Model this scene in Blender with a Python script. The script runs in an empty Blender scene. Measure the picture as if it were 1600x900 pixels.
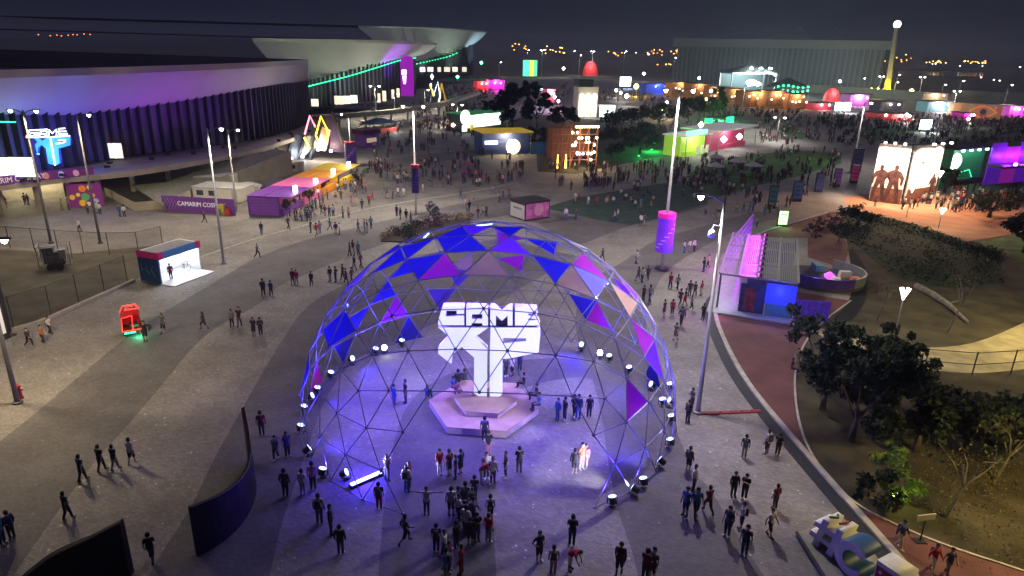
import bpy, bmesh, math, random
import numpy as np
from mathutils import Vector, Matrix
random.seed(7)
rnd = random.Random(11)
SC = bpy.context.scene
COL = SC.collection
R = math.radians
# ------------------------------------------------------------------ camera
FPX, CAMH, YHOR, ROLL = 1050.0, 21.0, 80.0, R(1.3)
PITCH = math.atan((450 - YHOR) * math.cos(ROLL) / FPX)
FWD = Vector((0, math.cos(PITCH), -math.sin(PITCH)))
_r0 = Vector((1, 0, 0)); _u0 = _r0.cross(FWD)
RIGHT = _r0 * math.cos(ROLL) + _u0 * math.sin(ROLL)
UP = _u0 * math.cos(ROLL) - _r0 * math.sin(ROLL)
CAM = Vector((0, 0, CAMH))
cd = bpy.data.cameras.new('camera'); cam = bpy.data.objects.new('camera', cd); COL.objects.link(cam)
cd.sensor_width = 36.0; cd.lens = FPX / 1600 * 36.0; cd.clip_start = 0.1; cd.clip_end = 9000
m3 = Matrix((RIGHT, UP, -FWD)).transposed()
cam.matrix_world = Matrix.Translation(CAM) @ m3.to_4x4()
SC.camera = cam
# ------------------------------------------------------------------ sky, added lilac fill, exposure
W = bpy.data.worlds.new('World'); SC.world = W; W.use_nodes = True
nt = W.node_tree; bg = nt.nodes['Background']
sky = nt.nodes.new('ShaderNodeTexSky'); sky.sky_type = 'NISHITA'; sky.sun_disc = False
sky.sun_elevation = R(-5.0); sky.sun_rotation = R(200); sky.air_density = 1.0; sky.dust_density = 0.3; sky.ozone_density = 6.0
cg = nt.nodes.new('ShaderNodeVectorMath'); cg.operation = 'ADD'; cg.inputs[1].default_value = (0.022, 0.04, 0.11)   # even glow of the city on the night sky
nt.links.new(sky.outputs[0], cg.inputs[0]); nt.links.new(cg.outputs[0], bg.inputs[0]); bg.inputs[1].default_value = 0.12
sd = bpy.data.lights.new('lilac_fill', 'SUN'); sd.energy = 0.36; sd.angle = R(25); sd.color = (0.8, 0.7, 1.0)  # soft lilac fill added over the whole scene, no visible source
so = bpy.data.objects.new('lilac_fill', sd); COL.objects.link(so); so.rotation_euler = (R(25), 0, R(160))
vs = SC.view_settings; vs.view_transform = 'Standard'; vs.look = 'None'; vs.exposure = 0.3; vs.gamma = 1.0; vs.use_curve_mapping = False
SC.cycles.use_denoising = True; SC.cycles.use_adaptive_sampling = True; SC.cycles.adaptive_threshold = 0.03
SC.cycles.max_bounces = 5; SC.cycles.diffuse_bounces = 2; SC.cycles.glossy_bounces = 2; SC.cycles.transmission_bounces = 3
SC.cycles.transparent_max_bounces = 12; SC.cycles.sample_clamp_indirect = 4.0; SC.cycles.caustics_reflective = False; SC.cycles.caustics_refractive = False

# ------------------------------------------------------------------ placement helpers (pixel of the 1600x900 photo -> real ground point)
def ray(x, y): return FWD * FPX + RIGHT * (x - 800) + UP * (450 - y)
def P(x, y, z=0.0):
    d = ray(x, y); t = (z - CAMH) / d.z; v = CAM + d * t; v.z = z; return v
def AT(x, y, Y):
    d = ray(x, y); return CAM + d * (Y / d.y)
def proj(p):
    q = Vector(p) - CAM; w = q.dot(FWD); return 800 + FPX * q.dot(RIGHT) / w, 450 - FPX * q.dot(UP) / w
def ZAT(p, ypx):
    lo, hi = -5.0, 120.0
    for _ in range(40):
        mid = (lo + hi) / 2
        if proj((p[0], p[1], mid))[1] > ypx: lo = mid
        else: hi = mid
    return lo

# ------------------------------------------------------------------ materials
MATS = {}
def mat(name, col, rough=0.7, metal=0.0, var=0.12, scale=2.0, bump=0.0, emit=None, es=0.0, spec=0.4, trans=0.0, coord='Object'):
    if name in MATS: return MATS[name]
    m = bpy.data.materials.new(name); m.use_nodes = True; n = m.node_tree.nodes; l = m.node_tree.links
    b = n['Principled BSDF']
    b.inputs['Roughness'].default_value = rough; b.inputs['Metallic'].default_value = metal
    b.inputs['Specular IOR Level'].default_value = spec
    c = (*col, 1)
    b.inputs['Base Color'].default_value = c
    if var > 0 or bump > 0:
        tc = n.new('ShaderNodeTexCoord'); nz = n.new('ShaderNodeTexNoise'); nz.inputs['Scale'].default_value = scale; nz.inputs['Detail'].default_value = 4
        l.new(tc.outputs[coord], nz.inputs['Vector'])
        if var > 0:
            hs = n.new('ShaderNodeMapRange'); hs.inputs[1].default_value = 0.25; hs.inputs[2].default_value = 0.75
            hs.inputs[3].default_value = 1 - var * 1.6; hs.inputs[4].default_value = 1 + var
            mx = n.new('ShaderNodeVectorMath'); mx.operation = 'SCALE'; mx.inputs[0].default_value = col
            l.new(nz.outputs[0], hs.inputs[0]); l.new(hs.outputs[0], mx.inputs['Scale']); l.new(mx.outputs[0], b.inputs['Base Color'])
        if bump > 0:
            bp = n.new('ShaderNodeBump'); bp.inputs['Strength'].default_value = bump; bp.inputs['Distance'].default_value = 0.03
            l.new(nz.outputs[0], bp.inputs['Height']); l.new(bp.outputs[0], b.inputs['Normal'])
    if emit is not None:
        b.inputs['Emission Color'].default_value = (*emit, 1); b.inputs['Emission Strength'].default_value = es
    if trans > 0:
        out = n['Material Output']; mix = n.new('ShaderNodeMixShader'); tr = n.new('ShaderNodeBsdfTranslucent')
        tr.inputs[0].default_value = c; mix.inputs[0].default_value = trans
        l.new(b.outputs[0], mix.inputs[1]); l.new(tr.outputs[0], mix.inputs[2]); l.new(mix.outputs[0], out.inputs[0])
    MATS[name] = m; return m
def glow(name, col, s): return mat(name, col, 0.5, var=0, emit=col, es=s)
def see(name, col, alpha, rough=0.4, emit=None, es=0):
    if name in MATS: return MATS[name]
    m = mat(name, col, rough, var=0, emit=emit, es=es); n = m.node_tree.nodes; l = m.node_tree.links
    mix = n.new('ShaderNodeMixShader'); tr = n.new('ShaderNodeBsdfTransparent'); mix.inputs[0].default_value = alpha
    l.new(tr.outputs[0], mix.inputs[1]); l.new(n['Principled BSDF'].outputs[0], mix.inputs[2]); l.new(mix.outputs[0], n['Material Output'].inputs[0])
    return m

# ------------------------------------------------------------------ mesh helpers
class MB:
    def __init__(s): s.v = []; s.f = []; s.mi = []; s.sm = False
    def add(s, vs, fs, mi=0):
        o = len(s.v); s.v += [tuple(v) for v in vs]; s.f += [tuple(i + o for i in f) for f in fs]; s.mi += [mi] * len(fs); return s
    def box(s, c, d, rz=0.0, mi=0, top=1.0):
        x, y, z = d[0] / 2, d[1] / 2, d[2] / 2; cs, sn = math.cos(rz), math.sin(rz); vs = []
        for zz in (-z, z):
            k = top if zz > 0 else 1.0
            for xx, yy in ((-x, -y), (x, -y), (x, y), (-x, y)):
                xx, yy = xx * k, yy * k
                vs.append((c[0] + xx * cs - yy * sn, c[1] + xx * sn + yy * cs, c[2] + zz))
        return s.add(vs, [(3, 2, 1, 0), (4, 5, 6, 7), (0, 1, 5, 4), (1, 2, 6, 5), (2, 3, 7, 6), (3, 0, 4, 7)], mi)
    def ring(s, pts, n, radii, mi=0, cap=True):
        # tube through points
        pts = [Vector(p) for p in pts]; vs = []
        for i, p in enumerate(pts):
            a = pts[max(i - 1, 0)]; b = pts[min(i + 1, len(pts) - 1)]; t = (b - a).normalized()
            u = t.cross(Vector((0, 0, 1)));
            if u.length < 1e-3: u = t.cross(Vector((0, 1, 0)))
            u.normalize(); w = t.cross(u); r = radii[i] if hasattr(radii, '__len__') else radii
            for k in range(n):
                a2 = 2 * math.pi * k / n; vs.append(p + (u * math.cos(a2) + w * math.sin(a2)) * r)
        fs = []
        for i in range(len(pts) - 1):
            for k in range(n):
                a2 = i * n + k; b2 = i * n + (k + 1) % n; fs.append((a2, b2, b2 + n, a2 + n))
        if cap: fs.append(tuple(range(n - 1, -1, -1))); fs.append(tuple(range((len(pts) - 1) * n, len(pts) * n)))
        return s.add(vs, fs, mi)
    def lathe(s, prof, n=16, c=(0, 0, 0), mi=0):
        vs = []
        for r, z in prof:
            for k in range(n):
                a = 2 * math.pi * k / n; vs.append((c[0] + r * math.cos(a), c[1] + r * math.sin(a), c[2] + z))
        fs = []
        for i in range(len(prof) - 1):
            for k in range(n): a = i * n + k; b = i * n + (k + 1) % n; fs.append((a, b, b + n, a + n))
        fs.append(tuple(range(n - 1, -1, -1))); fs.append(tuple(range((len(prof) - 1) * n, len(prof) * n)))
        return s.add(vs, fs, mi)
    def prism(s, poly, z0, z1, mi=0):
        n = len(poly); vs = [(p[0], p[1], z0) for p in poly] + [(p[0], p[1], z1) for p in poly]
        a = sum(poly[i][0] * poly[(i + 1) % n][1] - poly[(i + 1) % n][0] * poly[i][1] for i in range(n))
        o = list(range(n)) if a > 0 else list(range(n - 1, -1, -1))
        fs = [tuple(reversed(o)), tuple(i + n for i in o)] + [(o[i], o[(i + 1) % n], o[(i + 1) % n] + n, o[i] + n) for i in range(n)]
        return s.add(vs, fs, mi)
    def mesh(s, name, mats, smooth=False):
        o = s.build(name, mats, None, smooth); me = o.data; bpy.data.objects.remove(o); return me
    def build(s, name, mats, parent=None, smooth=False, loc=None):
        me = bpy.data.meshes.new(name); me.from_pydata(s.v, [], s.f)
        for m in (mats if isinstance(mats, (list, tuple)) else [mats]): me.materials.append(m)
        if any(s.mi): me.polygons.foreach_set('material_index', s.mi)
        if smooth: me.polygons.foreach_set('use_smooth', [True] * len(s.f))
        me.update(); return obj(name, me, parent, loc)
def obj(name, data, parent=None, loc=None):
    o = bpy.data.objects.new(name, data); COL.objects.link(o)
    if parent is not None: o.parent = parent
    if loc is not None: o.location = loc
    return o
def tag(o, label=None, cat=None, group=None, kind=None):
    if label: o['label'] = label
    if cat: o['category'] = cat
    if group: o['group'] = group
    if kind: o['kind'] = kind
    return o
def thing(name, label, cat, loc=(0, 0, 0), rz=0.0, group=None):
    o = obj(name, None); o.location = loc; o.rotation_euler = (0, 0, rz); o.empty_display_size = 0.5
    return tag(o, label, cat, group)
def struct(o): o['kind'] = 'structure'; return o
def copy_tree(o, parent=None):
    c = o.copy(); COL.objects.link(c); c.parent = parent
    for ch in list(o.children): copy_tree(ch, c)
    return c
def smoothline(pts, n=6):
    out = []; pts = [Vector(p) for p in pts]; m = len(pts)
    for i in range(m - 1):
        p0, p1, p2, p3 = pts[max(i - 1, 0)], pts[i], pts[i + 1], pts[min(i + 2, m - 1)]
        for k in range(n):
            t = k / n
            out.append(0.5 * ((2 * p1) + (p2 - p0) * t + (2 * p0 - 5 * p1 + 4 * p2 - p3) * t * t + (3 * p1 - p0 - 3 * p2 + p3) * t ** 3))
    out.append(pts[-1]); return out
def sheet(name, poly, z, m, parent=None):
    bm = bmesh.new(); vs = [bm.verts.new((p[0], p[1], z)) for p in poly]
    f = bm.faces.new(vs); f.normal_update()
    if f.normal.z < 0: f.normal_flip()
    bmesh.ops.triangulate(bm, faces=bm.faces[:]); me = bpy.data.meshes.new(name); bm.to_mesh(me); bm.free(); me.materials.append(m)
    return obj(name, me, parent)
def text_mesh(s, size, ext=0.01, align='CENTER'):
    c = bpy.data.curves.new('t', 'FONT'); c.body = s; c.size = size; c.extrude = ext; c.align_x = align; c.align_y = 'CENTER'; c.resolution_u = 2
    o = bpy.data.objects.new('t', c); COL.objects.link(o); dg = bpy.context.evaluated_depsgraph_get()
    me = bpy.data.meshes.new_from_object(o.evaluated_get(dg)); bpy.data.objects.remove(o); bpy.data.curves.remove(c); return me
def text_on(s, size, m, parent, loc, rot, name='lettering', ext=0.01, sx=1.0):
    me = text_mesh(s, size, ext); me.materials.clear(); me.materials.append(m)
    o = obj(name, me, parent, loc); o.rotation_euler = rot; o.scale = (sx, 1, 1); return o
def poly2d(splines, ext, bev=0.0):
    c = bpy.data.curves.new('c', 'CURVE'); c.dimensions = '2D'; c.fill_mode = 'BOTH'; c.extrude = ext; c.bevel_depth = bev
    for sp in splines:
        q = c.splines.new('POLY'); q.points.add(len(sp) - 1); q.use_cyclic_u = True
        for i, p in enumerate(sp): q.points[i].co = (p[0], p[1], 0, 1)
    o = bpy.data.objects.new('c', c); COL.objects.link(o); dg = bpy.context.evaluated_depsgraph_get()
    me = bpy.data.meshes.new_from_object(o.evaluated_get(dg)); bpy.data.objects.remove(o); bpy.data.curves.remove(c); return me
def light(kind, parent, loc, power, col, rot=None, cone=150, blend=0.6, size=0.15, aim=None, name='lamp_light'):
    d = bpy.data.lights.new(name, kind); d.energy = power; d.color = col
    if kind == 'SPOT': d.spot_size = R(cone); d.spot_blend = blend
    if kind in ('SPOT', 'POINT'): d.shadow_soft_size = size
    o = obj(name, d, parent, loc)
    if aim is not None: o.rotation_euler = (Vector(aim) - Vector(loc)).to_track_quat('-Z', 'Y').to_euler()
    return o
WARM = (1.0, 0.80, 0.52); WHITE = (1.0, 0.95, 0.88); COOL = (0.85, 0.93, 1.0)
def front(xl, yl, xr, yr):
    # local frame from the two front corners on the ground: origin at the left one, x along the front, y away from the camera
    a = P(xl, yl); b = P(xr, yr); d = b - a; return a, math.atan2(d.y, d.x), d.length
# ================================================================== THE SETTING
def paver(name, c1, c2, fleck):
    m = bpy.data.materials.new(name); m.use_nodes = True; n = m.node_tree.nodes; l = m.node_tree.links; b = n['Principled BSDF']
    b.inputs['Roughness'].default_value = 0.75; b.inputs['Specular IOR Level'].default_value = 0.35
    tc = n.new('ShaderNodeTexCoord'); br = n.new('ShaderNodeTexBrick'); br.inputs['Scale'].default_value = 1.0
    br.inputs['Brick Width'].default_value = 0.24; br.inputs['Row Height'].default_value = 0.12; br.inputs['Mortar Size'].default_value = 0.007
    br.inputs['Color1'].default_value = (*c1, 1); br.inputs['Color2'].default_value = (*c2, 1); br.inputs['Mortar'].default_value = (c1[0] * .45, c1[1] * .45, c1[2] * .45, 1)
    mp = n.new('ShaderNodeMapping'); mp.inputs['Rotation'].default_value = (0, 0, R(24)); l.new(tc.outputs['Object'], mp.inputs[0]); l.new(mp.outputs[0], br.inputs['Vector'])
    nz = n.new('ShaderNodeTexNoise'); nz.inputs['Scale'].default_value = 0.22; nz.inputs['Detail'].default_value = 7; nz.inputs['Roughness'].default_value = 0.7; l.new(tc.outputs['Object'], nz.inputs['Vector'])
    mr = n.new('ShaderNodeMapRange'); mr.inputs[1].default_value = 0.3; mr.inputs[2].default_value = 0.7; mr.inputs[3].default_value = 0.62; mr.inputs[4].default_value = 1.22; l.new(nz.outputs[0], mr.inputs[0])
    sc = n.new('ShaderNodeVectorMath'); sc.operation = 'SCALE'; l.new(br.outputs[0], sc.inputs[0]); l.new(mr.outputs[0], sc.inputs['Scale'])
    vo = n.new('ShaderNodeTexVoronoi'); vo.inputs['Scale'].default_value = 2.2; l.new(tc.outputs['Object'], vo.inputs['Vector'])
    lt = n.new('ShaderNodeMapRange'); lt.inputs[1].default_value = 0.10; lt.inputs[2].default_value = 0.16; lt.inputs[3].default_value = 1; lt.inputs[4].default_value = 0; l.new(vo.outputs['Distance'], lt.inputs[0])
    sp = n.new('ShaderNodeSeparateColor'); l.new(vo.outputs['Color'], sp.inputs[0])
    gt = n.new('ShaderNodeMath'); gt.operation = 'MULTIPLY'; g2 = n.new('ShaderNodeMath'); g2.operation = 'POWER'; g2.inputs[1].default_value = 3.0
    l.new(sp.outputs[0], g2.inputs[0]); l.new(g2.outputs[0], gt.inputs[0]); l.new(lt.outputs[0], gt.inputs[1])
    mx = n.new('ShaderNodeMix'); mx.data_type = 'RGBA'; mx.inputs['B'].default_value = (*fleck, 1); l.new(gt.outputs[0], mx.inputs['Factor']); l.new(sc.outputs[0], mx.inputs['A'])
    l.new(mx.outputs['Result'], b.inputs['Base Color'])
    bp = n.new('ShaderNodeBump'); bp.inputs['Strength'].default_value = 0.35; bp.inputs['Distance'].default_value = 0.02; l.new(br.outputs['Fac'], bp.inputs['Height']); bp.invert = True; l.new(bp.outputs[0], b.inputs['Normal'])
    return m
M_PAV = paver('pavers_beige', (0.27, 0.252, 0.24), (0.19, 0.178, 0.17), (0.62, 0.6, 0.56))
M_DARK = paver('pavers_grey', (0.145, 0.135, 0.14), (0.11, 0.103, 0.108), (0.24, 0.23, 0.22))
M_SOIL = mat('soil_ground', (0.07, 0.062, 0.045), 0.95, var=0.4, scale=0.15, bump=0.3)
M_GRASSB = mat('dry_grass_ground', (0.05, 0.042, 0.022), 0.95, var=0.5, scale=0.5, bump=0.5)
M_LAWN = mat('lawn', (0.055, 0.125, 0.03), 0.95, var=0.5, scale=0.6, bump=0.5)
M_TURF = mat('turf_mat', (0.03, 0.07, 0.05), 0.9, var=0.3, scale=0.8)
M_TRACK = mat('red_track', (0.12, 0.045, 0.042), 0.85, var=0.25, scale=0.5, bump=0.1)
M_KERB = mat('kerb_concrete', (0.38, 0.36, 0.31), 0.8, var=0.2, scale=1.5)
M_DRAIN = mat('drain_grey', (0.014, 0.016, 0.024), 0.7, var=0.2, scale=1.0)
M_SAND = mat('sand_path', (0.34, 0.29, 0.17), 0.9, var=0.3, scale=0.7, bump=0.2)
M_CLAY = mat('clay_floor', (0.30, 0.135, 0.07), 0.85, var=0.25, scale=0.4, bump=0.1)
M_WATER = mat('lagoon_water', (0.01, 0.012, 0.016), 0.12, var=0, spec=0.6)
M_HILL = mat('hill_forest', (0.012, 0.016, 0.014), 1.0, var=0.3, scale=0.01)

struct(sheet('ground', [(-4500, -300), (4500, -300), (4500, 3250), (-4500, 3250)], -0.03, M_SOIL))
plaza = struct(sheet('plaza_pavement', [(-95, -40), (70, -40), (70, 10), (45, 25), (38, 60), (60, 95), (120, 190), (190, 300), (260, 470), (40, 640), (-60, 520), (-70, 190), (-95, 60)], 0.0, M_PAV))
def pxpoly(left, right, n=5):
    L = smoothline([(*p, 0) for p in left], n); Rr = smoothline([(*p, 0) for p in right], n)
    return [P(p.x, p.y) for p in L] + [P(p.x, p.y) for p in reversed(Rr)]
bands = [
 ([(-260, 900), (0, 690), (50, 650), (200, 525), (250, 492), (362, 425), (400, 403), (475, 376), (575, 351), (640, 336), (720, 318), (800, 303)],
  [(20, 900), (130, 745), (212, 650), (250, 605), (307, 537), (350, 505), (400, 478), (440, 445), (492, 423), (560, 395), (640, 370), (720, 350), (800, 335)]),
 ([(215, 930), (255, 861), (300, 789), (333, 720), (372, 650), (400, 600), (445, 525), (482, 478), (535, 447), (600, 420), (690, 392), (780, 372)],
  [(415, 930), (428, 870), (440, 820), (470, 730), (498, 650), (520, 605), (560, 560), (640, 522), (720, 490), (790, 462), (850, 430), (900, 400)]),
 ([(588, 930), (591, 900), (600, 795), (616, 690), (640, 630), (690, 590), (760, 570), (860, 560), (930, 566)],
  [(778, 930), (776, 900), (768, 790), (757, 690), (757, 650), (790, 620), (840, 600), (900, 590), (940, 596)]),
 ([(1002, 930), (990, 870), (965, 795), (950, 720), (940, 650), (925, 590), (905, 540), (900, 490), (915, 445), (975, 408), (1025, 376), (1112, 350), (1180, 330)],
  [(1215, 930), (1160, 850), (1110, 765), (1085, 740), (1060, 680), (1040, 610), (1015, 550), (1010, 500), (1022, 455), (1050, 417), (1125, 372), (1190, 348), (1240, 336)]),
 ([(840, 348), (900, 336), (980, 318), (1060, 300)], [(872, 372), (907, 381), (975, 356), (1050, 338), (1110, 320)]),
 ([(430, 275), (520, 262), (640, 244), (760, 232)], [(470, 292), (560, 274), (660, 256), (790, 240)]),
]
for k, (a, b) in enumerate(bands):
    o = sheet('dark_paving_band', pxpoly(a, b), 0.0105 if k == 3 else 0.006, M_DARK); struct(o)
def strip(pts, w0, w1, z, name, m, h=None):
    # a ribbon along ground points, offset w0..w1 to the right of travel
    pts = [Vector((p[0], p[1], 0)) for p in pts]; Lf = []; Rt = []
    for i, p in enumerate(pts):
        t = (pts[min(i + 1, len(pts) - 1)] - pts[max(i - 1, 0)]).normalized(); nn = Vector((t.y, -t.x, 0)); Lf.append(p + nn * w0); Rt.append(p + nn * w1)
    if h is None: return struct(sheet(name, Lf + Rt[::-1], z, m))
    b = MB(); k = len(pts); vs = [(*v.xy, z) for v in Lf] + [(*v.xy, z) for v in Rt] + [(*v.xy, z + h) for v in Lf] + [(*v.xy, z + h) for v in Rt]; fs = []
    for i in range(k - 1):
        fs += [(2 * k + i, 2 * k + i + 1, 3 * k + i + 1, 3 * k + i)[::-1], (i, i + 1, 2 * k + i + 1, 2 * k + i)[::-1], (k + i, k + i + 1, 3 * k + i + 1, 3 * k + i)]
    fs += [(0, k, 3 * k, 2 * k), (k - 1, 2 * k - 1, 4 * k - 1, 3 * k - 1)[::-1]]
    b.add(vs, fs); return struct(b.build(name, m))
# sweeping kerb between the plaza and the red running track
arc = smoothline([P(*p).to_3d() for p in [(1150, 440), (1117, 470), (1116, 500), (1135, 548), (1165, 600), (1208, 655), (1285, 745), (1360, 830), (1425, 905), (1490, 990)]], 5)
track_in = arc
track_out = smoothline([P(*p) for p in [(1330, 470), (1290, 500), (1262, 530), (1245, 570), (1243, 620), (1255, 680), (1285, 735), (1335, 785), (1400, 820), (1480, 853), (1600, 893), (1700, 930)]], 5)
struct(sheet('running_track', [p for p in track_in] + [P(1700, 1100)] + [p for p in reversed(track_out)], 0.008, M_TRACK))
strip(track_in, 0.0, 0.72, 0.0, 'drain_channel', M_DRAIN, 0.016)
strip(track_in, -0.36, -0.02, 0.0, 'kerb', M_KERB, 0.12)
strip(track_out, -0.05, 0.08, 0.0, 'path_edging', M_KERB, 0.06)
# dry ground, path and lawns to the right
struct(sheet('dry_ground', [p for p in track_out] + [P(1900, 900), P(1900, 520), P(1600, 395), P(1550, 360), P(1440, 345), P(1345, 335), P(1320, 360), P(1330, 420)], 0.004, M_GRASSB))
struct(sheet('sand_path', pxpoly([(1250, 505), (1330, 524), (1420, 542), (1520, 536), (1620, 495)], [(1300, 535), (1370, 560), (1430, 575), (1530, 583), (1640, 572)]), 0.012, M_SAND))
struct(sheet('painted_terrace_shadow', pxpoly([(1326, 392), (1332, 430), (1326, 470), (1300, 500)], [(1332, 388), (1354, 425), (1352, 470), (1330, 503)]), 0.016, mat('shadow_black', (0.006, 0.006, 0.007), 1, var=0.2)))  # terrace's crescent shadow painted as a near-black ground sheet
struct(sheet('clay_terrace', [P(*p) for p in [(1316, 312), (1345, 303), (1440, 300), (1560, 318), (1640, 330), (1640, 372), (1590, 365), (1510, 377), (1440, 353), (1370, 335), (1330, 324)]], 0.02, M_CLAY))
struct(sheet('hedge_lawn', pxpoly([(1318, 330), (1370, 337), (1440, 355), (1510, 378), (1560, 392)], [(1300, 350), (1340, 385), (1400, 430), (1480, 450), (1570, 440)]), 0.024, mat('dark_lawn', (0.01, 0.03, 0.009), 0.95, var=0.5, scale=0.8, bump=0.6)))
struct(sheet('lawn_corner', [P(*p) for p in [(1520, 380), (1590, 367), (1700, 385), (1700, 440), (1600, 410)]], 0.026, M_LAWN))
struct(sheet('picnic_turf', [P(*p) for p in [(850, 325), (905, 308), (1000, 292), (1065, 282), (1110, 300), (1105, 318), (1040, 338), (985, 352), (930, 343)]], 0.012, M_TURF))
struct(sheet('picnic_lawn', [P(*p) for p in [(1060, 285), (1090, 262), (1150, 246), (1240, 234), (1310, 240), (1315, 255), (1250, 275), (1180, 290), (1110, 312)]], 0.016, M_LAWN))
struct(sheet('far_lawn', [P(*p) for p in [(1215, 200), (1235, 193), (1262, 212), (1255, 217), (1222, 215)]], 0.03, M_LAWN))
struct(sheet('far_meadow', [P(*p) for p in [(1330, 205), (1400, 196), (1430, 208), (1360, 222)]], 0.034, M_LAWN))
struct(sheet('grove_bed', [P(*p) for p in [(735, 210), (830, 178), (905, 185), (1040, 195), (1050, 240), (900, 272), (840, 268), (838, 240), (790, 232)]], 0.01, mat('grove_soil', (0.035, 0.04, 0.025), 1, var=0.4, scale=0.5)))
struct(sheet('garden_path', [P(*p) for p in [(1172, 372), (1200, 360), (1245, 347), (1294, 332), (1316, 331), (1312, 350), (1326, 392), (1318, 420), (1262, 402), (1262, 372)]], 0.0275, M_TRACK))
strip([P(*p) for p in [(1172, 372), (1200, 360), (1245, 347), (1294, 332)]], -0.15, 0.15, 0.0, 'path_kerb', M_KERB, 0.1)
# drain line with a pale kerb crossing the plaza at the left
dl = smoothline([P(*p) for p in [(255, 425), (318, 399), (400, 372), (470, 353), (560, 329), (640, 314), (720, 302), (810, 285)]], 4)
strip(dl, -0.18, 0.0, 0.0, 'drain_line', M_DRAIN, 0.012)
strip(dl, 0.0, 0.35, 0.0, 'pale_kerb', M_KERB, 0.05)
# lagoon and hills far behind
struct(sheet('lagoon', [(350, 1100), (2600, 800), (3600, 1400), (2400, 1750), (420, 1500)], 0.0, M_WATER))
def hill(name, pts, Y, depth):
    b = MB(); vs = []; n = len(pts)
    for k, f in enumerate((0.0, 0.35, 0.7, 1.0)):
        for (x, h) in pts: vs.append((x * (1 + f * depth / Y), Y + f * depth, -1 + h * (0, 0.55, 0.95, 1.0)[k] * (1 + 0.12 * math.sin(x * .02 + k))))
    fs = [(k * n + i, k * n + i + 1, (k + 1) * n + i + 1, (k + 1) * n + i) for k in range(3) for i in range(n - 1)]
    b.add(vs, fs); return struct(b.build(name, M_HILL, smooth=True))
hr = random.Random(3)
hill('hill_ridge', [(-3200 + i * 130, 26 + 22 * hr.random() + 16 * math.sin(i * .4)) for i in range(50)], 2300, 900)
# ================================================================== GEODESIC DOME
DC = Vector((-1.235, 37.57, 0.0)); DR = 11.48
def icosphere(freq, th):
    V = [Vector((0, 0, 1))]; q = 5 ** .5
    for k in range(5): V.append(Vector((math.cos(k * 2 * math.pi / 5) * 2 / q, math.sin(k * 2 * math.pi / 5) * 2 / q, 1 / q)))
    for k in range(5): V.append(Vector((math.cos((k + .5) * 2 * math.pi / 5) * 2 / q, math.sin((k + .5) * 2 * math.pi / 5) * 2 / q, -1 / q)))
    V.append(Vector((0, 0, -1))); F = []
    for k in range(5):
        a, b = 1 + k, 1 + (k + 1) % 5; c, d = 6 + k, 6 + (k + 1) % 5; F += [(0, a, b), (a, c, b), (b, c, d), (11, d, c)]
    Pt = []; T = []; key = {}
    def add(p):
        p = p.normalized(); kk = (round(p.x, 4) + 0.0, round(p.y, 4) + 0.0, round(p.z, 4) + 0.0)
        for dx in (0, 1e-4, -1e-4):
            for dy in (0, 1e-4, -1e-4):
                for dz in (0, 1e-4, -1e-4):
                    t = (round(kk[0] + dx, 4) + 0.0, round(kk[1] + dy, 4) + 0.0, round(kk[2] + dz, 4) + 0.0)
                    if t in key: return key[t]
        key[kk] = len(Pt); Pt.append(p); return len(Pt) - 1
    for f in F:
        A, B, C = [V[i] for i in f]; ix = {}
        for i in range(freq + 1):
            for j in range(freq + 1 - i): ix[i, j] = add((A * (freq - i - j) + B * i + C * j) / freq)
        for i in range(freq):
            for j in range(freq - i):
                T.append((ix[i, j], ix[i + 1, j], ix[i, j + 1]))
                if i + j < freq - 1: T.append((ix[i + 1, j], ix[i + 1, j + 1], ix[i, j + 1]))
    rot = Matrix.Rotation(R(th), 3, 'Z'); return [rot @ p for p in Pt], T
GP, GT = icosphere(6, 17)
GP = [p * DR for p in GP]
GT = [t for t in GT if min(GP[i].z for i in t) > -0.05]
edges = sorted({tuple(sorted(e)) for t in GT for e in ((t[0], t[1]), (t[1], t[2]), (t[2], t[0]))})
def gate(i):
    x, y = proj(GP[i] + DC); return GP[i].y < -2 and 640 < x < 912 and y > 655
edges = [e for e in edges if not (gate(e[0]) or gate(e[1]))]
dome = thing('geodesic_dome', 'large open geodesic dome of steel tubes with blue and magenta fabric triangles', 'dome', DC)
M_TUBE = mat('galvanised_tube', (0.24, 0.24, 0.27), 0.4, 0.3, var=0.1, scale=8)
tube = MB(); tube.ring([(0, 0, 0), (0, 0, 1)], 7, 0.026); tube_me = tube.mesh('strut', M_TUBE)
def strut_dist(e): return ((GP[e[0]] + GP[e[1]]) / 2 + DC - CAM).length
edges.sort(key=strut_dist)
rest = MB()
for k, (a, b) in enumerate(edges):
    A, B = GP[a], GP[b]; d = B - A
    if k < 298:
        o = obj('strut', tube_me, dome, A); o.rotation_mode = 'QUATERNION'; o.rotation_quaternion = d.to_track_quat('Z', 'Y'); o.scale = (1, 1, d.length)
    else: rest.ring([A, B], 6, 0.026)
tag(rest.build('far_struts', M_TUBE, dome), kind='stuff')
hubs = MB()
for i in sorted({i for e in edges for i in e}):
    p = GP[i]; q = p.normalized(); hubs.ring([p - q * .05, p + q * .05], 8, 0.085)
tag(hubs.build('hub_plates', M_TUBE, dome), kind='stuff')
FAB = {'blue': mat('fabric_blue', (0.024, 0.018, 0.36), 0.8, var=0.06, trans=0.45), 'mag': mat('fabric_magenta', (0.46, 0.02, 0.30), 0.8, var=0.06, trans=0.45),
       'pur': mat('fabric_purple', (0.22, 0.03, 0.55), 0.8, var=0.06, trans=0.45), 'beige': mat('fabric_tan', (0.42, 0.27, 0.14), 0.8, var=0.06, trans=0.35),
       'pale': mat('fabric_pale_blue', (0.25, 0.24, 0.60), 0.8, var=0.06, trans=0.5), 'vio': mat('fabric_violet', (0.09, 0.045, 0.30), 0.8, var=0.06, trans=0.3)}
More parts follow.
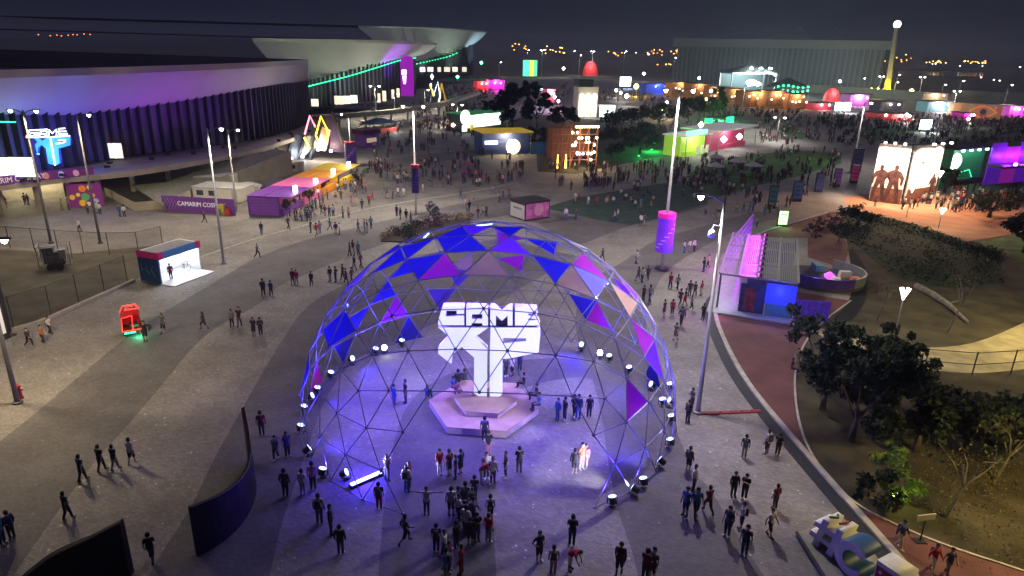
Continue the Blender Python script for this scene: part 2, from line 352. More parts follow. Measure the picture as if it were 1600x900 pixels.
panels = dict(blue=[(164, 165, 170), (163, 164, 241), (104, 105, 108), (91, 163, 169), (163, 164, 169), (169, 170, 174), (170, 174, 175), (105, 114, 115), (115, 116, 120),
    (118, 121, 122), (0, 7, 235), (10, 15, 16), (236, 237, 312), (30, 31, 36), (337, 338, 342), (120, 133, 138), (176, 177, 180), (93, 174, 178), (179, 182, 183), (185, 186, 190), (172, 176, 177)],
  mag=[(164, 165, 246), (114, 118, 119), (3, 4, 10), (5, 11, 12), (308, 312, 313), (30, 35, 36), (317, 318, 320), (271, 321, 322), (128, 129, 134)],
  pur=[(0, 91, 163), (94, 95, 181), (235, 236, 241), (23, 25, 26), (178, 179, 181), (309, 310, 314), (318, 320, 323)], beige=[(241, 242, 246), (237, 312, 316), (313, 314, 317), (109, 110, 111)],
  pale=[(312, 313, 316)], vio=[(112, 113, 117), (110, 111, 112)])
valid = {tuple(sorted(t)) for t in GT}
for c, lst in panels.items():
    for t in lst:
        if t not in valid: continue
        A, B, C = [GP[i] for i in t]; cen = (A + B + C) / 3; n = cen.normalized()
        pts = [cen + (p - cen) * 0.93 for p in (A, B, C)]; b = MB(); vs = []
        k = 6
        # fabric triangle sagging slightly between its three corners
        idx = {}
        for i in range(k + 1):
            for j in range(k + 1 - i):
                u, v = i / k, j / k; w = 1 - u - v; p = pts[0] * w + pts[1] * u + pts[2] * v
                p = cen + (p - cen) * (1 - 0.16 * 27 * u * v * w * 0 - 0.05 * min(1, 4 * (u * v + v * w + u * w)) * 0) - n * (0.9 * u * v * w * 3)
                idx[i, j] = len(vs); vs.append(p)
        fs = []
        for i in range(k):
            for j in range(k - i):
                fs.append((idx[i, j], idx[i + 1, j], idx[i, j + 1]))
                if i + j < k - 1: fs.append((idx[i + 1, j], idx[i + 1, j + 1], idx[i, j + 1]))
        b.add(vs, fs); b.build('fabric_panel', FAB[c], dome, smooth=True)
# lamps round the base of the dome
M_CAN = mat('lamp_can_black', (0.02, 0.02, 0.022), 0.5, var=0)
M_LENS = glow('lens_blue_white', (0.32, 0.42, 1.0), 4.0)
M_LENSW = glow('lens_white', (0.9, 0.95, 1.0), 40.0)
can = MB(); can.lathe([(0.10, -0.34), (0.17, -0.26), (0.19, 0.0), (0.215, 0.03), (0.215, 0.05)], 14)
lens = MB(); lens.lathe([(0.2, 0.045), (0.195, 0.062), (0.1, 0.085)], 14)
yoke = MB(); yoke.box((-0.235, 0, -0.16), (0.03, 0.06, 0.36)).box((0.235, 0, -0.16), (0.03, 0.06, 0.36)).box((0, 0, -0.35), (0.5, 0.06, 0.03))
can_me = can.mesh('can', M_CAN); lens_me = lens.mesh('lens', M_LENS); yoke_me = yoke.mesh('yoke', M_CAN); lensw_me = lens.mesh('lens', M_LENSW)
def wash(x, y, label, power, col, aim=None, white=False, cone=70, z=0.5, inward=1.0):
    p = P(x, y, z); t = thing('wash_light', label, 'stage light', p, 0, 'wash lights round the foot of the dome')
    a = aim if aim is not None else DC + Vector((0, 0, 9.0)) * 1.0
    d = (Vector(a) - p).normalized(); q = d.to_track_quat('Z', 'Y')
    c = obj('can', can_me, t); c.rotation_mode = 'QUATERNION'; c.rotation_quaternion = q
    l = obj('lens', lensw_me if white else lens_me, c)
    yk = obj('yoke', yoke_me, t)
    b = MB(); b.lathe([(0.16, -z + 0.004), (0.16, -z + 0.04), (0.035, -z + 0.05), (0.035, -0.34)], 10); b.build('stand', M_CAN, t)
    light('SPOT', t, d * 0.16, power, col, cone=cone, blend=0.7, size=0.12, aim=d * 5)
    return t
BLUE = (0.05, 0.025, 1.0)
ring_px = [(470, 665, 'beside the dark curved steel wall'), (482, 700, ''), (504, 733, ''), (475, 635, ''), (487, 618, ''), (496, 606, ''), (517, 582, ''), (550, 560, ''), (587, 545, ''), (628, 532, ''),
           (909, 538, ''), (952, 556, ''), (983, 574, ''), (1018, 600, ''), (1035, 624, ''), (1047, 600, ''), (1047, 625, ''), (1049, 650, ''), (1047, 687, ''), (1032, 718, ''), (1005, 748, ''), (957, 777, '')]
wl = ['small blue wash light at the far left rim of the dome', 'blue wash light at dome foot, second up from the near left end', 'blue wash light at dome foot nearest the left end of the entrance', 'blue wash light on the left rim of the dome above the steel wall',
      'blue wash light, lower of the close pair on the left rim of the dome', 'blue wash light, upper of the close pair on the left rim of the dome', 'blue wash light at rear left of the dome, fourth before the white flood', 'blue wash light at rear left of the dome, second before the white flood',
      'blue wash light just left of the rear left white flood', 'blue wash light just right of the rear left white flood', 'blue wash light just left of the rear right white flood', 'blue wash light touching the rear right white flood', 'blue wash light second right of the rear right white flood',
      'blue wash light under the low blue panel at rear right', 'blue wash light, inner one of the pair on the right rim of the dome', 'blue wash light, topmost one outside the right rim of the dome', 'blue wash light, outer one of the pair on the right rim',
      'blue wash light at the far right rim of the dome', 'blue wash light at the right rim, fourth up from the entrance', 'blue wash light at the right rim, third up from the entrance', 'blue wash light at the right rim, second up from the entrance', 'blue wash light at the right end of the dome entrance']
wl[0] = 'blue wash light at dome foot, third up from the near left end'
for k, (x, y, _) in enumerate(ring_px):
    p = P(x, y, .5); inw = (DC - p); inw.z = 0; inw.normalize(); p2 = p + inw * (6.0 if k % 3 == 1 else 2.6) + Vector((0, 0, 3.2 if k % 3 == 1 else 8.0))
    wash(x, y, wl[k], 1700, BLUE, aim=p2, cone=135)
wash(600, 543, 'bright white flood lamp among the blue lamps at rear left of dome', 5000, (0.8, 0.85, 1.0), aim=P(762, 560, 5.0), white=True, cone=60)
wash(938, 551, 'bright white flood lamp among the blue lamps at rear right of dome', 5000, (0.8, 0.85, 1.0), aim=P(762, 560, 5.0), white=True, cone=60)
wash(540, 738, 'white flood lamp low on the ground at the near left of dome', 4500, (0.55, 0.5, 1.0), aim=P(745, 640, 4.0), white=False, cone=75, z=0.45)
wash(990, 762, 'white flood lamp in black housing at the near right of dome', 3500, (0.75, 0.7, 1.0), aim=P(800, 640, 2.5), white=False, cone=75, z=0.45)
# lamp tubes clamped high on the frame, shining down into the dome
for x, y, lb in ((665, 366, 'glowing white lamp tube clamped to the upper left of the dome'), (757, 349, 'glowing lamp tube clamped at the very top of the dome'), (541, 476, 'small glowing lamp clamped on the left flank of the dome'), (951, 441, 'small glowing lamp clamped on a hub at the upper right of the dome')):
    d = ray(x, y).normalized(); oc = CAM - DC; bq = oc.dot(d); disc = bq * bq - oc.dot(oc) + DR * DR; q = CAM + d * (-bq - math.sqrt(max(disc, 0))); n = (q - DC).normalized(); q = DC + n * (DR - .16)
    t = thing('frame_lamp', lb, 'stage light', q, 0, 'lamps clamped on the dome frame'); tn = n.cross(Vector((0, 0, 1))).normalized(); L_ = .55 if 'tube' in lb else .16
    MB().ring([tn * -L_, tn * L_], 8, .07).build('housing', M_CAN, t); MB().ring([tn * -L_ * .92 + n * .05, tn * L_ * .92 + n * .05], 8, .06).build('tube', M_LENS, t); MB().ring([n * .0, n * .16], 6, .03).build('clamp', M_CAN, t)
    light('SPOT', t, -n * .3, 4200 if 'tube' in lb else 2200, (.2, .12, 1.0), cone=140, blend=.8, size=.3, aim=-n * 6)
# long blue light bar lying by the left of the entrance
p = P(573, 752); tb = thing('light_bar', 'long glowing blue light bar lying on the ground in the dome entrance', 'stage light', p, math.atan2((P(600, 742) - P(549, 764)).y, (P(600, 742) - P(549, 764)).x))
ln = (P(600, 742) - P(549, 764)).length
b = MB(); b.box((0, 0, 0.09), (ln, 0.3, 0.18)); b.build('housing', M_CAN, tb)
b = MB(); b.box((0, 0, 0.197), (ln * .94, 0.24, 0.03)); b.build('diffuser', glow('bar_blue_glow', (0.35, 0.4, 1.0), 5.0), tb)
light('POINT', tb, (0.0, 0.0, 0.6), 400, BLUE, size=0.3)
# ================================================================== MONUMENT ON ITS STEPPED PLINTH
M_PLY = mat('plywood_deck', (0.52, 0.37, 0.25), 0.6, var=0.12, scale=1.5); M_PLYE = mat('plywood_edge', (0.62, 0.48, 0.40), 0.6, var=0.08)
cl, cr = P(670.5, 625, .45), P(842, 637, .45); pc = (cl + cr) / 2; pr_ = (cr - cl).length / 2; pyaw = math.atan2((cr - cl).y, (cr - cl).x)
pl = thing('stepped_plinth', 'two tier hexagonal plywood plinth under the white letters', 'plinth', (pc.x, pc.y, 0), pyaw)
def hexa(r): return [(r * math.cos(k * math.pi / 3), r * math.sin(k * math.pi / 3)) for k in range(6)]
MB().prism(hexa(pr_), 0.0, 0.40).build('lower_step', M_PLYE, pl)
MB().prism(hexa(pr_ + .03), 0.40, 0.46).build('lower_deck', M_PLY, pl)
up_c = P(762, 622, 0.78); loc = Matrix.Rotation(-pyaw, 3, 'Z') @ Vector((up_c.x - pc.x, up_c.y - pc.y, 0)); r2 = pr_ * 0.56
MB().prism([(a + loc.x * .5, b + loc.y * .5) for a, b in hexa(r2)], 0.46, 0.72).build('upper_step', M_PLYE, pl)
MB().prism([(a + loc.x * .5, b + loc.y * .5) for a, b in hexa(r2 + .03)], 0.72, 0.78).build('upper_deck', M_PLY, pl)
Y0 = P(764, 616, 0.78).y
def cp(pts, Y=None):
    out = []
    for x, y in pts:
        v = AT(660 + x / 3.914, 460 + y / 3.914, Y or Y0); out.append((v.x, v.z))
    return out
left = [[(100, 192), (405, 192), (322, 250), (398, 322), (396, 612), (345, 612), (317, 590), (318, 375), (243, 310), (186, 354), (183, 408), (176, 412), (100, 352), (100, 318), (166, 245)]]
right = [[(418, 192), (720, 192), (720, 240), (710, 343), (535, 380), (490, 383), (490, 592), (480, 608), (455, 615), (412, 617), (414, 320)], [(495, 255), (634, 258), (634, 273), (495, 288)]]
row = [[[(126, 62), (258, 62), (258, 108), (212, 108), (212, 88), (150, 88), (146, 122), (206, 122), (206, 118), (258, 118), (258, 176), (100, 176), (100, 150)]],
       [[(270, 62), (402, 66), (402, 178), (368, 178), (368, 164), (302, 164), (302, 178), (270, 178)], [(305, 110), (368, 110), (368, 137), (305, 137)]],
       [[(416, 66), (440, 66), (487, 98), (532, 66), (552, 66), (552, 178), (522, 178), (522, 118), (487, 150), (450, 115), (450, 178), (416, 178)]],
       [[(566, 66), (702, 74), (706, 106), (646, 106), (646, 118), (700, 118), (700, 136), (646, 136), (646, 146), (712, 148), (720, 178), (566, 178)]]]
mc = P(764, 616, 0.78)
mon = thing('letter_monument', 'tall floodlit white GAME XP letter sculpture on the hexagonal plinth', 'monument', (mc.x, Y0, 0.78))
M_LFACE = mat('letter_face_glow', (0.45, 0.46, 0.5), 0.4, var=0, emit=(0.88, 0.93, 1.0), es=0.62); M_LBS = mat('letter_side_white', (0.75, 0.74, 0.8), 0.5, var=0.03)  # floodlight on the letter faces put in as emission
def extr(polys, th, mats, parent, name, org):
    me = poly2d([[(x - org[0], z - org[1]) for x, z in pl_] for pl_ in polys], th / 2)
    me.materials.clear()
    for m in mats: me.materials.append(m)
    for p_ in me.polygons: p_.material_index = 0 if abs(p_.normal.z) > 0.9 else len(mats) - 1
    o = obj(name, me, parent); o.rotation_euler = (R(90), 0, 0); return o
for polys in (left, right): extr([cp(q) for q in polys], 0.55, [M_LFACE, M_LBS], mon, 'letter_block', (mc.x, 0.78))
for polys in row: extr([cp(q) for q in polys], 0.62, [M_LFACE, M_LBS], mon, 'letter', (mc.x, 0.78))
vv = cp([(110, 176), (712, 188)]); MB().box(((vv[0][0] + vv[1][0]) / 2 - mc.x, .1, (vv[0][1] + vv[1][1]) / 2 - .78), (vv[1][0] - vv[0][0], .25, .3)).build('frame', M_CAN, mon)
vv = cp([(120, 75), (700, 170)]); MB().box(((vv[0][0] + vv[1][0]) / 2 - mc.x, .2, (vv[0][1] + vv[1][1]) / 2 - .78), (vv[1][0] - vv[0][0], .08, abs(vv[1][1] - vv[0][1]))).build('back_board', mat('letter_back_grey', (.16, .15, .2), .6), mon)
for zz, nm in ((1.1, 'bracket'), (7.6 if False else 6.6, 'bracket')):
    v = AT(660 + 404 / 3.914, 460 + 575 / 3.914, Y0); MB().box((v.x - mc.x, 0, zz - 0.78), (0.5, 0.2, 0.12)).build(nm, M_LBS, mon)
# ================================================================== LAMP POSTS
M_POST = mat('post_grey', (0.26, 0.26, 0.27), 0.5, 0.3, var=0.08); M_POSTD = mat('post_dark', (0.10, 0.10, 0.11), 0.5, 0.3, var=0.08)
M_LAMPW = glow('lamp_lens_white', (1.0, 0.97, 0.9), 30.0); M_LAMPY = glow('lamp_lens_warm', (1.0, 0.75, 0.4), 30.0)
M_LAMPF = glow('lamp_lens_far', (1.0, 0.98, 0.92), 22.0)
def lamp(base, top, label, arms=((1, 0),), power=4500, col=WARM, m=None, head=0.55, lens=None, group='lamp posts', arm=1.3, r=0.11, spot=True):
    p = P(*base); h = max(4.0, ZAT(p, top[1])); t = thing('lamp_post', label, 'lamp post', p, 0, group); m = m or M_POST; far = p.y > 150
    n = 6 if far else 10
    MB().ring([(0, 0, 0), (0, 0, 0.25), (0, 0, h)], n, [r * 2.0, r * 1.4, r * .65]).build('pole', m, t, smooth=not far)
    MB().lathe([(r * 2.6, 0.0), (r * 2.6, 0.12), (r * 1.8, 0.16)], n).build('base_plate', m, t)
    for ax, ay in arms:
        d = Vector((ax, ay, 0)).normalized() * arm; e = Vector((0, 0, h)) + d
        MB().ring([(0, 0, h - .35), Vector((0, 0, h - .02)) + d * .5, e], 6, [r * .5, r * .45, r * .4]).build('arm', m, t)
        hd = MB(); hd.box((e.x, e.y, h + .03), (head * 1.3, head * .62, 0.1), math.atan2(ay, ax), top=0.8); ho = hd.build('lamp_head', m, t)
        ls = MB(); ls.lathe([(head * .33, h - .03), (head * .33, h - .07), (head * .22, h - .16 - head * .12), (0.02, h - .2 - head * .16)], 8, (e.x, e.y, 0)); ls.build('lens', lens or (M_LAMPF if far else M_LAMPW), ho)
        if power > 0: light('SPOT' if spot else 'POINT', t, (e.x, e.y, h - .32 - head * .2), power, col, cone=158, blend=0.5, size=0.25, aim=(e.x, e.y, 0))
    return t, h
lamp((350, 412), (325, 200), 'tall lamp post standing on the drain line left of the crowd', ((1, .2),), 3600, (1, .88, .72))
lamp((370, 330), (354, 202), 'lamp post behind the purple board beside white cabins', ((1, .2),), 4000, (1, .83, .58))
lamp((80, 380), (42, 172), 'dark lamp post rising behind the caged generator', ((-1, 0), (1, .1)), 2400, (1, .8, .48), M_POSTD)
lamp((157, 380), (122, 178), 'slim lamp post between wire fence and neon letter sign', ((1, 0),), 2400, (1, .8, .48), M_POSTD)
lamp((28, 630), (-14, 375), 'lamp post at the left edge beside a red hydrant', ((-1, .3), (1, .3)), 2600, (1, .78, .45), M_POSTD)
cct, hh = lamp((1090, 645), (1135, 308), 'tall lamp post with white camera ball right of the dome', ((-1, .35),), 5000, (1, .9, .86))
b = MB(); b.ring([(0, 0, hh - 1.7), (-0.45, 0, hh - 1.6), (-0.5, 0, hh - 1.9)], 6, 0.04); cb = b.build('camera_bracket', M_POST, cct)
MB().lathe([(0.05, .28), (.17, .2), (.2, 0), (.16, -.16), (.03, -.22)], 12, (-0.5, 0, hh - 2.15)).build('camera_ball', mat('camera_white', (.8, .8, .8), .35, var=0), cct, smooth=True)
lamp((1034, 420), (1055, 140), 'very tall lamp post carrying a glowing magenta and blue banner drum', ((1, 0), (-1, 0)), 6500, (1, .9, .8), r=.14)
lamp((650, 335), (640, 165), 'lamp post carrying a dark banner drum behind the dome', ((1, 0), (-1, 0)), 5500, (1, .88, .72))
lamp((549, 258), (544, 178), 'lamp post with red topped purple banner drum by the diamonds', ((-1, 0),), 3500, (1, .86, .6))
for k, (bx, by, tx, ty, lb, pw) in enumerate([
  (588, 190, 585, 134, 'lamp post in front of the second arena near the walkway', 5000), (617, 182, 617, 146, 'short lamp post on the walkway below the magenta arena sign', 3000),
  (664, 176, 662, 140, 'lamp post behind the walkway left of the tall neon frames', 3000), (715, 200, 714, 163, 'slim lamp post in the crowd left of the round white sign', 3500),
  (780, 120, 780, 97, 'far lamp post just right of the arena corner', 4000), (823, 114, 823, 78, 'far lamp post beside the green and yellow tower', 5000), (846, 120, 846, 78, 'far lamp post right of the green and yellow tower', 5000),
  (895, 110, 895, 79, 'far lamp post left of the red inflatable', 5000), (904, 118, 904, 86, 'far twin lamp post close left of the red inflatable', 5000), (924, 118, 923, 80, 'far lamp post right behind the red inflatable', 5000),
  (973, 124, 973, 80, 'far bright lamp post above the blue white screen', 7000), (991, 103, 991, 82, 'dim far lamp post right of the blue white screen', 3000), (1012, 103, 1012, 84, 'far lamp post in front of the orange city lights', 3000),
  (1050, 126, 1050, 90, 'far bright lamp post at the left end of the stadium', 7000), (1086, 107, 1086, 85, 'far lamp post in front of the stadium left part', 3000), (1110, 122, 1110, 107, 'low far lamp post below the stadium front', 2500),
  (1154, 205, 1158, 133, 'slender lamp post left of the white stage lights', 9000), (1242, 126, 1243, 107, 'far lamp post right of the white stage lights', 4500), (1274, 132, 1274, 114, 'far lamp post left of the red balloon', 4500),
  (1301, 137, 1301, 119, 'far lamp post above the red balloon', 4500), (1344, 145, 1344, 122, 'far lamp post between red balloon and yellow tower foot', 4500), (1373, 144, 1374, 119, 'far lamp post just left of the yellow tower foot', 4500),
  (1398, 142, 1400, 117, 'far lamp post just right of the yellow tower foot', 4500), (1395, 152, 1397, 128, 'nearer lamp post right of the yellow tower foot', 4000), (1434, 156, 1439, 120, 'far lamp post left of the brown cabins', 4500),
  (1470, 152, 1474, 132, 'far lamp post behind the brown cabins', 3500), (1495, 158, 1500, 126, 'far lamp post above the painted mural fence', 4500), (1488, 176, 1494, 142, 'nearer lamp post in front of the painted mural fence', 4500),
  (1565, 178, 1580, 132, 'lamp post between the magenta lit stalls at the right edge', 6000), (1332, 262, 1355, 160, 'pale leaning lamp post left of the poster boards', 3600), (1213, 222, 1216, 183, 'short lamp post on the far lawn', 1800)]):
    lamp((bx, by), (tx, ty), lb, ((1, 0),) if k % 3 else ((1, 0), (-1, 0)), pw, (1, .93, .8) if k > 4 else (1, .86, .6), head=0.55 + min(1.4, P(bx, by).y / 420), r=.12 + P(bx, by).y / 4200, spot=True)
# garden lamps with two upturned white shades
def garden_lamp(base, top, label):
    p = P(*base); h = ZAT(p, top[1]); t = thing('garden_lamp', label, 'lamp', p, 0, 'two headed garden lamps')
    MB().ring([(0, 0, 0), (0, 0, h * .8)], 8, .05).build('pole', M_POST, t)
    for s in (-1, 1): MB().ring([(0, 0, h * .78), (s * .22, 0, h), (s * .3, 0, h * 1.08)], 8, [.06, .14, .18]).build('shade', glow('garden_shade', (1, .93, .75), 3.0), t)
    light('POINT', t, (0, -.3, h * 1.02), 260, (1, .9, .65), size=.2); return t
garden_lamp((1400, 515), (1408, 455), 'forked white garden lamp standing alone on the dry ground')
garden_lamp((1416, 340), (1425, 290), 'forked white garden lamp in front of the poster boards')
garden_lamp((1462, 305), (1470, 270), 'forked white garden lamp behind the clay terrace crowd')
garden_lamp((1466, 357), (1470, 328), 'short garden lamp at the near edge of the clay terrace')
# banner drums on lamp posts
def drum(x, y0, y1, base, w, label, mcols, lit=None):
    p = P(*base); z0 = ZAT(p, y1); z1 = ZAT(p, y0); r = w / FPX * p.y / 2 * 1.03
    t = thing('banner_drum', label, 'banner', p, 0, 'banner drums on lamp posts')
    MB().lathe([(r, z0), (r, z0 + (z1 - z0) * .88)], 20).build('printed_wrap', mcols[0], t); MB().lathe([(r + .01, z0 + (z1 - z0) * .88), (r + .01, z1)], 20).build('top_band', mcols[1], t)
    for k in range(7):
        a = -2.6 + k * .34; n = MB(); n.box((math.cos(a) * (r + .012), math.sin(a) * (r + .012), z0 + (z1 - z0) * (.12 + .1 * k)), (.5, .012, (z1 - z0) * .03), a + math.pi / 2); n.build('printed_line', mcols[2], t)
    if lit: light('SPOT', t, (r + 1.2, -1.6, z1 + .3), lit, (1, .1, .8), cone=70, size=.1, aim=(0, 0, (z0 + z1) / 2)); light('SPOT', t, (1.6, -2.2, z0 - .8), lit, (.15, .1, 1), cone=60, size=.1, aim=(0, 0, z0 + (z1 - z0) * .4))
M_DR1 = mat('wrap_blue_violet', (.10, .04, .45), .6, emit=(.16, .02, .75), es=.55); M_DRT = mat('band_magenta', (.6, .03, .3), .6, emit=(1, .02, .5), es=.45); M_DRL = mat('print_lilac', (.5, .25, .7), .6, emit=(.5, .2, .9), es=.3)
M_DR2 = mat('wrap_dark_blue', (.05, .03, .16), .6); M_DRR = mat('band_red', (.4, .05, .08), .6); M_DR3 = mat('wrap_violet', (.16, .07, .4), .6)
drum(1041, 332, 392, (1034, 420), 27, 'glowing blue and magenta banner drum on the very tall post', (M_DR1, M_DRT, M_DRL), 500)
drum(645, 257, 301, (650, 335), 12, 'dark blue banner drum with red top on the post behind the dome', (M_DR2, M_DRR, M_DR3))
drum(547, 221, 256, (549, 258), 17, 'purple banner drum with red rings beside the neon diamonds', (M_DR3, M_DRR, M_DRL))
# ================================================================== ARENAS
M_SOF = mat('soffit_panel', (0.46, 0.44, 0.42), 0.65, var=0.05, scale=.3); M_FIN = mat('fin_dark', (0.045, 0.045, 0.055), 0.5, var=0.1); M_GLASSD = mat('facade_dark_glass', (0.13, 0.12, 0.20), 0.35, var=0.1, scale=.4)
M_ROOF = mat('roof_membrane_dark', (0.004, 0.004, 0.006), 0.9, var=0.2, scale=.05); M_CONC = mat('deck_concrete', (0.40, 0.37, 0.31), 0.8, var=0.15, scale=.5); M_GREENLED = glow('green_led', (.02, 1.0, .35), 3.0)
M_WIN = glow('lit_window', (1.0, .88, .66), .9)
def loft(name, A, B, m, parent, sub=1, bulge=0.0):
    n = len(A); vs = []; 
    for k in range(sub + 1):
        f = k / sub
        for a, b in zip(A, B):
            p = Vector(a).lerp(Vector(b), f); p.z -= bulge * math.sin(f * math.pi); vs.append(p)
    fs = [(k * n + i, k * n + i + 1, (k + 1) * n + i + 1, (k + 1) * n + i) for k in range(sub) for i in range(n - 1)]
    o = MB().add(vs, fs).build(name, m, parent, smooth=True); return o
def resample(pts, step):
    pts = [Vector(p) for p in pts]; out = [pts[0]]; acc = 0.0
    for a, b in zip(pts, pts[1:]):
        L = (b - a).length; d = step - acc
        while d <= L: out.append(a.lerp(b, d / L)); d += step
        acc = L - (d - step)
    return out
def arena(label, base, top, rim, zb, rim_mode, over, step, back, finlen=.9):
    t = thing('arena', label, 'arena', (0, 0, 0))
    Wb = smoothline([P(x, y, zb) for x, y in base], 3); Wt = []; nb = len(base)
    tx = [x for x, _ in base]
    def rowi(lst, x): return float(np.interp(x, [q[0] for q in lst], [q[1] for q in lst]))
    Wt = [Vector((p.x, p.y, ZAT(p, rowi(top, proj(p)[0])))) for p in Wb]
    if rim_mode == 'low':
        Rm = []
        for p in Wb:
            x = proj(p)[0]; y = rowi(rim, x); best = None
            for k in range(60):
                z = 14 + k * .1; q = P(x, y, z); d = (q.xy - p.xy).length
                if best is None or abs(d - over) < best[0]:
                    if q.y < p.y: best = (abs(d - over), q)
            Rm.append(best[1])
    else:
        Rm = []
        for p in Wb:
            x = proj(p)[0]; k = (x - tx[0]) / (tx[-1] - tx[0]); x2 = rim[0][0] + k * (rim[-1][0] - rim[0][0]); Rm.append(AT(x2, rowi(rim, x2), p.y - over))
    loft('glass_wall', Wb, Wt, M_GLASSD, t)
    loft('soffit', Wt, Rm, M_SOF, t, 5, 0.8)
    R2 = [p + Vector((0, 0, .9)) for p in Rm]; loft('fascia', Rm, R2, M_SOF, t)
    Bk = [Vector((p.x - back, p.y + 4, p.z + 1.5)) for p in R2]; loft('roof', R2, Bk, M_ROOF, t)
    # end wall returning from the far corner
    e = [Wb[-1], Wb[-1] + Vector((-6, 5, 0)), Wb[-1] + Vector((-40, 9, 0))]; e2 = [Vector((q.x, q.y, Wt[-1].z)) for q in e]; e3 = [Rm[-1], Rm[-1] + Vector((-7, 7, 0)), Rm[-1] + Vector((-45, 12, 0))]
    loft('end_wall', e, e2, M_GLASSD, t); loft('end_soffit', e2, e3, M_SOF, t, 4, .6)
    f = MB(); f.box((0, 0, .5), (finlen, .12, 1.0)); fme = f.mesh('fin', M_FIN)
    cum = resample(Wb, step)
    for p in cum:
        i = min(range(len(Wb)), key=lambda k: (Wb[k] - p).length); tn = (Wb[min(i + 1, len(Wb) - 1)] - Wb[max(i - 1, 0)]).normalized(); nn = Vector((tn.y, -tn.x, 0))
        o = obj('fin', fme, t, p + nn * (finlen * .5)); o.rotation_euler = (0, 0, math.atan2(nn.y, nn.x)); hgt = Wt[i].z - zb + 1.2
        o.scale = (1, 1, hgt)
    return t, Wb, Wt, Rm
def uplight(t, p, aim, power, col, cone=70):
    MB().box(p, (.6, .5, .35)).build('floodlight', M_CAN, t); light('SPOT', t, (p[0], p[1], p[2] + .4), power, col, cone=cone, blend=.8, size=.3, aim=aim)
a1, W1, T1, R1 = arena('near arena with sweeping pale soffit and tall dark fins at the left', [(-150, 310), (-60, 290), (0, 281), (60, 268), (130, 256), (200, 244), (265, 236), (330, 228), (400, 217), (450, 203), (482, 192)],
    [(-150, 180), (-60, 179), (0, 178), (60, 180), (130, 180), (200, 172), (265, 163), (330, 152), (400, 139), (450, 132), (482, 129)],
    [(-200, 129), (-60, 125), (0, 122), (60, 120), (130, 117.5), (200, 115), (265, 112), (330, 109.5), (400, 106), (450, 102.5), (482, 100), (520, 97)], 4.5, 'low', 7.0, 1.7, 160)
a2, W2, T2, R2_ = arena('middle arena with green lit soffit edge behind the near arena', [(470, 174), (500, 168), (540, 163), (580, 158), (620, 153), (648, 147)],
    [(470, 136), (484, 132), (545, 117), (600, 100), (625, 92), (648, 89)], [(395, 65), (570, 67), (645, 69), (682, 71)], 4.5, 'high', 6.0, 2.6, 190)
a3, W3, T3, R3 = arena('farthest arena with a tilted pale soffit behind the other two', [(640, 127), (665, 124), (690, 121), (715, 119), (738, 117)],
    [(640, 100), (665, 95), (700, 87), (738, 70)], [(560, 43), (660, 45), (720, 48), (760, 51)], 4.5, 'high', 8.0, 6.0, 300, 2.2)
def ledline(t, T, dz, a, b, name='led_strip', m=None, r=.09):
    k = len(T); pts = [p + Vector((.9, -.9, dz)) for p in T[int(a * k):int(b * k)]]
    if len(pts) > 1: MB().ring(pts, 5, r).build(name, m or M_GREENLED, t)
ledline(a1, T1, -.8, .2, .31, r=.07); ledline(a2, T2, -.3, 0, 1, r=.12); ledline(a3, T3, -.5, 0, .8, r=.2)
def near_w(Wl, x): return min(Wl, key=lambda p: abs(proj(p)[0] - x))
for x, pw, c, cn in ((10, 800, (.3, .3, 1.0), 130), (70, 900, (.22, .2, 1.0), 130), (140, 900, (.16, .08, 1.0), 120), (205, 1200, (.32, .06, 1.0), 120), (270, 1200, (.42, .05, .9), 120), (330, 1100, (.32, .08, .85), 130), (400, 1000, (.4, .22, .85), 130), (455, 1000, (.5, .42, .8), 130)):
    p = near_w(W1, x); uplight(a1, (p.x + 5.5, p.y - 3.5, 4.8), (p.x + 3.5, p.y - 2, 14), pw, c, cn)
for x, pw, c, cn in ((490, 6500, (.58, .7, .5), 130), (540, 6000, (.6, .66, .5), 130), (575, 6000, (.62, .62, .52), 120), (612, 15000, (.4, .06, 1.0), 60), (640, 7000, (.5, .6, .5), 110)):
    p = near_w(W2, x); uplight(a2, (p.x + 7, p.y - 6, 4.8), (p.x + 2, p.y - 1, 17), pw, c, cn)
for x, pw, c, cn in ((655, 26000, (.6, .65, .6), 120), (700, 26000, (.55, .7, .6), 120), (733, 30000, (.5, .8, 1.0), 70)):
    p = near_w(W3, x); uplight(a3, (p.x + 9, p.y - 9, 4.8), (p.x + 3, p.y - 2, 24), pw, c, cn)
for x, pw, c in ((20, 300, (.12, .1, 1)), (150, 220, (.15, .1, 1)), (240, 90, (.3, .2, .9)), (340, 70, (.4, .35, .7)), (440, 70, (.4, .4, .5))):
    p = near_w(W1, x); uplight(a1, (p.x + 3.2, p.y - 2.6, 4.75), (p.x, p.y, 8.5), pw, c, 130)
# lit doors and windows of the arenas
def pane(t, x0, x1, y0, y1, Y, m, name='lit_window', th=.12):
    a = AT(x0, y1, Y); c = AT(x1, y0, Y); MB().box(((a.x + c.x) / 2, Y, (a.z + c.z) / 2), (abs(c.x - a.x), th, abs(c.z - a.z))).build(name, m, t)
pw_ = near_w(W1, 180)
for x0, x1 in ((172, 179), (181, 189)): pane(a1, x0, x1, 224, 247, near_w(W1, 180).y - 2.2, M_WIN)
for x0, x1, y0, y1 in ((487, 497, 155, 166), (523, 536, 150, 163), (537, 547, 150, 162), (548, 558, 149, 161), (589, 594, 146, 160), (598, 603, 142, 158), (612, 616, 140, 154), (620, 624, 138, 152)): pane(a2, x0, x1, y0, y1, near_w(W2, x0).y - 2.5, M_WIN)
for x0 in (655, 668, 680, 694, 706, 720): pane(a3, x0, x0 + 9, 105, 112, near_w(W3, x0).y - 4, M_WIN)
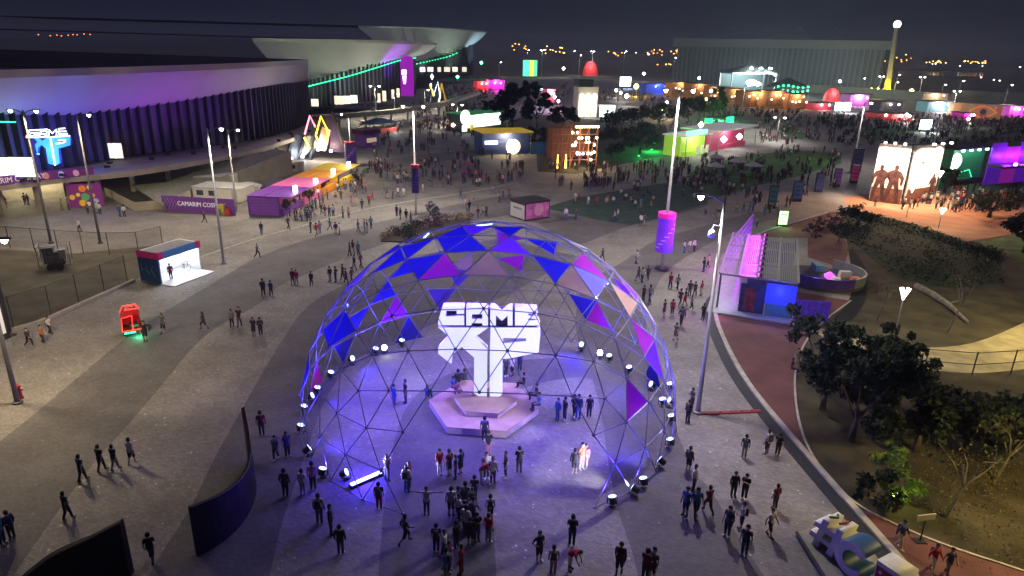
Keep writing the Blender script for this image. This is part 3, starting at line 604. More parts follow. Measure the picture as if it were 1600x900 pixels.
# magenta blade sign on the middle arena
p = near_w(W2, 632); sg = thing('blade_sign', 'tall magenta lit sign with white letters on the middle arena corner', 'sign', (0, 0, 0)); YS = p.y - 6
def rect(t, x0, x1, y0, y1, Y, m, name, th=.3):
    a = AT(x0, y1, Y); c = AT(x1, y0, Y); return MB().box(((a.x + c.x) / 2, Y, (a.z + c.z) / 2), (abs(c.x - a.x), th, abs(c.z - a.z))).build(name, m, t)
rect(sg, 626, 645, 88, 150, YS, mat('sign_magenta', (.2, .01, .3), .5, emit=(.45, .01, .6), es=.5), 'panel')
for q in ([(628, 109), (635, 109), (635, 117), (628, 117)], [(629, 119), (635, 118), (634, 131), (631, 131)]):
    vv = [AT(x, y, YS) for x, y in q]; extr([[(v.x, v.z) for v in vv]], .2, [glow('sign_white', (1, .9, 1), 2.5)] * 2, sg, 'letter', (0, 0)).location = (0, YS - .3, 0)
# raised deck, ramp and walkway before the arenas
deck_e = [(-150, 303), (0, 289), (62, 281), (110, 276), (205, 267), (330, 247), (425, 226), (492, 203)]
dk = thing('raised_deck', 'raised concrete deck on columns along the near arena', 'deck', (0, 0, 0))
DE = smoothline([P(x, y, 4.3) for x, y in deck_e], 2); DI = [near_w(W1, x) for x, _ in deck_e]; DI = smoothline([Vector((p.x - .5, p.y, 4.3)) for p in DI], 2)
loft('slab_top', DE, DI, M_CONC, dk); loft('slab_edge', [p - Vector((0, 0, .75)) for p in DE], DE, M_CONC, dk); loft('slab_underside', [p - Vector((0, 0, .75)) for p in DE], [p - Vector((0, 0, .75)) for p in DI], M_CONC, dk)
for x, y in ((3, 338), (60, 331), (110, 323), (155, 312), (207, 300), (262, 285), (330, 268), (432, 243)):
    q = P(x, y, 0); MB().box((q.x, q.y + .4, 1.78), (.5, .5, 3.55)).build('column', M_CONC, dk)
q0 = [P(-40, 332, 0), P(40, 326, 0), P(100, 320, 0)]
loft('lit_back_wall', [p + Vector((-3, 5, 0)) for p in q0], [p + Vector((-3, 5, 3.5)) for p in q0], mat('undercroft_wall', (.6, .55, .42), .8), dk)
for x, y in ((20, 325), (80, 318)): q = P(x, y); light('POINT', dk, (q.x - 1, q.y + 2.0, 3.1), 320, (1, .85, .55), size=.3)
q = P(440, 236); light('POINT', dk, (q.x - 3, q.y + 3, 3.2), 500, (1, .85, .6), size=.3)
rp = thing('access_ramp', 'pale concrete ramp sloping down from the arena deck', 'ramp', (0, 0, 0))
ra = [P(430, 232, 4.2), P(345, 255, 2.9), P(262, 284, 1.7), P(205, 290, 1.6)]; rb = [P(455, 240, 3.6), P(400, 262, 2.2), P(330, 288, 1.1), P(255, 322, .9)]
loft('ramp_slab', ra, rb, mat('ramp_greenish', (.27, .27, .2), .85, var=.2), rp, 2)
loft('ramp_wall', [Vector((p.x, p.y, 0)) for p in rb], [p + Vector((0, 0, .55)) for p in rb], M_CONC, rp); loft('landing_wall', [P(165, 305, 0), P(212, 330, 0), P(256, 326, 0)], [P(165, 305, 0) + Vector((0, 0, 1.2)), P(212, 330, 0) + Vector((0, 0, 1.2)), P(256, 326, 0) + Vector((0, 0, 1.2))], M_CONC, rp)
wk = thing('elevated_walkway', 'long curved concrete walkway on posts before the middle arena', 'walkway', (0, 0, 0))
wa = smoothline([P(x, y, 4.0) for x, y in ((485, 180), (540, 176), (600, 171), (640, 166), (690, 158), (740, 143))], 3); wb = [p + Vector((3.2, -4.2, 0)) for p in wa]
loft('deck_top', wa, wb, M_CONC, wk); loft('deck_edge', [p - Vector((0, 0, .9)) for p in wb], wb, M_CONC, wk); loft('parapet', wb, [p + Vector((0, 0, .25)) for p in wb], M_CONC, wk)
for p in wb[::2]: MB().box((p.x - .6, p.y + .8, 1.55), (.45, .45, 3.1)).build('post', M_CONC, wk)
rb2 = smoothline([P(x, y, 1.5) for x, y in ((560, 193), (600, 190), (640, 186), (675, 178))], 3); loft('lower_ramp', rb2, [p + Vector((2, -2.5, -.3)) for p in rb2], M_CONC, wk)
# ------------------------------------------------ neon letter sign, bright screens and banner on the deck
YN = near_w(W1, 75).y - 5.0
ns = thing('neon_letter_sign', 'blue neon GAME XP sign glowing on the arena deck', 'sign', (0, 0, 0))
def sp(pts): return [(AT(x / 6.43, 160 + y / 6.43, YN).x, AT(x / 6.43, 160 + y / 6.43, YN).z) for x, y in pts]
body = [(345, 350), (395, 352), (435, 385), (480, 352), (718, 342), (718, 428), (598, 462), (608, 605), (568, 632), (495, 612), (470, 462), (430, 425), (395, 450), (388, 520), (372, 470), (362, 425), (385, 395)]
M_NB = mat('neon_blue_body', (.05, .25, .7), .5, var=0, emit=(.05, .33, 1.0), es=1.1); M_NW = glow('neon_white', (.8, .9, 1.0), 3.0)
extr([sp(body), sp([(585, 385), (670, 372), (655, 398), (590, 415)])], .4, [M_NB, mat('neon_side', (.05, .1, .4), .5)], ns, 'letter_body', (0, 0)).location = (0, YN, 0)
def neon(pts, m=M_NW, r=.075): MB().ring([(x, YN - .3, z) for x, z in sp(pts)], 6, r).build('neon_tube', m, ns)
for q in ([(285, 345), (310, 278), (492, 268)], [(400, 300), (325, 305), (315, 335), (385, 335), (392, 318), (360, 320)], [(405, 345), (425, 290), (490, 288), (470, 345)], [(430, 318), (478, 318)], [(500, 350), (510, 272), (540, 310), (580, 268), (585, 340)], [(668, 258), (605, 262), (600, 290), (680, 288)], [(600, 290), (605, 318), (692, 312)], [(285, 348), (520, 345), (716, 332)], [(520, 345), (545, 500), (568, 628)], [(580, 412), (660, 398), (672, 374), (600, 380)]): neon(q)
neon([(275, 350), (300, 300)], glow('neon_red', (1, .05, .1), 3)); neon([(388, 515), (410, 515)], glow('neon_cyan', (.1, .6, 1), 3))
v = AT(75, 235, YN); light('POINT', ns, (v.x, YN + 1.8, v.z), 700, (.08, .1, 1.0), size=.6); light('POINT', ns, (v.x, YN - 1.5, v.z), 260, (.2, .4, 1.0), size=.6)
YB = P(20, 280, 4.5).y - 1.0
for k, (x0, x1, lb) in enumerate(((-30, 17, 'bright white screen at the left edge, on the arena deck'), (18.5, 50, 'bright white screen just left of the blue neon sign'))):
    s_ = thing('light_screen', lb, 'screen', (0, 0, 0)); rect(s_, x0, x1, 245, 277, YB, M_POSTD, 'frame', .3); rect(s_, x0 + 1, x1 - 1, 246.5, 275.5, YB - .2, glow('screen_warm_white', (1, .97, .85), 1.6), 'lit_face', .1)
bn = thing('deck_banner', 'purple strip banner with white lettering along the deck edge', 'banner', (0, 0, 0))
e0 = [P(-60, 297, 4.3), P(0, 289, 4.3), P(62, 281, 4.3), P(110, 276, 4.3), P(148, 272.5, 4.3)]
loft('banner_cloth', [p + Vector((0, -.12, -.1)) for p in e0], [p + Vector((0, -.12, 1.05)) for p in e0], mat('banner_purple', (.16, .03, .2), .7, emit=(.16, .03, .2), es=.15), bn)
d0 = (e0[2] - e0[1]); yaw = math.atan2(d0.y, d0.x); M_TXT = mat('print_white', (.8, .8, .8), .6, var=0, emit=(.8, .8, .8), es=.25)
text_on('CAMARIM COSPLAY', .95, M_TXT, bn, e0[1].lerp(e0[2], .38) + Vector((0, -.32, .48)), (R(90), 0, yaw), sx=.85)
for k, c in enumerate(((.7, .3, .25), (.55, .6, .75), (.75, .35, .5))):
    q = e0[2].lerp(e0[4], .15 + k * .27); MB().ring([(q.x, q.y - .3, q.z + .45), (q.x, q.y - .36, q.z + .45)], 12, .42).build('printed_shape', mat('shape%d' % k, c, .7, emit=c, es=.2), bn)
# ================================================================== THINGS ON THE LEFT
def fr(name, label, cat, xl, yl, xr, yr, group=None):
    a, yaw, w = front(xl, yl, xr, yr); return thing(name, label, cat, a, yaw, group), w
def hpx(xl, yl, ytop): return ZAT(P(xl, yl), ytop)
def bx(parent, name, m, x0, x1, y0, y1, z0, z1): return MB().box(((x0 + x1) / 2, (y0 + y1) / 2, (z0 + z1) / 2), (x1 - x0, y1 - y0, z1 - z0)).build(name, m, parent)
M_PURP = mat('board_purple', (.14, .04, .24), .65, var=.06, emit=(.14, .04, .24), es=.12)
t, w = fr('printed_hoarding', 'long purple hoarding with white lettering and chevrons', 'hoarding', 255, 330, 368, 337); h = hpx(255, 330, 305)
for k in range(4): bx(t, 'panel', M_PURP, k * w / 4 + .015, (k + 1) * w / 4 - .015, 0, .12, 0.05, h)
text_on('CAMARIM COSPLAY', .85, M_TXT, t, (w * .55, -.03, h * .55), (R(90), 0, 0), sx=.9)
for k in range(4):
    c = MB(); x = .35 + k * .42; c.ring([(x, -.03, .3), (x + .5, -.03, h * .5), (x, -.03, h - .2)], 4, .035); c.build('chevron', mat('chevron_lilac', (.4, .3, .6), .6, var=0), t)
for k, (dx, z, c) in enumerate(((0, .9, (.15, .35, .12)), (.4, 1.5, (.6, .55, .1)), (.7, .6, (.6, .25, .05)), (1.2, .9, (.55, .06, .06)), (.3, .4, (.1, .3, .4)))):
    bx(t, 'painted_block', mat('paint%d' % k, c, .6), w - 2.4 + dx, w - 1.7 + dx, -.5, -.04, .02, z)
t, w = fr('mural_board', 'purple board painted with yellow and orange flowers under the deck', 'mural', 110, 325, 163, 323); h = hpx(110, 325, 288)
bx(t, 'board', mat('mural_purple', (.22, .03, .2), .65, emit=(.22, .03, .2), es=.2), 0, w, 0, .2, .05, h)
for k, (u, v, r, c) in enumerate(((.12, .45, .35, (.7, .5, .05)), (.45, .8, .45, (.85, .25, .02)), (.66, .85, .3, (.75, .55, .1)), (.5, .45, .5, (.1, .4, .12)), (.4, .2, .45, (.8, .45, .03)), (.3, .55, .25, (.8, .6, .05)), (.72, .5, .3, (.85, .3, .15)), (.78, .25, .4, (.4, .45, .6)), (.55, .15, .3, (.75, .7, .6)))):
    MB().ring([(u * w, -.03, v * h), (u * w, -.07 - k * .012, v * h)], 10, r).build('flower', mat('flower%d' % k, c, .6, emit=c, es=.2), t)
for k, (xl, yl, xr, yr, yt, d, lb) in enumerate(((303, 314, 377, 318, 292, 4, 'long white cabin behind the purple hoarding'), (305, 296, 373, 292, 277, 4, 'white cabin roof up by the ramp, behind another cabin'), (384, 308, 410, 304, 293, 3.5, 'small white cabin at the end of the coloured containers'), (436, 274, 476, 268, 258, 5, 'pale cabin below the neon diamond frames'))):
    t, w = fr('white_cabin', lb, 'cabin', xl, yl, xr, yr, 'white site cabins'); h = hpx(xl, yl, yt); mw = mat('cabin_white', (.62, .61, .55), .6, var=.05)
    bx(t, 'body', mw, 0, w, 0, d, .1, h); bx(t, 'roof', mat('cabin_roof', (.7, .7, .64), .6), -.08, w + .08, -.08, d + .08, h, h + .1)
    bx(t, 'door', mat('cabin_door', (.4, .42, .42), .5), w - 1.3, w - .45, -.05, -.004, .12, min(2.1, h - .1)); bx(t, 'base_frame', M_POSTD, .1, w - .1, .1, d - .1, 0, .1)
    for q in range(2): bx(t, 'window', mat('cabin_pane', (.05, .06, .08), .2), .6 + q * 1.8, 1.6 + q * 1.8, -.04, -.004, min(1.1, h * .45), min(1.9, h * .8))
# row of shipping containers: violet, pink, orange and yellow
cc = [((.11, .03, .22), 'violet'), ((.55, .12, .3), 'pink'), ((.65, .26, .03), 'orange'), ((.78, .52, .02), 'yellow')]
A0, B0 = P(383, 336), P(440, 340); far0 = P(552, 281); dirv = (far0 - B0); L = dirv.length / 4
yaw = math.atan2(dirv.y, dirv.x); wid = (B0 - A0).length * .85; hc = hpx(440, 340, 309)
for k, (c, nm) in enumerate(cc):
    o = B0 + dirv * (k / 4); t = thing('container_stall', '%s shipping container stall in the coloured row, %s' % (nm, ('nearest the purple hoarding', 'second from the purple end', 'second from the yellow end', 'nearest the neon diamonds')[k]), 'container', o, yaw, 'coloured container stalls')
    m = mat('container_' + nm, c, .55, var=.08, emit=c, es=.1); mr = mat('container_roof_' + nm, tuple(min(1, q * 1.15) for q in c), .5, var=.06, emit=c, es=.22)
    for i in range(int(L / .5)):
        x = i * .5; bx(t, 'wall_rib', m, x + .02, x + .46, wid - .02, wid + .06, .15, hc - .15)
    bx(t, 'back_wall', m, .0, L - .03, wid - .1, wid - .02, .1, hc); bx(t, 'end_wall', m, .0, .12, .12, wid - .1, .1, hc)
    if k == 0:
        for i in range(6): bx(t, 'slat', mat('slat_violet', (.2, .06, .36), .5, emit=(.2, .06, .36), es=.1), -.1, -.005, .3, wid - .3, .25 + i * hc / 6.8, .25 + i * hc / 6.8 + .28)
    bx(t, 'floor', M_POSTD, 0, L - .03, .0, wid - .1, .0, .1)
    bx(t, 'roof', mr, -.1, L - .02, -1.4, wid * .48, hc, hc + .1); bx(t, 'roof_back', mr, -.1, L - .02, wid * .52, wid + .1, hc + .02, hc + .12)
    bx(t, 'counter', m, .4, L - .4, -.1, .3, .1, 1.05)
    bx(t, 'roof_lamp', glow('lamp_block_white', (1, .97, .9), 6), L * .45, L * .45 + .45, -.9, -.45, hc + .1, hc + (.95 if k != 1 else .7))
    light('POINT', t, (L * .5, -.6, hc - .3), 260, (1, .8, .5), size=.25); light('POINT', t, (L * .47, -.7, hc + 1.4), 130, (1, .95, .85), size=.2)
# neon diamond gate
t, w = fr('neon_diamond_gate', 'black slanted gate with large pink and yellow neon diamonds', 'gate', 450, 256, 545, 243); YD = P(495, 250).y
M_BLK = mat('gate_black', (.02, .02, .022), .5, var=.05); M_PINK = glow('neon_pink', (1, .2, .3), 3.5); M_YEL = glow('neon_yellow', (1, .75, .05), 3.5)
t.location = (0, 0, 0); t.rotation_euler = (0, 0, 0)
def D(x, y): v = AT(420 + x / 7.5, 160 + y / 7.5, YD); return (v.x, v.z)
def slab(pts, m, name, dy=0.0, th=.25): o = extr([[D(*q) for q in pts]], th, [m, m], t, name, (0, 0)); o.location = (0, YD + dy, 0); return o
slab([(270, 380), (410, 385), (330, 720), (210, 720)], mat('gate_panel_grey', (.16, .17, .2), .4), 'panel', .6); slab([(415, 390), (530, 390), (490, 560), (350, 690)], mat('gate_panel_grey2', (.2, .22, .2), .4), 'panel', .4)
slab([(490, 145), (740, 130), (900, 590), (780, 590), (700, 560), (720, 330)], mat('gate_violet', (.05, .03, .1), .5), 'panel', .8); slab([(620, 290), (720, 330), (660, 570), (545, 560)], mat('gate_lit_panel', (.7, .5, .4), .5), 'panel', .5)
def beam(pts, m, name, r, dy=0.0): MB().ring([(D(*q)[0], YD + dy, D(*q)[1]) for q in pts], 6, r).build(name, m, t)
beam([(490, 145), (345, 660)], M_BLK, 'beam', .35); beam([(620, 150), (470, 760)], M_BLK, 'beam', .4); beam([(490, 145), (740, 130)], M_BLK, 'beam', .3); beam([(740, 130), (900, 590)], M_BLK, 'beam', .35, .6); beam([(285, 380), (200, 720)], M_BLK, 'beam', .35)
for q, m in (([(430, 370), (492, 152), (556, 285)], M_PINK), ([(560, 385), (620, 160), (706, 340), (655, 560), (560, 385)], M_YEL), ([(425, 405), (490, 535)], M_YEL)): beam(q, m, 'neon_tube', .16, -.6)
for x, y, c, pwr in ((280, 665, COOL, 260), (410, 640, COOL, 300), (590, 560, WHITE, 900), (740, 575, (1, .7, .4), 500)):
    v = D(x, y); MB().box((v[0], YD - .7, v[1] + .2), (.5, .4, .4)).build('floodlight', glow('flood_face', (1, .95, .85), 8), t); light('POINT', t, (v[0], YD - 1.0, v[1] + .9), pwr, c, size=.2)
# purple ticket kiosk, teal tent, round red stool table
t, w = fr('ticket_kiosk', 'dark purple kiosk with overhanging flat roof beside the crowd', 'kiosk', 568, 231, 594, 228); h = hpx(568, 231, 204)
bx(t, 'body', M_PURP, .5, w - .3, 0, w * .7, 0, h - 1.0); bx(t, 'roof', mat('kiosk_red', (.2, .03, .1), .6), 0, w, -.4, w * .8, h - 1.0, h); bx(t, 'hatch', mat('kiosk_hatch', (.5, .4, .3), .5, emit=(.8, .6, .4), es=.4), 1.0, w - 1.0, -.03, -.003, 1.0, 2.0)
t, w = fr('teal_tent', 'small tent with a striped teal hip roof in the crowd', 'tent', 585, 210, 622, 205); h = hpx(585, 210, 186)
for sx, sy in ((0, 0), (w, 0), (0, 5), (w, 5)): MB().ring([(sx, sy, 0), (sx, sy, 2.6)], 6, .06).build('leg', M_POST, t)
for k in range(4):
    cn = [(-.3, -.3), (w + .3, -.3), (w + .3, 5.3), (-.3, 5.3)]; a, b = cn[k], cn[(k + 1) % 4]; MB().add([(*a, 2.5), (*b, 2.5), (w / 2, 2.5, h)], [(0, 1, 2)]).build('roof_panel', mat('tent_teal%d' % (k % 2), ((.06, .2, .25), (.04, .12, .2))[k % 2], .6), t)
bx(t, 'counter', mat('counter_red', (.5, .08, .06), .6, emit=(.5, .08, .06), es=.3), .2, w - .2, .1, .6, 0, 1.1); light('POINT', t, (w * .8, -.5, 2.2), 500, WHITE, size=.3)
# wire fences
M_FW = see('chain_mesh', (.05, .055, .04), .22); M_FP = mat('fence_post_green', (.035, .05, .03), .5)
def fence(pts, h, label, step=2.9):
    G = [P(*p) for p in pts]; t = thing('wire_fence', label, 'fence', G[0]); G = [g_ - G[0] for g_ in G]; S = resample(smoothline(G, 3), step)
    for p in S: MB().ring([p, p + Vector((0, 0, h))], 6, .04).build('post', M_FP, t)
    for a, b in zip(S, S[1:]): MB().add([a + Vector((0, 0, .1)), b + Vector((0, 0, .1)), b + Vector((0, 0, h - .05)), a + Vector((0, 0, h - .05))], [(0, 1, 2, 3)]).build('mesh_panel', M_FW, t)
    for a, b in zip(S, S[1:]): MB().ring([a + Vector((0, 0, h - .05)), b + Vector((0, 0, h - .05))], 5, .022).build('top_rail', M_FP, t)
    return t
fence([(-60, 562), (0, 520), (60, 502), (110, 480), (165, 456), (216, 433)], 2.6, 'tall dark wire fence running from the blue booth to the left edge')
fence([(-60, 383), (22, 388), (117, 395), (205, 398), (250, 388), (288, 377)], 2.4, 'tall wire fence behind the caged generator')
kb = resample(smoothline([P(*p) for p in [(-60, 566), (0, 524), (60, 506), (110, 484), (165, 460), (216, 437)]], 3), 1.2)
t = thing('fence_kerb', 'low pale stone kerb at the foot of the wire fence', 'kerb', kb[0])
for a, b in zip(kb, kb[1:]):
    m_ = (a + b) / 2 - kb[0]; MB().box((m_.x, m_.y, .12), ((b - a).length - .02, .3, .24), math.atan2((b - a).y, (b - a).x)).build('kerb_stone', M_KERB, t)
struct(sheet('yard_asphalt', [P(*p) for p in [(-200, 640), (0, 522), (110, 482), (216, 435), (280, 380), (117, 396), (-200, 380)]], 0.009, mat('yard_asphalt', (.09, .08, .06), .9, var=.3, scale=.5)))
# caged generator on wheels
t, w = fr('caged_generator', 'wheeled generator in a grey wire cage behind the fence', 'generator', 63, 425, 112, 420)
for sx in (0, w):
    for sy in (0, 2.0): MB().ring([(sx, sy, .4), (sx, sy, 2.4)], 6, .04).build('cage_post', M_POST, t)
for z in (.45, 1.4, 2.4): MB().ring([(0, 0, z), (w, 0, z), (w, 2, z), (0, 2, z), (0, 0, z)], 5, .03).build('cage_rail', M_POST, t)
for k in range(9): MB().ring([((k + .5) * w / 9, 0, .45), ((k + .5) * w / 9, 0, 2.4)], 4, .014).build('cage_bar', M_POST, t)
bx(t, 'engine', mat('engine_grey', (.14, .14, .16), .5, var=.2), .4, w - .5, .4, 1.7, .6, 1.7); bx(t, 'control_box', mat('engine_box', (.3, .3, .28), .5), w - .9, w - .3, .3, .9, 1.0, 1.9); bx(t, 'fuel_tank', mat('tank_dark', (.08, .08, .09), .4), .3, w * .5, .5, 1.5, 1.72, 2.15)
for x in (w * .35, w * .65):
    for y in (-.05, 1.85): MB().ring([(x, y, .35), (x, y + .2, .35)], 14, .35).build('wheel', M_CAN, t)
# blue exhibition booth with a lit white interior
t, w = fr('exhibition_booth', 'blue walled exhibition booth with bright white interior and bicycle', 'booth', 252, 445, 316, 422); h = hpx(252, 445, 396); d = 2.5
MBL = mat('booth_blue', (.03, .10, .25), .6, var=.08); MRD = mat('booth_crimson', (.45, .02, .12), .6, emit=(.45, .02, .12), es=.15); MWH = mat('booth_white', (.8, .8, .8), .6, var=.03)
bx(t, 'side_wall', MBL, 0, .15, 0, d, 0, h); bx(t, 'side_wall', MWH, w - .15, w, 0, d, 0, h - .1); bx(t, 'back_wall', MWH, .15, w - .15, d - .15, d, 0, h - .1); bx(t, 'sign_board', mat('booth_sign_blue', (.04, .13, .3), .6, emit=(.04, .13, .3), es=.25), .5, w - .5, -.15, .05, h - .65, h)
bx(t, 'sign_end', MRD, -.02, .5, -.17, .06, h - .65, h + .02); bx(t, 'sign_end', MRD, w - .5, w + .02, -.17, .06, h - .65, h + .02); bx(t, 'floor', MWH, 0, w, -1.6, d - .15, 0.01, .09); bx(t, 'roof_sheet', M_POST, .15, w - .15, .06, d - .15, h - .2, h - .1)
bx(t, 'blue_graphic', mat('graphic_cyan', (.05, .35, .7), .5, emit=(.05, .35, .7), es=.6), .2, w * .45, d - .2, d - .155, .9, h - .3); bx(t, 'side_band', MRD, -.012, -.002, .0, d, h - .6, h)
for k in range(3): MB().ring([(-.02, .5 + k * .7, .6 + .3 * k), (-.02, 1.0 + k * .6, 1.3), (-.02, .7 + k * .7, 1.7)], 5, .03).build('side_mark', mat('mark_pale', (.3, .45, .55), .6), t)
light('POINT', t, (w * .5, d * .45, h - .55), 260, (.9, .97, 1), size=.3); light('POINT', t, (w * .8, d * .45, h - .55), 180, (.9, .97, 1), size=.3)
a_, yw_, _ = front(252, 445, 316, 422)
bi = thing('display_bicycle', 'small dark bicycle shown inside the bright blue booth', 'bicycle', a_ + Matrix.Rotation(yw_, 3, 'Z') @ Vector((w * .72, .6, .09)), yw_ + .3)
for x in (-.5, .5): 
    b = MB(); b.ring([(x + .33 * math.cos(q * .5236), 0, .33 + .33 * math.sin(q * .5236)) for q in range(13)], 5, .025, cap=False); b.build('wheel', M_CAN, bi)
b = MB(); b.ring([(-.5, 0, .33), (-.15, 0, .33), (.38, 0, .8), (-.25, 0, .78), (-.5, 0, .33)], 5, .025); b.ring([(-.15, 0, .33), (-.27, 0, .85)], 5, .025); b.ring([(.5, 0, .33), (.36, 0, .95)], 5, .022); b.build('frame', mat('bike_red', (.3, .03, .03), .4), bi)
MB().box((-.28, 0, .9), (.25, .14, .05)).build('saddle', M_CAN, bi); MB().ring([(.36, -.25, .98), (.36, .25, .98)], 5, .02).build('handlebar', M_CAN, bi)
# red neon cargo trike with a green glow below
t, w = fr('neon_trike', 'covered trike outlined in red neon with green light beneath', 'trike', 193, 528, 226, 522); h = hpx(193, 528, 488); MR = mat('trike_red', (.4, .02, .02), .4, emit=(.5, .01, .01), es=.06); NR = glow('neon_tube_red', (1, .03, .02), 4)
b = MB(); b.add([(0, 0, .4), (w, 0, .4), (w, 1.3, .4), (0, 1.3, .4), (.1, .05, h * .75), (w * .95, .05, h * .85), (w * .95, 1.25, h * .85), (.1, 1.25, h * .75), (.35, .15, h), (w * .85, .15, h), (w * .85, 1.15, h), (.35, 1.15, h)],
    [(3, 2, 1, 0), (3, 0, 4, 7), (4, 5, 9, 8), (5, 6, 10, 9), (6, 7, 11, 10), (7, 4, 8, 11), (8, 9, 10, 11), (2, 3, 7, 6)]); b.build('cabin', MR, t)
for q in ([(0, -.03, .45), (.08, -.03, h * .75), (w * .55, -.03, h * .8)], [(.08, 1.32, h * .75), (.35, 1.2, h + .03), (w * .85, 1.2, h + .03), (w, 1.3, h * .8)], [(0, -.03, .5), (w, -.03, .5)], [(.35, .12, h + .03), (w * .85, .12, h + .03)], [(w * .55, -.03, h * .8), (w * .5, -.03, .5)]): MB().ring(q, 6, .022).build('neon_tube', NR, t)
for x, y in ((.3, .1), (.3, 1.2), (w + .3, .65)): MB().ring([(x, y - .06, .3), (x, y + .06, .3)], 12, .3).build('wheel', M_CAN, t)
bx(t, 'seat', M_CAN, w * .4, w * .8, .3, 1.0, .6, .8); bx(t, 'under_light', glow('under_green', (.03, 1, .4), 4), .1, w * .6, -.12, -.06, .3, .38)
light('POINT', t, (w * .7, -.35, .3), 60, (.03, 1, .42), size=.15); light('POINT', t, (w * .5, .5, h * .6), 12, (1, .05, .03), size=.2)
# totem with screen at the left edge
t, w = fr('screen_totem', 'black framed screen totem at the left edge of the square', 'screen', -32, 545, 18, 524); h = hpx(18, 524, 402)
for x in (0, w): MB().box((x, .2, h / 2), (.28, .3, h)).build('leg', M_BLK, t)
bx(t, 'screen_frame', M_BLK, 0, w, .05, .35, h * .55, h); bx(t, 'screen_face', glow('screen_grey', (.35, .38, .5), .45), .2, w - .2, -.02, .04, h * .6, h - .2); bx(t, 'white_board', mat('white_board', (.7, .7, .66), .6, emit=(.8, .8, .7), es=.35), .15, w - .25, .1, .3, .3, h * .42); bx(t, 'foot', M_BLK, -.2, w + .2, -.3, .7, 0, .12)
t = thing('crowd_barrier', 'grey steel barrier leaning by the screen totem', 'barrier', P(22, 540), front(22, 540, 52, 528)[1]); w = front(22, 540, 52, 528)[2]
MB().ring([(0, 0, .02), (0, 0, 1.05), (w, 0, 1.05), (w, 0, .02)], 6, .03).build('frame', M_POST, t)
for k in range(8): MB().ring([((k + 1) * w / 9, 0, .2), ((k + 1) * w / 9, 0, 1.05)], 4, .012).build('bar', M_POST, t)
MB().ring([(0, 0, .2), (w, 0, .2)], 5, .02).build('lower_rail', M_POST, t)
t = thing('fire_hydrant', 'small red hydrant standing by the left lamp post', 'hydrant', P(32, 622))
MB().lathe([(.2, 0), (.2, .08), (.14, .1), (.14, .75), (.18, .78), (.15, .9), (.05, .98)], 12).build('body', mat('hydrant_red', (.4, .03, .03), .5), t); MB().ring([(-.25, 0, .6), (.25, 0, .6)], 8, .07).build('outlet', mat('hydrant_red', (.4, .03, .03), .5), t)
# curved weathered steel walls in the foreground
M_CORT = mat('weathered_steel', (.024, .017, .017), .75, .1, var=.35, scale=1.2, bump=.2)
def steelwall(base, top, th, label, seams):
    t = thing('steel_wall', label, 'sculpture', P(*base[len(base) // 2])); o = P(*base[len(base) // 2]); B_ = smoothline([P(*q) - o for q in base], 4); n = len(B_)
    tp = smoothline([Vector((0, q, 0)) for q in top], 4); out = []
    T_ = [Vector((b_.x, b_.y, ZAT(b_ + o, tp[i].y))) for i, b_ in enumerate(B_)]
    for k in range(seams):
        i0, i1 = k * (n - 1) // seams, (k + 1) * (n - 1) // seams; a, b2 = B_[i0:i1 + 1], T_[i0:i1 + 1]
        off = []
        for i in range(len(a)):
            tn = (a[min(i + 1, len(a) - 1)] - a[max(i - 1, 0)]).normalized(); off.append(Vector((-tn.y, tn.x, 0)) * th)
        m = len(a); vs = a + b2 + [p + q for p, q in zip(a, off)] + [p + q for p, q in zip(b2, off)]; fs = []
        for i in range(m - 1): fs += [(i, i + 1, m + i + 1, m + i), (2 * m + i + 1, 2 * m + i, 3 * m + i, 3 * m + i + 1), (m + i, m + i + 1, 3 * m + i + 1, 3 * m + i)]
        fs += [(0, m, 3 * m, 2 * m), (m - 1, 3 * m - 1, 4 * m - 1, 2 * m - 1)]
        vs = [v.lerp(vs[(j // m) * m + m // 2], .004) for j, v in enumerate(vs)]
        MB().add(vs, fs).build('steel_plate', M_CORT, t, smooth=False)
    for i in range(0, n - 1, 2): MB().ring([T_[i] + Vector((0, 0, .02)), T_[min(i + 2, n - 1)] + Vector((0, 0, .02))], 4, .025).build('top_edge', mat('steel_edge', (.16, .13, .12), .5, .5), t)
steelwall([(309, 870), (350, 846), (386, 808), (401, 765), (393, 722)], [794, 776, 748, 706, 636], .18, 'dark curved steel wall left of the dome, tapering to a tall tip', 4)
steelwall([(30, 935), (90, 918), (150, 905), (204, 902)], [915, 872, 845, 818], .35, 'dark pointed steel wall cut off by the bottom left edge', 3)
# ================================================================== THINGS ON THE RIGHT
M_LOUV = mat('louvre_grey', (.22, .23, .22), .5, .3, var=.08); M_VIO = mat('wall_violet', (.07, .03, .25), .5, var=.1)
# louvred kiosk with purple roof lamps
hz = 3.3; c0, c1, c2, c3 = P(1124, 427, hz), P(1248, 443, hz), P(1259, 371, hz), P(1164, 363, hz)
kyaw = math.atan2((c1 - c0).y, (c1 - c0).x); kw = (c1 - c0).length; kd = ((c3 - c0).length + (c2 - c1).length) / 2 * .93
t = thing('louvred_kiosk', 'long kiosk with grey louvre roof washed by purple lamps', 'kiosk', (c0.x, c0.y, 0), kyaw); K = t
bx(t, 'deck', mat('kiosk_deck', (.3, .3, .36), .6), -.6, kw + .2, -1.2, kd + .3, 0.02, .14)
for i in range(4):
    for j in range(3):
        x0, x1 = kw * i / 4, kw * (i + 1) / 4; y0, y1 = kd * j / 3, kd * (j + 1) / 3
        f = bx(t, 'roof_frame', M_POST, x0 + .02, x1 - .02, y0 + .02, y0 + .1, hz - .12, hz + .04)
        for k in range(9): bx(f, 'louvre', M_LOUV, x0 + .1 + k * (x1 - x0 - .1) / 9, x0 + .1 + (k + .62) * (x1 - x0 - .1) / 9, y0 + .1, y1 - .02, hz - .05, hz + .01)
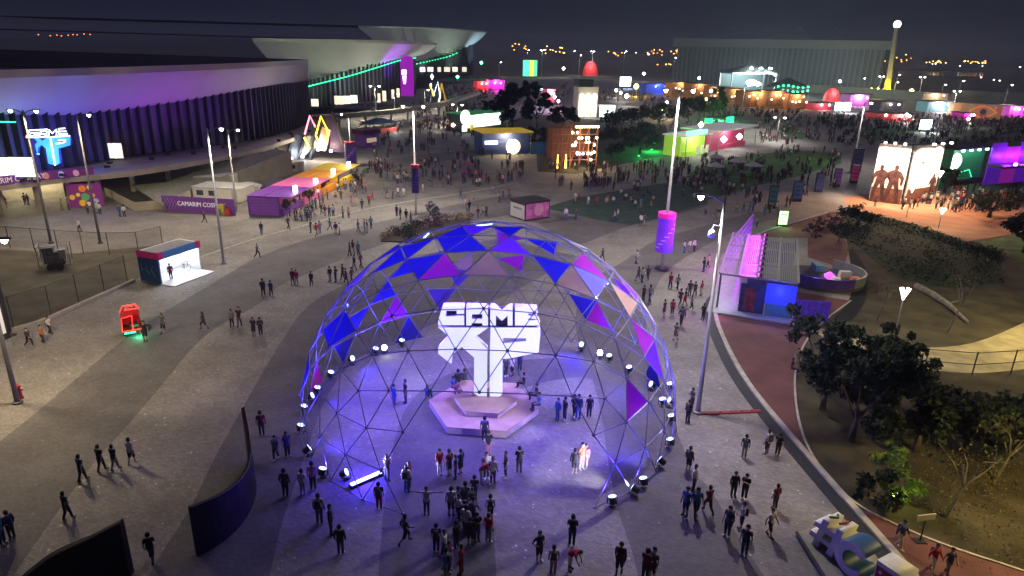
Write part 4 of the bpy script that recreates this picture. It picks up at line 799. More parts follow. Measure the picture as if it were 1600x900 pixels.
for i in range(5): bx(t, 'roof_beam', M_POST if i != 2 else mat('beam_dark', (.1, .1, .1), .5), kw * i / 4 - .07, kw * i / 4 + .07, -.05, kd + .05, hz + .012, hz + .1)
for x in (.15, kw * .5, kw - .15):
    for y in (.15, kd - .15): bx(t, 'post', M_POSTD, x - .08, x + .08, y - .08, y + .08, .14, hz - .12)
bx(t, 'front_wall', mat('mural_dark_blue', (.03, .035, .16), .5, var=.5, scale=1.3), kw * .3, kw * .62, .0, .12, .14, 2.7); bx(t, 'blue_panel', mat('panel_blue_lit', (.03, .05, .5), .5, emit=(.03, .04, .9), es=.5), kw * .62, kw, .02, .14, 1.2, 3.0); bx(t, 'teal_panel', mat('panel_teal', (.06, .16, .3), .5), kw * .64, kw * .96, -.02, .015, .14, 1.2)
bx(t, 'mural_figure', mat('mural_red', (.2, .03, .06), .6, var=.5, scale=2), kw * .36, kw * .5, -.04, -.005, .3, 2.3); bx(t, 'back_wall', M_VIO, kw * .3, kw, kd - .2, kd - .08, .14, 2.9); bx(t, 'bar_counter', M_VIO, kw * .35, kw * .9, kd * .5, kd * .6, .14, 1.1)
for k in range(9):
    y = .3 + k * (kd - .6) / 8; lm = bx(t, 'roof_lamp', M_CAN, kw * .5 + .02, kw * .5 + .3, y - .12, y + .12, hz + .1, hz + .34)
    bx(lm, 'lens', glow('lens_purple', (.8, .05, 1), 6), kw * .5 - .03, kw * .5 + .015, y - .09, y + .09, hz + .12, hz + .32); light('SPOT', t, (kw * .5 - .1, y, hz + .55), 1300, (.62, .03, 1), cone=120, size=.06, aim=(kw * .5 - 2, y, hz - .3))
light('POINT', t, (kw * .12, 1.0, 2.7), 160, (.8, .85, 1), size=.2); light('POINT', t, (kw * .8, -.9, 2.2), 120, (.08, .1, 1), size=.2)
pt_ = Matrix.Rotation(-kyaw, 3, 'Z') @ (P(1292, 505) - Vector((c0.x, c0.y, 0)))
for k in range(6):
    x0 = kw + .05 + k * (pt_.x - kw) / 6; bx(K, 'violet_panel', mat('violet_dotted', (.08, .03, .3), .5, var=.6, scale=5, emit=(.06, .02, .4), es=.25), x0, x0 + (pt_.x - kw) / 6 - .03, -.1 + (pt_.y + .1) * k / 6, .05 + (pt_.y + .1) * k / 6, .14, 1.9)
t = thing('floor_cable_cover', 'low red cable cover across the paving by the camera post', 'cable cover', P(1092, 647)); e = P(1190, 643) - P(1092, 647)
for k in range(6): MB().box((e.x * (k + .5) / 6, e.y * (k + .5) / 6, .05), (e.length / 6 - .02, .35, .08), math.atan2(e.y, e.x), top=.8).build('cover_segment', mat('cover_red', (.2, .015, .03), .6), t)
# tall purple mesh screen beside the kiosk
t = thing('mesh_screen', 'purple lit lattice screen standing along the kiosk side', 'screen', P(1133, 425)); o = P(1133, 425); e = P(1172, 372) - o
for z in (0.1, .8, 1.5, 2.3, 3.0): MB().ring([(0, 0, z), (e.x, e.y, z)], 5, .05).build('rail', mat('lattice_violet', (.2, .04, .5), .5, emit=(.3, .02, .9), es=.5), t)
for k in range(13): MB().ring([(e.x * k / 12, e.y * k / 12, .0), (e.x * k / 12, e.y * k / 12, 3.0)], 4, .03).build('slat', mat('lattice_violet', (.2, .04, .5)), t)
for k in range(12): MB().ring([(e.x * k / 12, e.y * k / 12, .2), (e.x * (k + 1) / 12, e.y * (k + 1) / 12, 2.9)], 4, .02).build('brace', mat('lattice_violet', (.2, .04, .5)), t)
light('POINT', t, (-.8, 1.0, 1.6), 160, (.8, .03, 1), size=.2)
# round terrace with low walls
tc_ = P(1283, 438); t = thing('round_terrace', 'round terrace bar with dark floor and violet parapet beside the kiosk', 'terrace', tc_, kyaw); r_ = (P(1322, 430) - tc_).length
MB().lathe([(r_, 0.015), (r_, .4)], 28).build('floor', mat('terrace_floor', (.06, .06, .075), .6), t)
for k in range(15):
    a = -2.5 + k * .26; q = (r_ * math.cos(a), r_ * math.sin(a)); MB().box((q[0], q[1], .85), (r_ * .262, .14, .9), a + math.pi / 2).build('parapet_panel', M_VIO if k < 7 else M_LOUV, t)
for (x, y, c, s) in ((.55, .2, (.6, .6, .55), (1.2, .7)), (.75, -.25, (.55, .16, .08), (.8, .8)), (.3, -.5, (.65, .62, .5), (.7, .9)), (.5, -.75, (.5, .2, .08), (.9, .7)), (-.1, .6, (.12, .3, .36), (.9, 1.6))): MB().box((x * r_, y * r_, .72), (s[0], s[1], .62), .3, top=.85).build('seat_cube', mat('seat%d' % int(x * 100), c, .6), t)
MB().lathe([(.1, .4), (.5, .7), (.5, .9), (.1, 1.2)], 12, (.15 * r_, -.3 * r_, .1)).build('glow_lamp', glow('lamp_pink', (.8, .1, .9), 1.2), t)
light('POINT', t, (-.2 * r_, -.8 * r_, 1.6), 90, (.15, .08, 1), size=.2)
# lime lit totem
def totem(label, x, yb, yt, w, face, cat='sign', group=None, col=(.3, .8, .3), pw=120):
    p = P(x, yb); h = ZAT(p, yt); t = thing('lit_totem', label, cat, p, 0, group); ww = w / FPX * p.y
    MB().box((0, 0, h / 2 + .01), (ww, .35, h - .02)).build('casing', M_BLK, t); MB().box((0, -.19, h * .55), (ww * .86, .03, h * .8)).build('lit_face', face, t)
    for k in range(3): MB().box((0, -.215, h * (.35 + .2 * k)), (ww * .6, .02, h * .05)).build('printed_line', M_BLK, t)
    if pw: light('POINT', t, (0, -.9, h * .55), pw, col, size=.2)
    return t
totem('small lime green lit totem behind the purple kiosk', 1221, 354, 328, 16, glow('face_lime', (.5, 1, .35), 1.6))
for k, (x, yb, yt, w, c, lb) in enumerate(((1205, 326, 290, 13, (.03, .10, .14), 'teal banner totem nearest the lime lit totem'), (1244, 315, 283, 15, (.04, .07, .22), 'blue banner totem beyond the lime totem'), (1278, 300, 270, 12, (.04, .05, .2), 'blue banner totem left of the purple totem'), (1306, 292, 263, 11, (.2, .06, .3), 'purple banner totem near the terrace corner'), (1336, 268, 232, 16, (.05, .04, .14), 'dark blue banner totem with red top by the leaning lamp'), (1333, 286, 258, 12, (.5, .03, .2), 'magenta banner totem left of the poster boards'))):
    totem(lb, x, yb, yt, w, mat('totem%d' % k, c, .6, emit=c, es=.15), 'banner', 'banner totems along the path', pw=0)
# two tall poster boards
M_PST = mat('poster_white', (.8, .78, .74), .6, var=.12, scale=.4)
for k, (xl, yl, xr, yr, yt, lb) in enumerate(((1357, 314, 1406, 320, 224, 'left tall white poster board with two dark figures'), (1413, 320, 1457, 313, 228, 'right tall white poster board with black lettering'))):
    t, w = fr('poster_board', lb, 'poster board', xl, yl, xr, yr, 'tall lit poster boards'); h = hpx(xl, yl, yt)
    bx(t, 'board', M_PST, 0, w, 0, .5, .02, h); bx(t, 'back_frame', M_BLK, -.02, w + .02, .52, .8, .02, h + .15); bx(t, 'ground_print', mat('poster_brown', (.16, .06, .04), .7, var=.4, scale=2), 0.05, w - .05, -.02, -.003, .02, h * .26)
    text_on('THE BOYS', 1.15, M_BLK, t, (w * (.55 if k == 0 else .48), -.03, h * (.84 if k == 0 else .7)), (R(90), 0, 0), sx=.85)
    for fx, fh in (((.22, .6), (.68, .62)) if k == 0 else ((.85, .45),)):
        X = w * fx; H = h * fh; s = H / 1.75
        poly = [(-.3, .0), (-.16, .02), (-.08, .55), (.02, .85), (.1, .5), (.2, .02), (.34, .0), (.27, .6), (.24, 1.0), (.3, 1.2), (.44, 1.0), (.5, 1.06), (.36, 1.4), (.2, 1.52), (.08, 1.56), (.1, 1.72), (.02, 1.8), (-.07, 1.76), (-.1, 1.62), (-.06, 1.54), (-.24, 1.46), (-.38, 1.2), (-.34, .82), (-.26, .84), (-.25, 1.1), (-.16, 1.2), (-.2, .9), (-.26, .5)]
        if fx > .5: poly = [(-a, b) for a, b in reversed(poly)]
        fg = extr([[(X + a * s, b * s + .3) for a, b in poly]], .04, [mat('print_dark', (.07, .025, .022), .7, var=.7, scale=1.5)] * 2, t, 'printed_figure', (0, 0)); fg.location = (0, -.03, 0)
    for x in (.2, .5, .8):
        MB().box((w * x, -1.6, h + .35), (.3, .35, .25)).build('floodlight', glow('flood_warm', (1, .9, .75), 12), t); MB().ring([(w * x, .2, h), (w * x, -1.5, h + .4)], 5, .04).build('flood_arm', M_BLK, t)
        light('SPOT', t, (w * x, -1.9, h + .2), 2000, (1, .85, .7), cone=110, size=.15, aim=(w * x, .3, h * .4))
    light('SPOT', t, (w * .5, -3.0, h + .4), 9000, (1, .62, .36), cone=150, size=.2, aim=(w * .5, -7, 0))
# green pavilion, violet pavilion
t, w = fr('green_pavilion', 'dark green pavilion with bright roof lamps and a pale drop emblem', 'pavilion', 1478, 293, 1546, 285); h = hpx(1478, 293, 234)
MG = mat('pavilion_green', (.01, .12, .06), .5, var=.1, emit=(.0, .15, .07), es=.15)
bx(t, 'back_wall', MG, 0, w, 2.0, 2.3, .02, h); bx(t, 'side_wall', MG, -.15, 0, .0, 2.3, .02, h); bx(t, 'roof', M_BLK, -.3, w + .3, -.8, 2.5, h, h + .3); bx(t, 'counter', mat('counter_black', (.02, .02, .02), .4), .3, w - .3, .4, 1.0, .02, 1.1)
ow = [(w * .33 + 1.5 * math.cos(a * .5236) * (1.1 + .2 * math.sin(a * .5236 + 2.2)), h * .62 + 1.5 * math.sin(a * .5236)) for a in range(12)]
extr([ow], .1, [glow('emblem_white', (.92, 1, .85), 2.2)] * 2, t, 'emblem', (0, 0)).location = (0, 1.9, 0)
MB().ring([(w * .8, 1.9, .8), (w * .7, 1.9, h * .35), (w * .5, 1.9, h * .3)], 6, .06).build('neon_curve', glow('neon_green', (.05, 1, .4), 2), t)
for k in range(5): bx(t, 'roof_lamp', glow('lamp_mint', (.75, 1, .9), 9), w * (.1 + .18 * k), w * (.1 + .18 * k) + .5, -.7, -.4, h - .35, h - .02); light('POINT', t, (w * (.12 + .18 * k), .2, h - .7), 160, (.4, 1, .7), size=.2)
t, w = fr('violet_pavilion', 'violet lit pavilion at the right edge beyond the crowd', 'pavilion', 1552, 292, 1640, 284); h = hpx(1552, 292, 226)
for k in range(4): bx(t, 'wall_panel', mat('pav_violet%d' % (k % 2), ((.12, .02, .35), (.25, .02, .3))[k % 2], .5, emit=((.12, .01, .5), (.35, .01, .4))[k % 2], es=.35), w * k / 4 + .02, w * (k + 1) / 4 - .02, 1.8, 2.0, .02, h - .8 * (k % 2))
bx(t, 'canopy', M_BLK, -.2, w, -1, 1.8, h * .45, h * .5)
for k in range(3): bx(t, 'floodlight', glow('lamp_violet', (.8, .4, 1), 8), w * (.2 + .25 * k), w * (.2 + .25 * k) + .4, -.9, -.5, h * .5, h * .56); light('POINT', t, (w * (.22 + .25 * k), .6, h * .66), 500, (.5, .06, 1), size=.2)
# lettering sculpture at the bottom right: three chunky letters on a low platform
pf = [P(1243, 838), P(1262, 838), P(1330, 935), P(1300, 935)]
t = thing('letter_platform', 'low concrete platform under the chunky letters at bottom right', 'platform', (0, 0, 0)); MB().prism([(p.x, p.y) for p in [P(1243, 838), P(1300, 818), P(1345, 850), P(1420, 960), P(1320, 960)]], 0.004, .22).build('platform_slab', mat('platform_conc', (.24, .225, .2), .85, var=.15), t); MB().prism([(p.x, p.y) for p in [P(1241, 838), P(1245, 837), P(1323, 962), P(1317, 962)]], .22, .26).build('platform_edge', M_DRAIN, t)
MLW = mat('letter_white', (.8, .78, .82), .5, var=.06); MLB = mat('letter_blue', (.02, .09, .22), .5, var=.15)
ly = math.atan2((P(1420, 900) - P(1290, 812)).y, (P(1420, 900) - P(1290, 812)).x)
def chunky(px, label, polys, th, colside, h, dy=0.0):
    p = P(*px, .22); t = thing('chunky_letter', label, 'letter sculpture', p, ly, 'chunky letters on the platform')
    me = poly2d([[(a * h, b * h) for a, b in q] for q in polys], th / 2, .015); me.materials.clear(); me.materials.append(MLW); me.materials.append(colside)
    for f in me.polygons: f.material_index = 0 if abs(f.normal.z) > .8 else 1
    o = obj('letter_body', me, t); o.rotation_euler = (R(90), 0, 0); return t
hs_ = [[(-.42, .02), (-.24, .02), (-.2, .25), (.08, .25), (.04, .02), (.22, .02), (.26, .25), (.45, .25), (.48, .4), (.29, .4), (.33, .62), (.52, .62), (.55, .78), (.36, .78), (.4, 1.0), (.22, 1.0), (.18, .78), (-.1, .78), (-.06, 1.0), (-.24, 1.0), (-.28, .78), (-.46, .78), (-.49, .62), (-.31, .62), (-.35, .4), (-.54, .4), (-.57, .25), (-.38, .25)], [(-.17, .4), (-.13, .62), (.15, .62), (.11, .4)]]
t = chunky((1300, 858), 'chunky white hash sign sculpture with pale painted tops', hs_, 1.0, mat('letter_cream', (.7, .69, .58), .5, var=.1), 1.55)
for k in range(2): MB().ring([(-.3 + .5 * k, -.2, 1.59), (-.1 + .4 * k, .1, 1.59), (-.25 + .5 * k, .3, 1.59)], 5, .06).build('painted_mark', (mat('mark_green', (.08, .2, .06), .6), mat('mark_red', (.35, .05, .04), .6))[k], t)
ell = [[(.5 * math.cos(a * math.pi / 12), .52 + .5 * math.sin(a * math.pi / 12)) for a in range(3, 22)] + [(.27 * math.cos(a * math.pi / 12), .52 + .27 * math.sin(a * math.pi / 12)) for a in range(21, 2, -1)]]
chunky((1338, 893), 'chunky letter C sculpture with white face and blue back', ell, 1.1, MLB, 1.6)
t = chunky((1392, 925), 'chunky white letter with magenta dotted face at the bottom edge', [[(-.4, .02), (.4, .02), (.4, 1), (-.4, 1)], [(-.1, .25), (.15, .25), (.15, .5), (-.1, .5)]], 1.0, mat('letter_cream', (.6, .58, .42)), 1.4); 
bx(t, 'magenta_face', mat('magenta_face', (.35, .02, .1), .5), -.5, .5, -.56, -.52, .5, 1.2)
for k in (-1, 1): MB().ring([(k * .3, -.57, 1.0), (k * .3, -.6, 1.0)], 10, .07).build('white_dot', MLW, t)
# notice stand on the track
t = thing('notice_stand', 'small notice on a dark post beside the red track', 'sign', P(1437, 846)); MB().ring([(0, 0, 0), (0, 0, 1.25)], 6, .035).build('post', M_BLK, t); o = MB().box((0, 0, 1.35), (.95, .06, .3), .2).build('notice_plate', mat('notice_pale', (.4, .38, .3), .6), t); MB().box((0, 0, .03), (.5, .4, .05)).build('foot', M_BLK, t)
# post and rail fence along the sand path
t = thing('path_fence', 'dark post and rail fence beside the lit sand path', 'fence', (0, 0, 0)); S = resample(smoothline([P(*p) for p in [(1365, 566), (1430, 580), (1530, 588), (1640, 576)]], 4), 3.2)
for p in S: MB().ring([p, p + Vector((0, 0, 1.9))], 5, .05).build('post', M_POSTD, t)
for z in (.9, 1.8):
    for a, b in zip(S, S[1:]): MB().ring([a + Vector((0, 0, z)), b + Vector((0, 0, z))], 5, .03).build('rail', M_POSTD, t)
for x, y in ((1475, 500), (1570, 470)):
    pass
lamp((1650, 540), (1705, 380), 'lamp post past the right edge by the sand path', ((-1, 0),), 4200, (1, .78, .3), M_POSTD)
lamp((1690, 860), (1790, 640), 'lamp post past the right edge by the dry grass', ((-1, 0),), 3000, (1, .72, .22), M_POSTD)
t = thing('fallen_trunk', 'pale fallen tree trunk lying on the dry ground', 'log', P(1460, 470)); o = P(1460, 470)
MB().ring([P(1432, 447, .25) - o, P(1455, 458, .3) - o, P(1480, 474, .28) - o, P(1513, 503, .2) - o], 8, [.35, .3, .24, .1]).build('trunk', mat('dead_wood', (.2, .18, .15), .9, var=.3), t); MB().ring([P(1480, 474, .28) - o, P(1500, 470, .9) - o], 6, [.12, .04]).build('branch', mat('dead_wood', (.2, .18, .15)), t)
# small boys advertising box behind the dome
t, w = fr('advertising_cube', 'black advertising cube with pale and pink poster sides', 'advertising box', 797, 338, 820, 346); h = hpx(797, 338, 311); e2 = (P(850, 338) - P(820, 346)).length
bx(t, 'casing', M_BLK, 0, w, 0, e2, .02, h); bx(t, 'roof_lid', M_BLK, -.1, w + .1, -.1, e2 + .1, h, h + .12); bx(t, 'pale_poster', mat('poster_grey', (.5, .5, .54), .6, var=.1), .1, w - .1, -.03, -.003, .2, h - .3)
bx(t, 'pink_poster', mat('poster_pink', (.4, .12, .25), .6, var=.5, scale=1), w + .003, w + .03, .15, e2 - .15, .2, h - .15); text_on('THE BOYS', .42, M_BLK, t, (w * .5, -.05, h * .62), (R(90), 0, 0)); MB().ring([(w + .035, e2 * .55, h * .55), (w + .05, e2 * .55, h * .55)], 14, .8).build('poster_circle', mat('poster_circle', (.5, .3, .3), .6), t)
t = thing('snack_cart', 'pink and violet snack cart alone on the upper plaza', 'cart', P(731, 275)); MB().box((0, 0, .75), (2.0, 1.1, .9)).build('body', mat('cart_pink', (.3, .08, .2), .6), t); MB().lathe([(1.2, 2.0), (.9, 2.2), (.1, 2.4)], 10).build('canopy', mat('cart_canopy', (.3, .06, .15), .6), t)
for x in (-.8, .8):
    MB().ring([(x, 0, .3), (x, 0, 2.05)], 5, .04).build('canopy_post', M_POST, t); MB().ring([(x, -.6, .3), (x, -.5, .3)], 10, .3).build('wheel', M_CAN, t)
# white parasols on the lawn
for k, (x, y, lb) in enumerate(((1117, 262, 'white parasol farthest back on the lawn'), (1116, 277, 'white parasol nearest the big turf'), (1150, 269, 'white parasol in the middle of the lawn group'), (1175, 276, 'white parasol at the right of the lawn group'))):
    t = thing('parasol', lb, 'parasol', P(x, y), 0, 'white parasols on the lawn'); MB().ring([(0, 0, 0), (0, 0, 2.5)], 6, .05).build('pole', M_POST, t)
    MB().lathe([(1.75, 2.05), (1.2, 2.3), (.1, 2.75)], 8).build('canopy', mat('parasol_white', (.75, .72, .66), .7, trans=.2), t); MB().lathe([(.4, 0), (.4, .1)], 10).build('base', M_POSTD, t); MB().lathe([(.55, .7), (.55, .75)], 10).build('table_top', mat('table_wood', (.3, .2, .1), .6), t)
# ================================================================== THE FAR FAIRGROUND
def stall(label, xl, yl, xr, yr, yt, body, roof, lit=None, lcol=WARM, pw=400, depth=6, face=None, group='fair stalls', name='fair_stall', cat='stall', over=.8):
    t, w = fr(name, label, cat, xl, yl, xr, yr, group); h = hpx(xl, yl, yt)
    bx(t, 'body', body, 0, w, .8, depth, .02, h - .3); bx(t, 'roof', roof, -.4, w + .4, -over, depth + .3, h - .3, h); bx(t, 'counter', body, .2, w - .2, .1, .5, .02, 1.1)
    for x in (0.1, w - .1): MB().ring([(x, -over + .2, 0), (x, -over + .2, h - .3)], 5, .08).build('post', M_POST, t)
    if face: bx(t, 'lit_opening', face, w * .08, w * .92, .72, .79, 1.1, h - .6)
    if pw: light('POINT', t, (w * .5, -.6, h - .9), pw, lcol, size=.4)
    return t, w, h
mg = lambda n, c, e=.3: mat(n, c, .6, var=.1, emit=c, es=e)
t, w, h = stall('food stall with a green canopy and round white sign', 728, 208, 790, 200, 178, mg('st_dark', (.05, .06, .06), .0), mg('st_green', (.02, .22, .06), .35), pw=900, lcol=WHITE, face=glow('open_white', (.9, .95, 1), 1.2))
sgn = MB(); sgn.ring([(-1.2, -.6, h * .85), (-1.2, -.9, h * .85)], 14, 1.9); sgn.build('round_sign', glow('sign_round_white', (.9, 1, .92), 2.0), t); bx(t, 'lower_sign', glow('sign_low_white', (.9, 1, .95), 1.5), -2.4, -.6, -.9, -.6, .6, h * .45); bx(t, 'price_board', mg('price_yellow', (.7, .55, .02), .8), .6, 1.8, -1.2, -1.0, .4, 2.2)
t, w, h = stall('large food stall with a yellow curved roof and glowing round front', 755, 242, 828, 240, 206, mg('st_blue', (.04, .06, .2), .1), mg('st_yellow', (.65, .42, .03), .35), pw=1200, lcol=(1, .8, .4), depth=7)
MB().ring([(w * .62, -.3, h * .34), (w * .62, -.5, h * .34)], 18, h * .33).build('round_front', glow('front_warm', (1, .82, .45), 2.0), t); bx(t, 'arch_lamp', glow('lamp_arch', (1, .95, .85), 6), w * .5, w * .56, -.6, -.52, .5, 1.6); bx(t, 'side_lamp', glow('lamp_side', (.85, .92, 1), 3), .3, w * .3, .0, .09, h * .45, h * .6)
t, w = fr('blue_hoarding', 'blue printed hoarding beside the yellow roofed stall', 'hoarding', 830, 241, 866, 240); h = 2.6
for k in range(4): bx(t, 'panel', mg('hoard_blue%d' % (k % 2), ((.03, .08, .16), (.035, .09, .2))[k % 2], .2), w * k / 4 + .02, w * (k + 1) / 4 - .02, 0, .1, .02, h)
# bulb hung scaffold
t, w = fr('bulb_scaffold', 'rusty scaffold tower hung with rows of warm bulbs', 'scaffold', 862, 264, 931, 262); h = hpx(862, 264, 197); MRU = mat('scaffold_rust', (.2, .08, .05), .7, var=.2)
for i in range(6):
    for y in (0, 4): MB().ring([(w * i / 5, y, 0), (w * i / 5, y, h)], 5, .09).build('upright', MRU, t)
for j in range(1, 6):
    for y in (0, 4): MB().ring([(0, y, h * j / 5), (w, y, h * j / 5)], 5, .08).build('ledger', MRU, t)
for i in range(5): MB().ring([(w * i / 5, 0, 0), (w * (i + 1) / 5, 0, h)], 4, .06).build('brace', MRU, t)
bx(t, 'back_panel', mat('scaffold_panel', (.1, .035, .03), .8, var=.3), .2, w - .2, 3.7, 3.9, h * .2, h * .9); bu = MB(); bu.lathe([(.03, -.22), (.2, -.1), (.22, .02), (.1, .2)], 8); bme = bu.mesh('bulb', glow('bulb_warm', (1, .82, .5), 14))
br_ = random.Random(5)
for k in range(34):
    q = (w * (.42 + .58 * br_.random()) if k > 8 else w * (.5 + .06 * k), -.25, h * (.98 if k < 9 else br_.choice([.2, .35, .38, .55, .62, .72, .85]))); obj('bulb', bme, t, q)
for x, z, pwr in ((.6, .9, 500), (.75, .5, 500), (.35, .2, 300), (.85, .25, 500)): light('POINT', t, (w * x, -1.2, h * z), pwr, (1, .62, .28), size=.4)
for x in (.1, .28): MB().ring([(w * x, -.6, .2), (w * x, -.6, h * .35)], 7, [.25, .1]).build('flame_lamp', glow('flame_gold', (1, .6, .1), 3), t)
# white arches and white screen
t, w = fr('arch_pavilion', 'pale pavilion with tall glowing white arches', 'pavilion', 903, 184, 934, 184); h = hpx(903, 184, 136); bx(t, 'body', mat('arch_body', (.4, .36, .28), .7, emit=(.6, .5, .35), es=.15), 0, w, 1, 6, .02, h); bx(t, 'roof_box', M_BLK, .0, w * .7, .5, 6.2, h, h + 2.4)
for k in range(3): 
    x = w * (.18 + .32 * k); extr([[(x - w * .12, .3), (x + w * .12, .3), (x + w * .12, h * .7)] + [(x + w * .12 * math.cos(a), h * .7 + w * .14 * math.sin(a)) for a in (.5, 1.0, 1.57, 2.1, 2.6)] + [(x - w * .12, h * .7)]], .1, [glow('arch_white', (1, .94, .86), 2.0)] * 2, t, 'arch', (0, 0)).location = (0, .85, 0)
light('POINT', t, (w * .5, -2, h * .5), 1500, (1, .9, .75), size=.5)
def bigscreen(label, x0, x1, yb, y0, col, s, pw=800):
    t, w = fr('glowing_screen', label, 'screen', x0, yb, x1, yb, 'far glowing screens'); ya = hpx(x0, yb, y0); z0 = ya * .18
    bx(t, 'casing', M_BLK, -.1, w + .1, .05, .8, z0 - .1, ya + .1); bx(t, 'lit_face', glow('scr_' + label[:14], col, s), 0, w, -.02, .04, z0, ya)
    for x in (.15 * w, .85 * w): bx(t, 'leg', M_BLK, x - .15, x + .15, .2, .6, 0, z0 - .1)
    light('POINT', t, (w / 2, -2.5, ya * .6), pw, col, size=.6); return t, w, ya
t, w, h = bigscreen('wide pale mint screen right of the white arches', 936, 960, 187, 164, (.85, 1, .92), 1.3, 700); MB().ring([(w * .5, -.03, h * .6), (w * .5, -.08, h * .6)], 12, w * .1).build('emblem', M_BLK, t)
bigscreen('small blue white screen hanging far behind the trees', 968, 985, 138, 120, (.55, .72, 1), 5, 3500)
bigscreen('left one of two white screens before the dark crowd', 1303, 1314, 176, 160, (.95, .97, 1), 2.5, 1500); bigscreen('right one of two white screens before the dark crowd', 1316, 1328, 176, 160, (.95, .97, 1), 2.5, 1500)
bigscreen('bright white and green screen at the right crowd', 1435, 1453, 206, 187, (.85, 1, .88), 4, 2500)
# food court huts with orange light
hr2 = random.Random(9); names = ['far left end', 'second from the left', 'third from the left', 'fourth from the left', 'fifth from the left', 'sixth from the left', 'right end']
for k, (x0, x1, yb, yt) in enumerate(((1050, 1078, 152, 128), (1080, 1106, 155, 130), (1112, 1135, 158, 135), (1138, 1160, 161, 138), (1163, 1195, 168, 142), (1198, 1228, 170, 141), (1231, 1258, 171, 146))):
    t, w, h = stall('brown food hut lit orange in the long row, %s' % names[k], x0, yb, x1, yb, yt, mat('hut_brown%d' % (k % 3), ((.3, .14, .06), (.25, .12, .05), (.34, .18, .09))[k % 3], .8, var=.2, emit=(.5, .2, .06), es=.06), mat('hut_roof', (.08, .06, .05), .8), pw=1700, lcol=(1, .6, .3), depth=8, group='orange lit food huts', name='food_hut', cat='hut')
    for q in range(4): bx(t, 'plank', mat('hut_plank%d' % (q % 2), ((.2, .09, .04), (.28, .14, .06))[q % 2], .8, var=.3), w * q / 4 + .1, w * (q + 1) / 4 - .1, .7, .79, 1.2, h * (.55 + .08 * (q % 2)))
    for q in range(5): MB().lathe([(.05, -.35), (.35, -.1), (.35, .2), (.1, .4)], 8, (w * (.1 + .2 * q), -1.2, h * hr2.uniform(.35, .9))).build('lantern', glow('lantern_warm', (1, .8, .5), 7), t)
# stage with white floods and green bulbs
t, w = fr('white_stage', 'distant stage with blinding white flood lamps and white roof', 'stage', 1140, 150, 1210, 150); h = hpx(1140, 150, 112)
bx(t, 'floor', M_BLK, 0, w, 0, 12, 0.02, 1.5); bx(t, 'roof_truss', M_POST, 0, w, 0, 12, h - 1.2, h - .4); bx(t, 'back_cloth', mat('stage_cloth', (.05, .07, .08), .7), 0, w, 11.5, 11.9, 1.5, h - 1.2)
for x in (.3, w - .3):
    for y in (.3, 11): bx(t, 'tower', M_POST, x - .3, x + .3, y - .3, y + .3, 1.5, h - 1.2)
MB().add([(-1, -1, h - .4), (w + 1, -1, h - .4), (w + 1, 13, h - .4), (-1, 13, h - .4), (w / 2, 6, h + 4)], [(0, 1, 4), (1, 2, 4), (2, 3, 4), (3, 0, 4)]).build('canopy', mat('canopy_white', (.16, .19, .19), .6), t)
fl = MB(); fl.lathe([(.3, -.5), (.9, -.2), (1.0, .3), (.3, .6)], 10); fme = fl.mesh('flood', glow('flood_white', (.88, 1, .98), 60))
for x, z, s in ((.4, .55, 2.6), (.55, .5, 1.6), (.36, 1.15, .9), (.57, 1.15, .9), (.78, 1.15, .9), (.9, .9, .9), (.15, .95, .6)):
    o = obj('flood_lamp', fme, t, (w * x, -1.5, h * z)); o.scale = (s, s, s)
light('POINT', t, (w * .45, -4, h * .7), 60000, (.75, 1, .93), size=1.5)
t, w = fr('green_bulb_canopy', 'dark pointed canopy strung with green bulbs beside the stage', 'canopy', 1212, 158, 1262, 158); h = hpx(1212, 158, 126)
MB().add([(0, 0, h * .7), (w, 0, h * .7), (w, 10, h * .7), (0, 10, h * .7), (w / 2, 5, h * 1.15)], [(0, 1, 4), (1, 2, 4), (2, 3, 4), (3, 0, 4)]).build('canopy_cloth', mat('canopy_green_grey', (.06, .12, .09), .7), t)
for x in (.2, w - .2): MB().ring([(x, .2, 0), (x, .2, h * .7)], 6, .15).build('mast', M_POST, t)
gb = MB(); gb.lathe([(.1, -.4), (.5, 0), (.1, .4)], 8); gme = gb.mesh('green_bulb', glow('bulb_green', (.03, 1, .4), 10))
for k in range(14): obj('green_bulb', gme, t, (w * (k % 7) / 6.5, -.4 - .2 * (k // 7), h * (.72 - .22 * (k // 7)) + .5 * math.sin(k)))
light('POINT', t, (w * .5, -2, h * .5), 6000, (.05, 1, .4), size=1)
# second neon frame in front of the far arenas
YD = P(685, 168).y; t = thing('neon_gate', 'tall neon frame of yellow and white diamonds before the far arenas', 'gate', (0, 0, 0))
def NF(x, y): v = AT(x, y, YD); return (v.x, YD, v.z)
for q, m, r in (([(673, 130), (678, 148), (684, 128), (688, 150), (683, 166)], M_NW, .22), ([(672, 132), (678, 150)], M_YEL, .3), ([(690, 130), (698, 166), (686, 166), (690, 130)], mat('frame_gold', (.5, .3, .02), .5, emit=(.7, .4, .02), es=.6), .3), ([(670, 168), (676, 132), (694, 128), (700, 168)], M_BLK, .35), ([(675, 116), (673, 120), (675, 124), (677, 120), (675, 116)], M_NW, .2)): MB().ring([NF(*p_) for p_ in q], 5, r).build('neon_tube', m, t)
light('POINT', t, (NF(684, 160)[0], YD - 2, 2.5), 900, WHITE, size=.3)
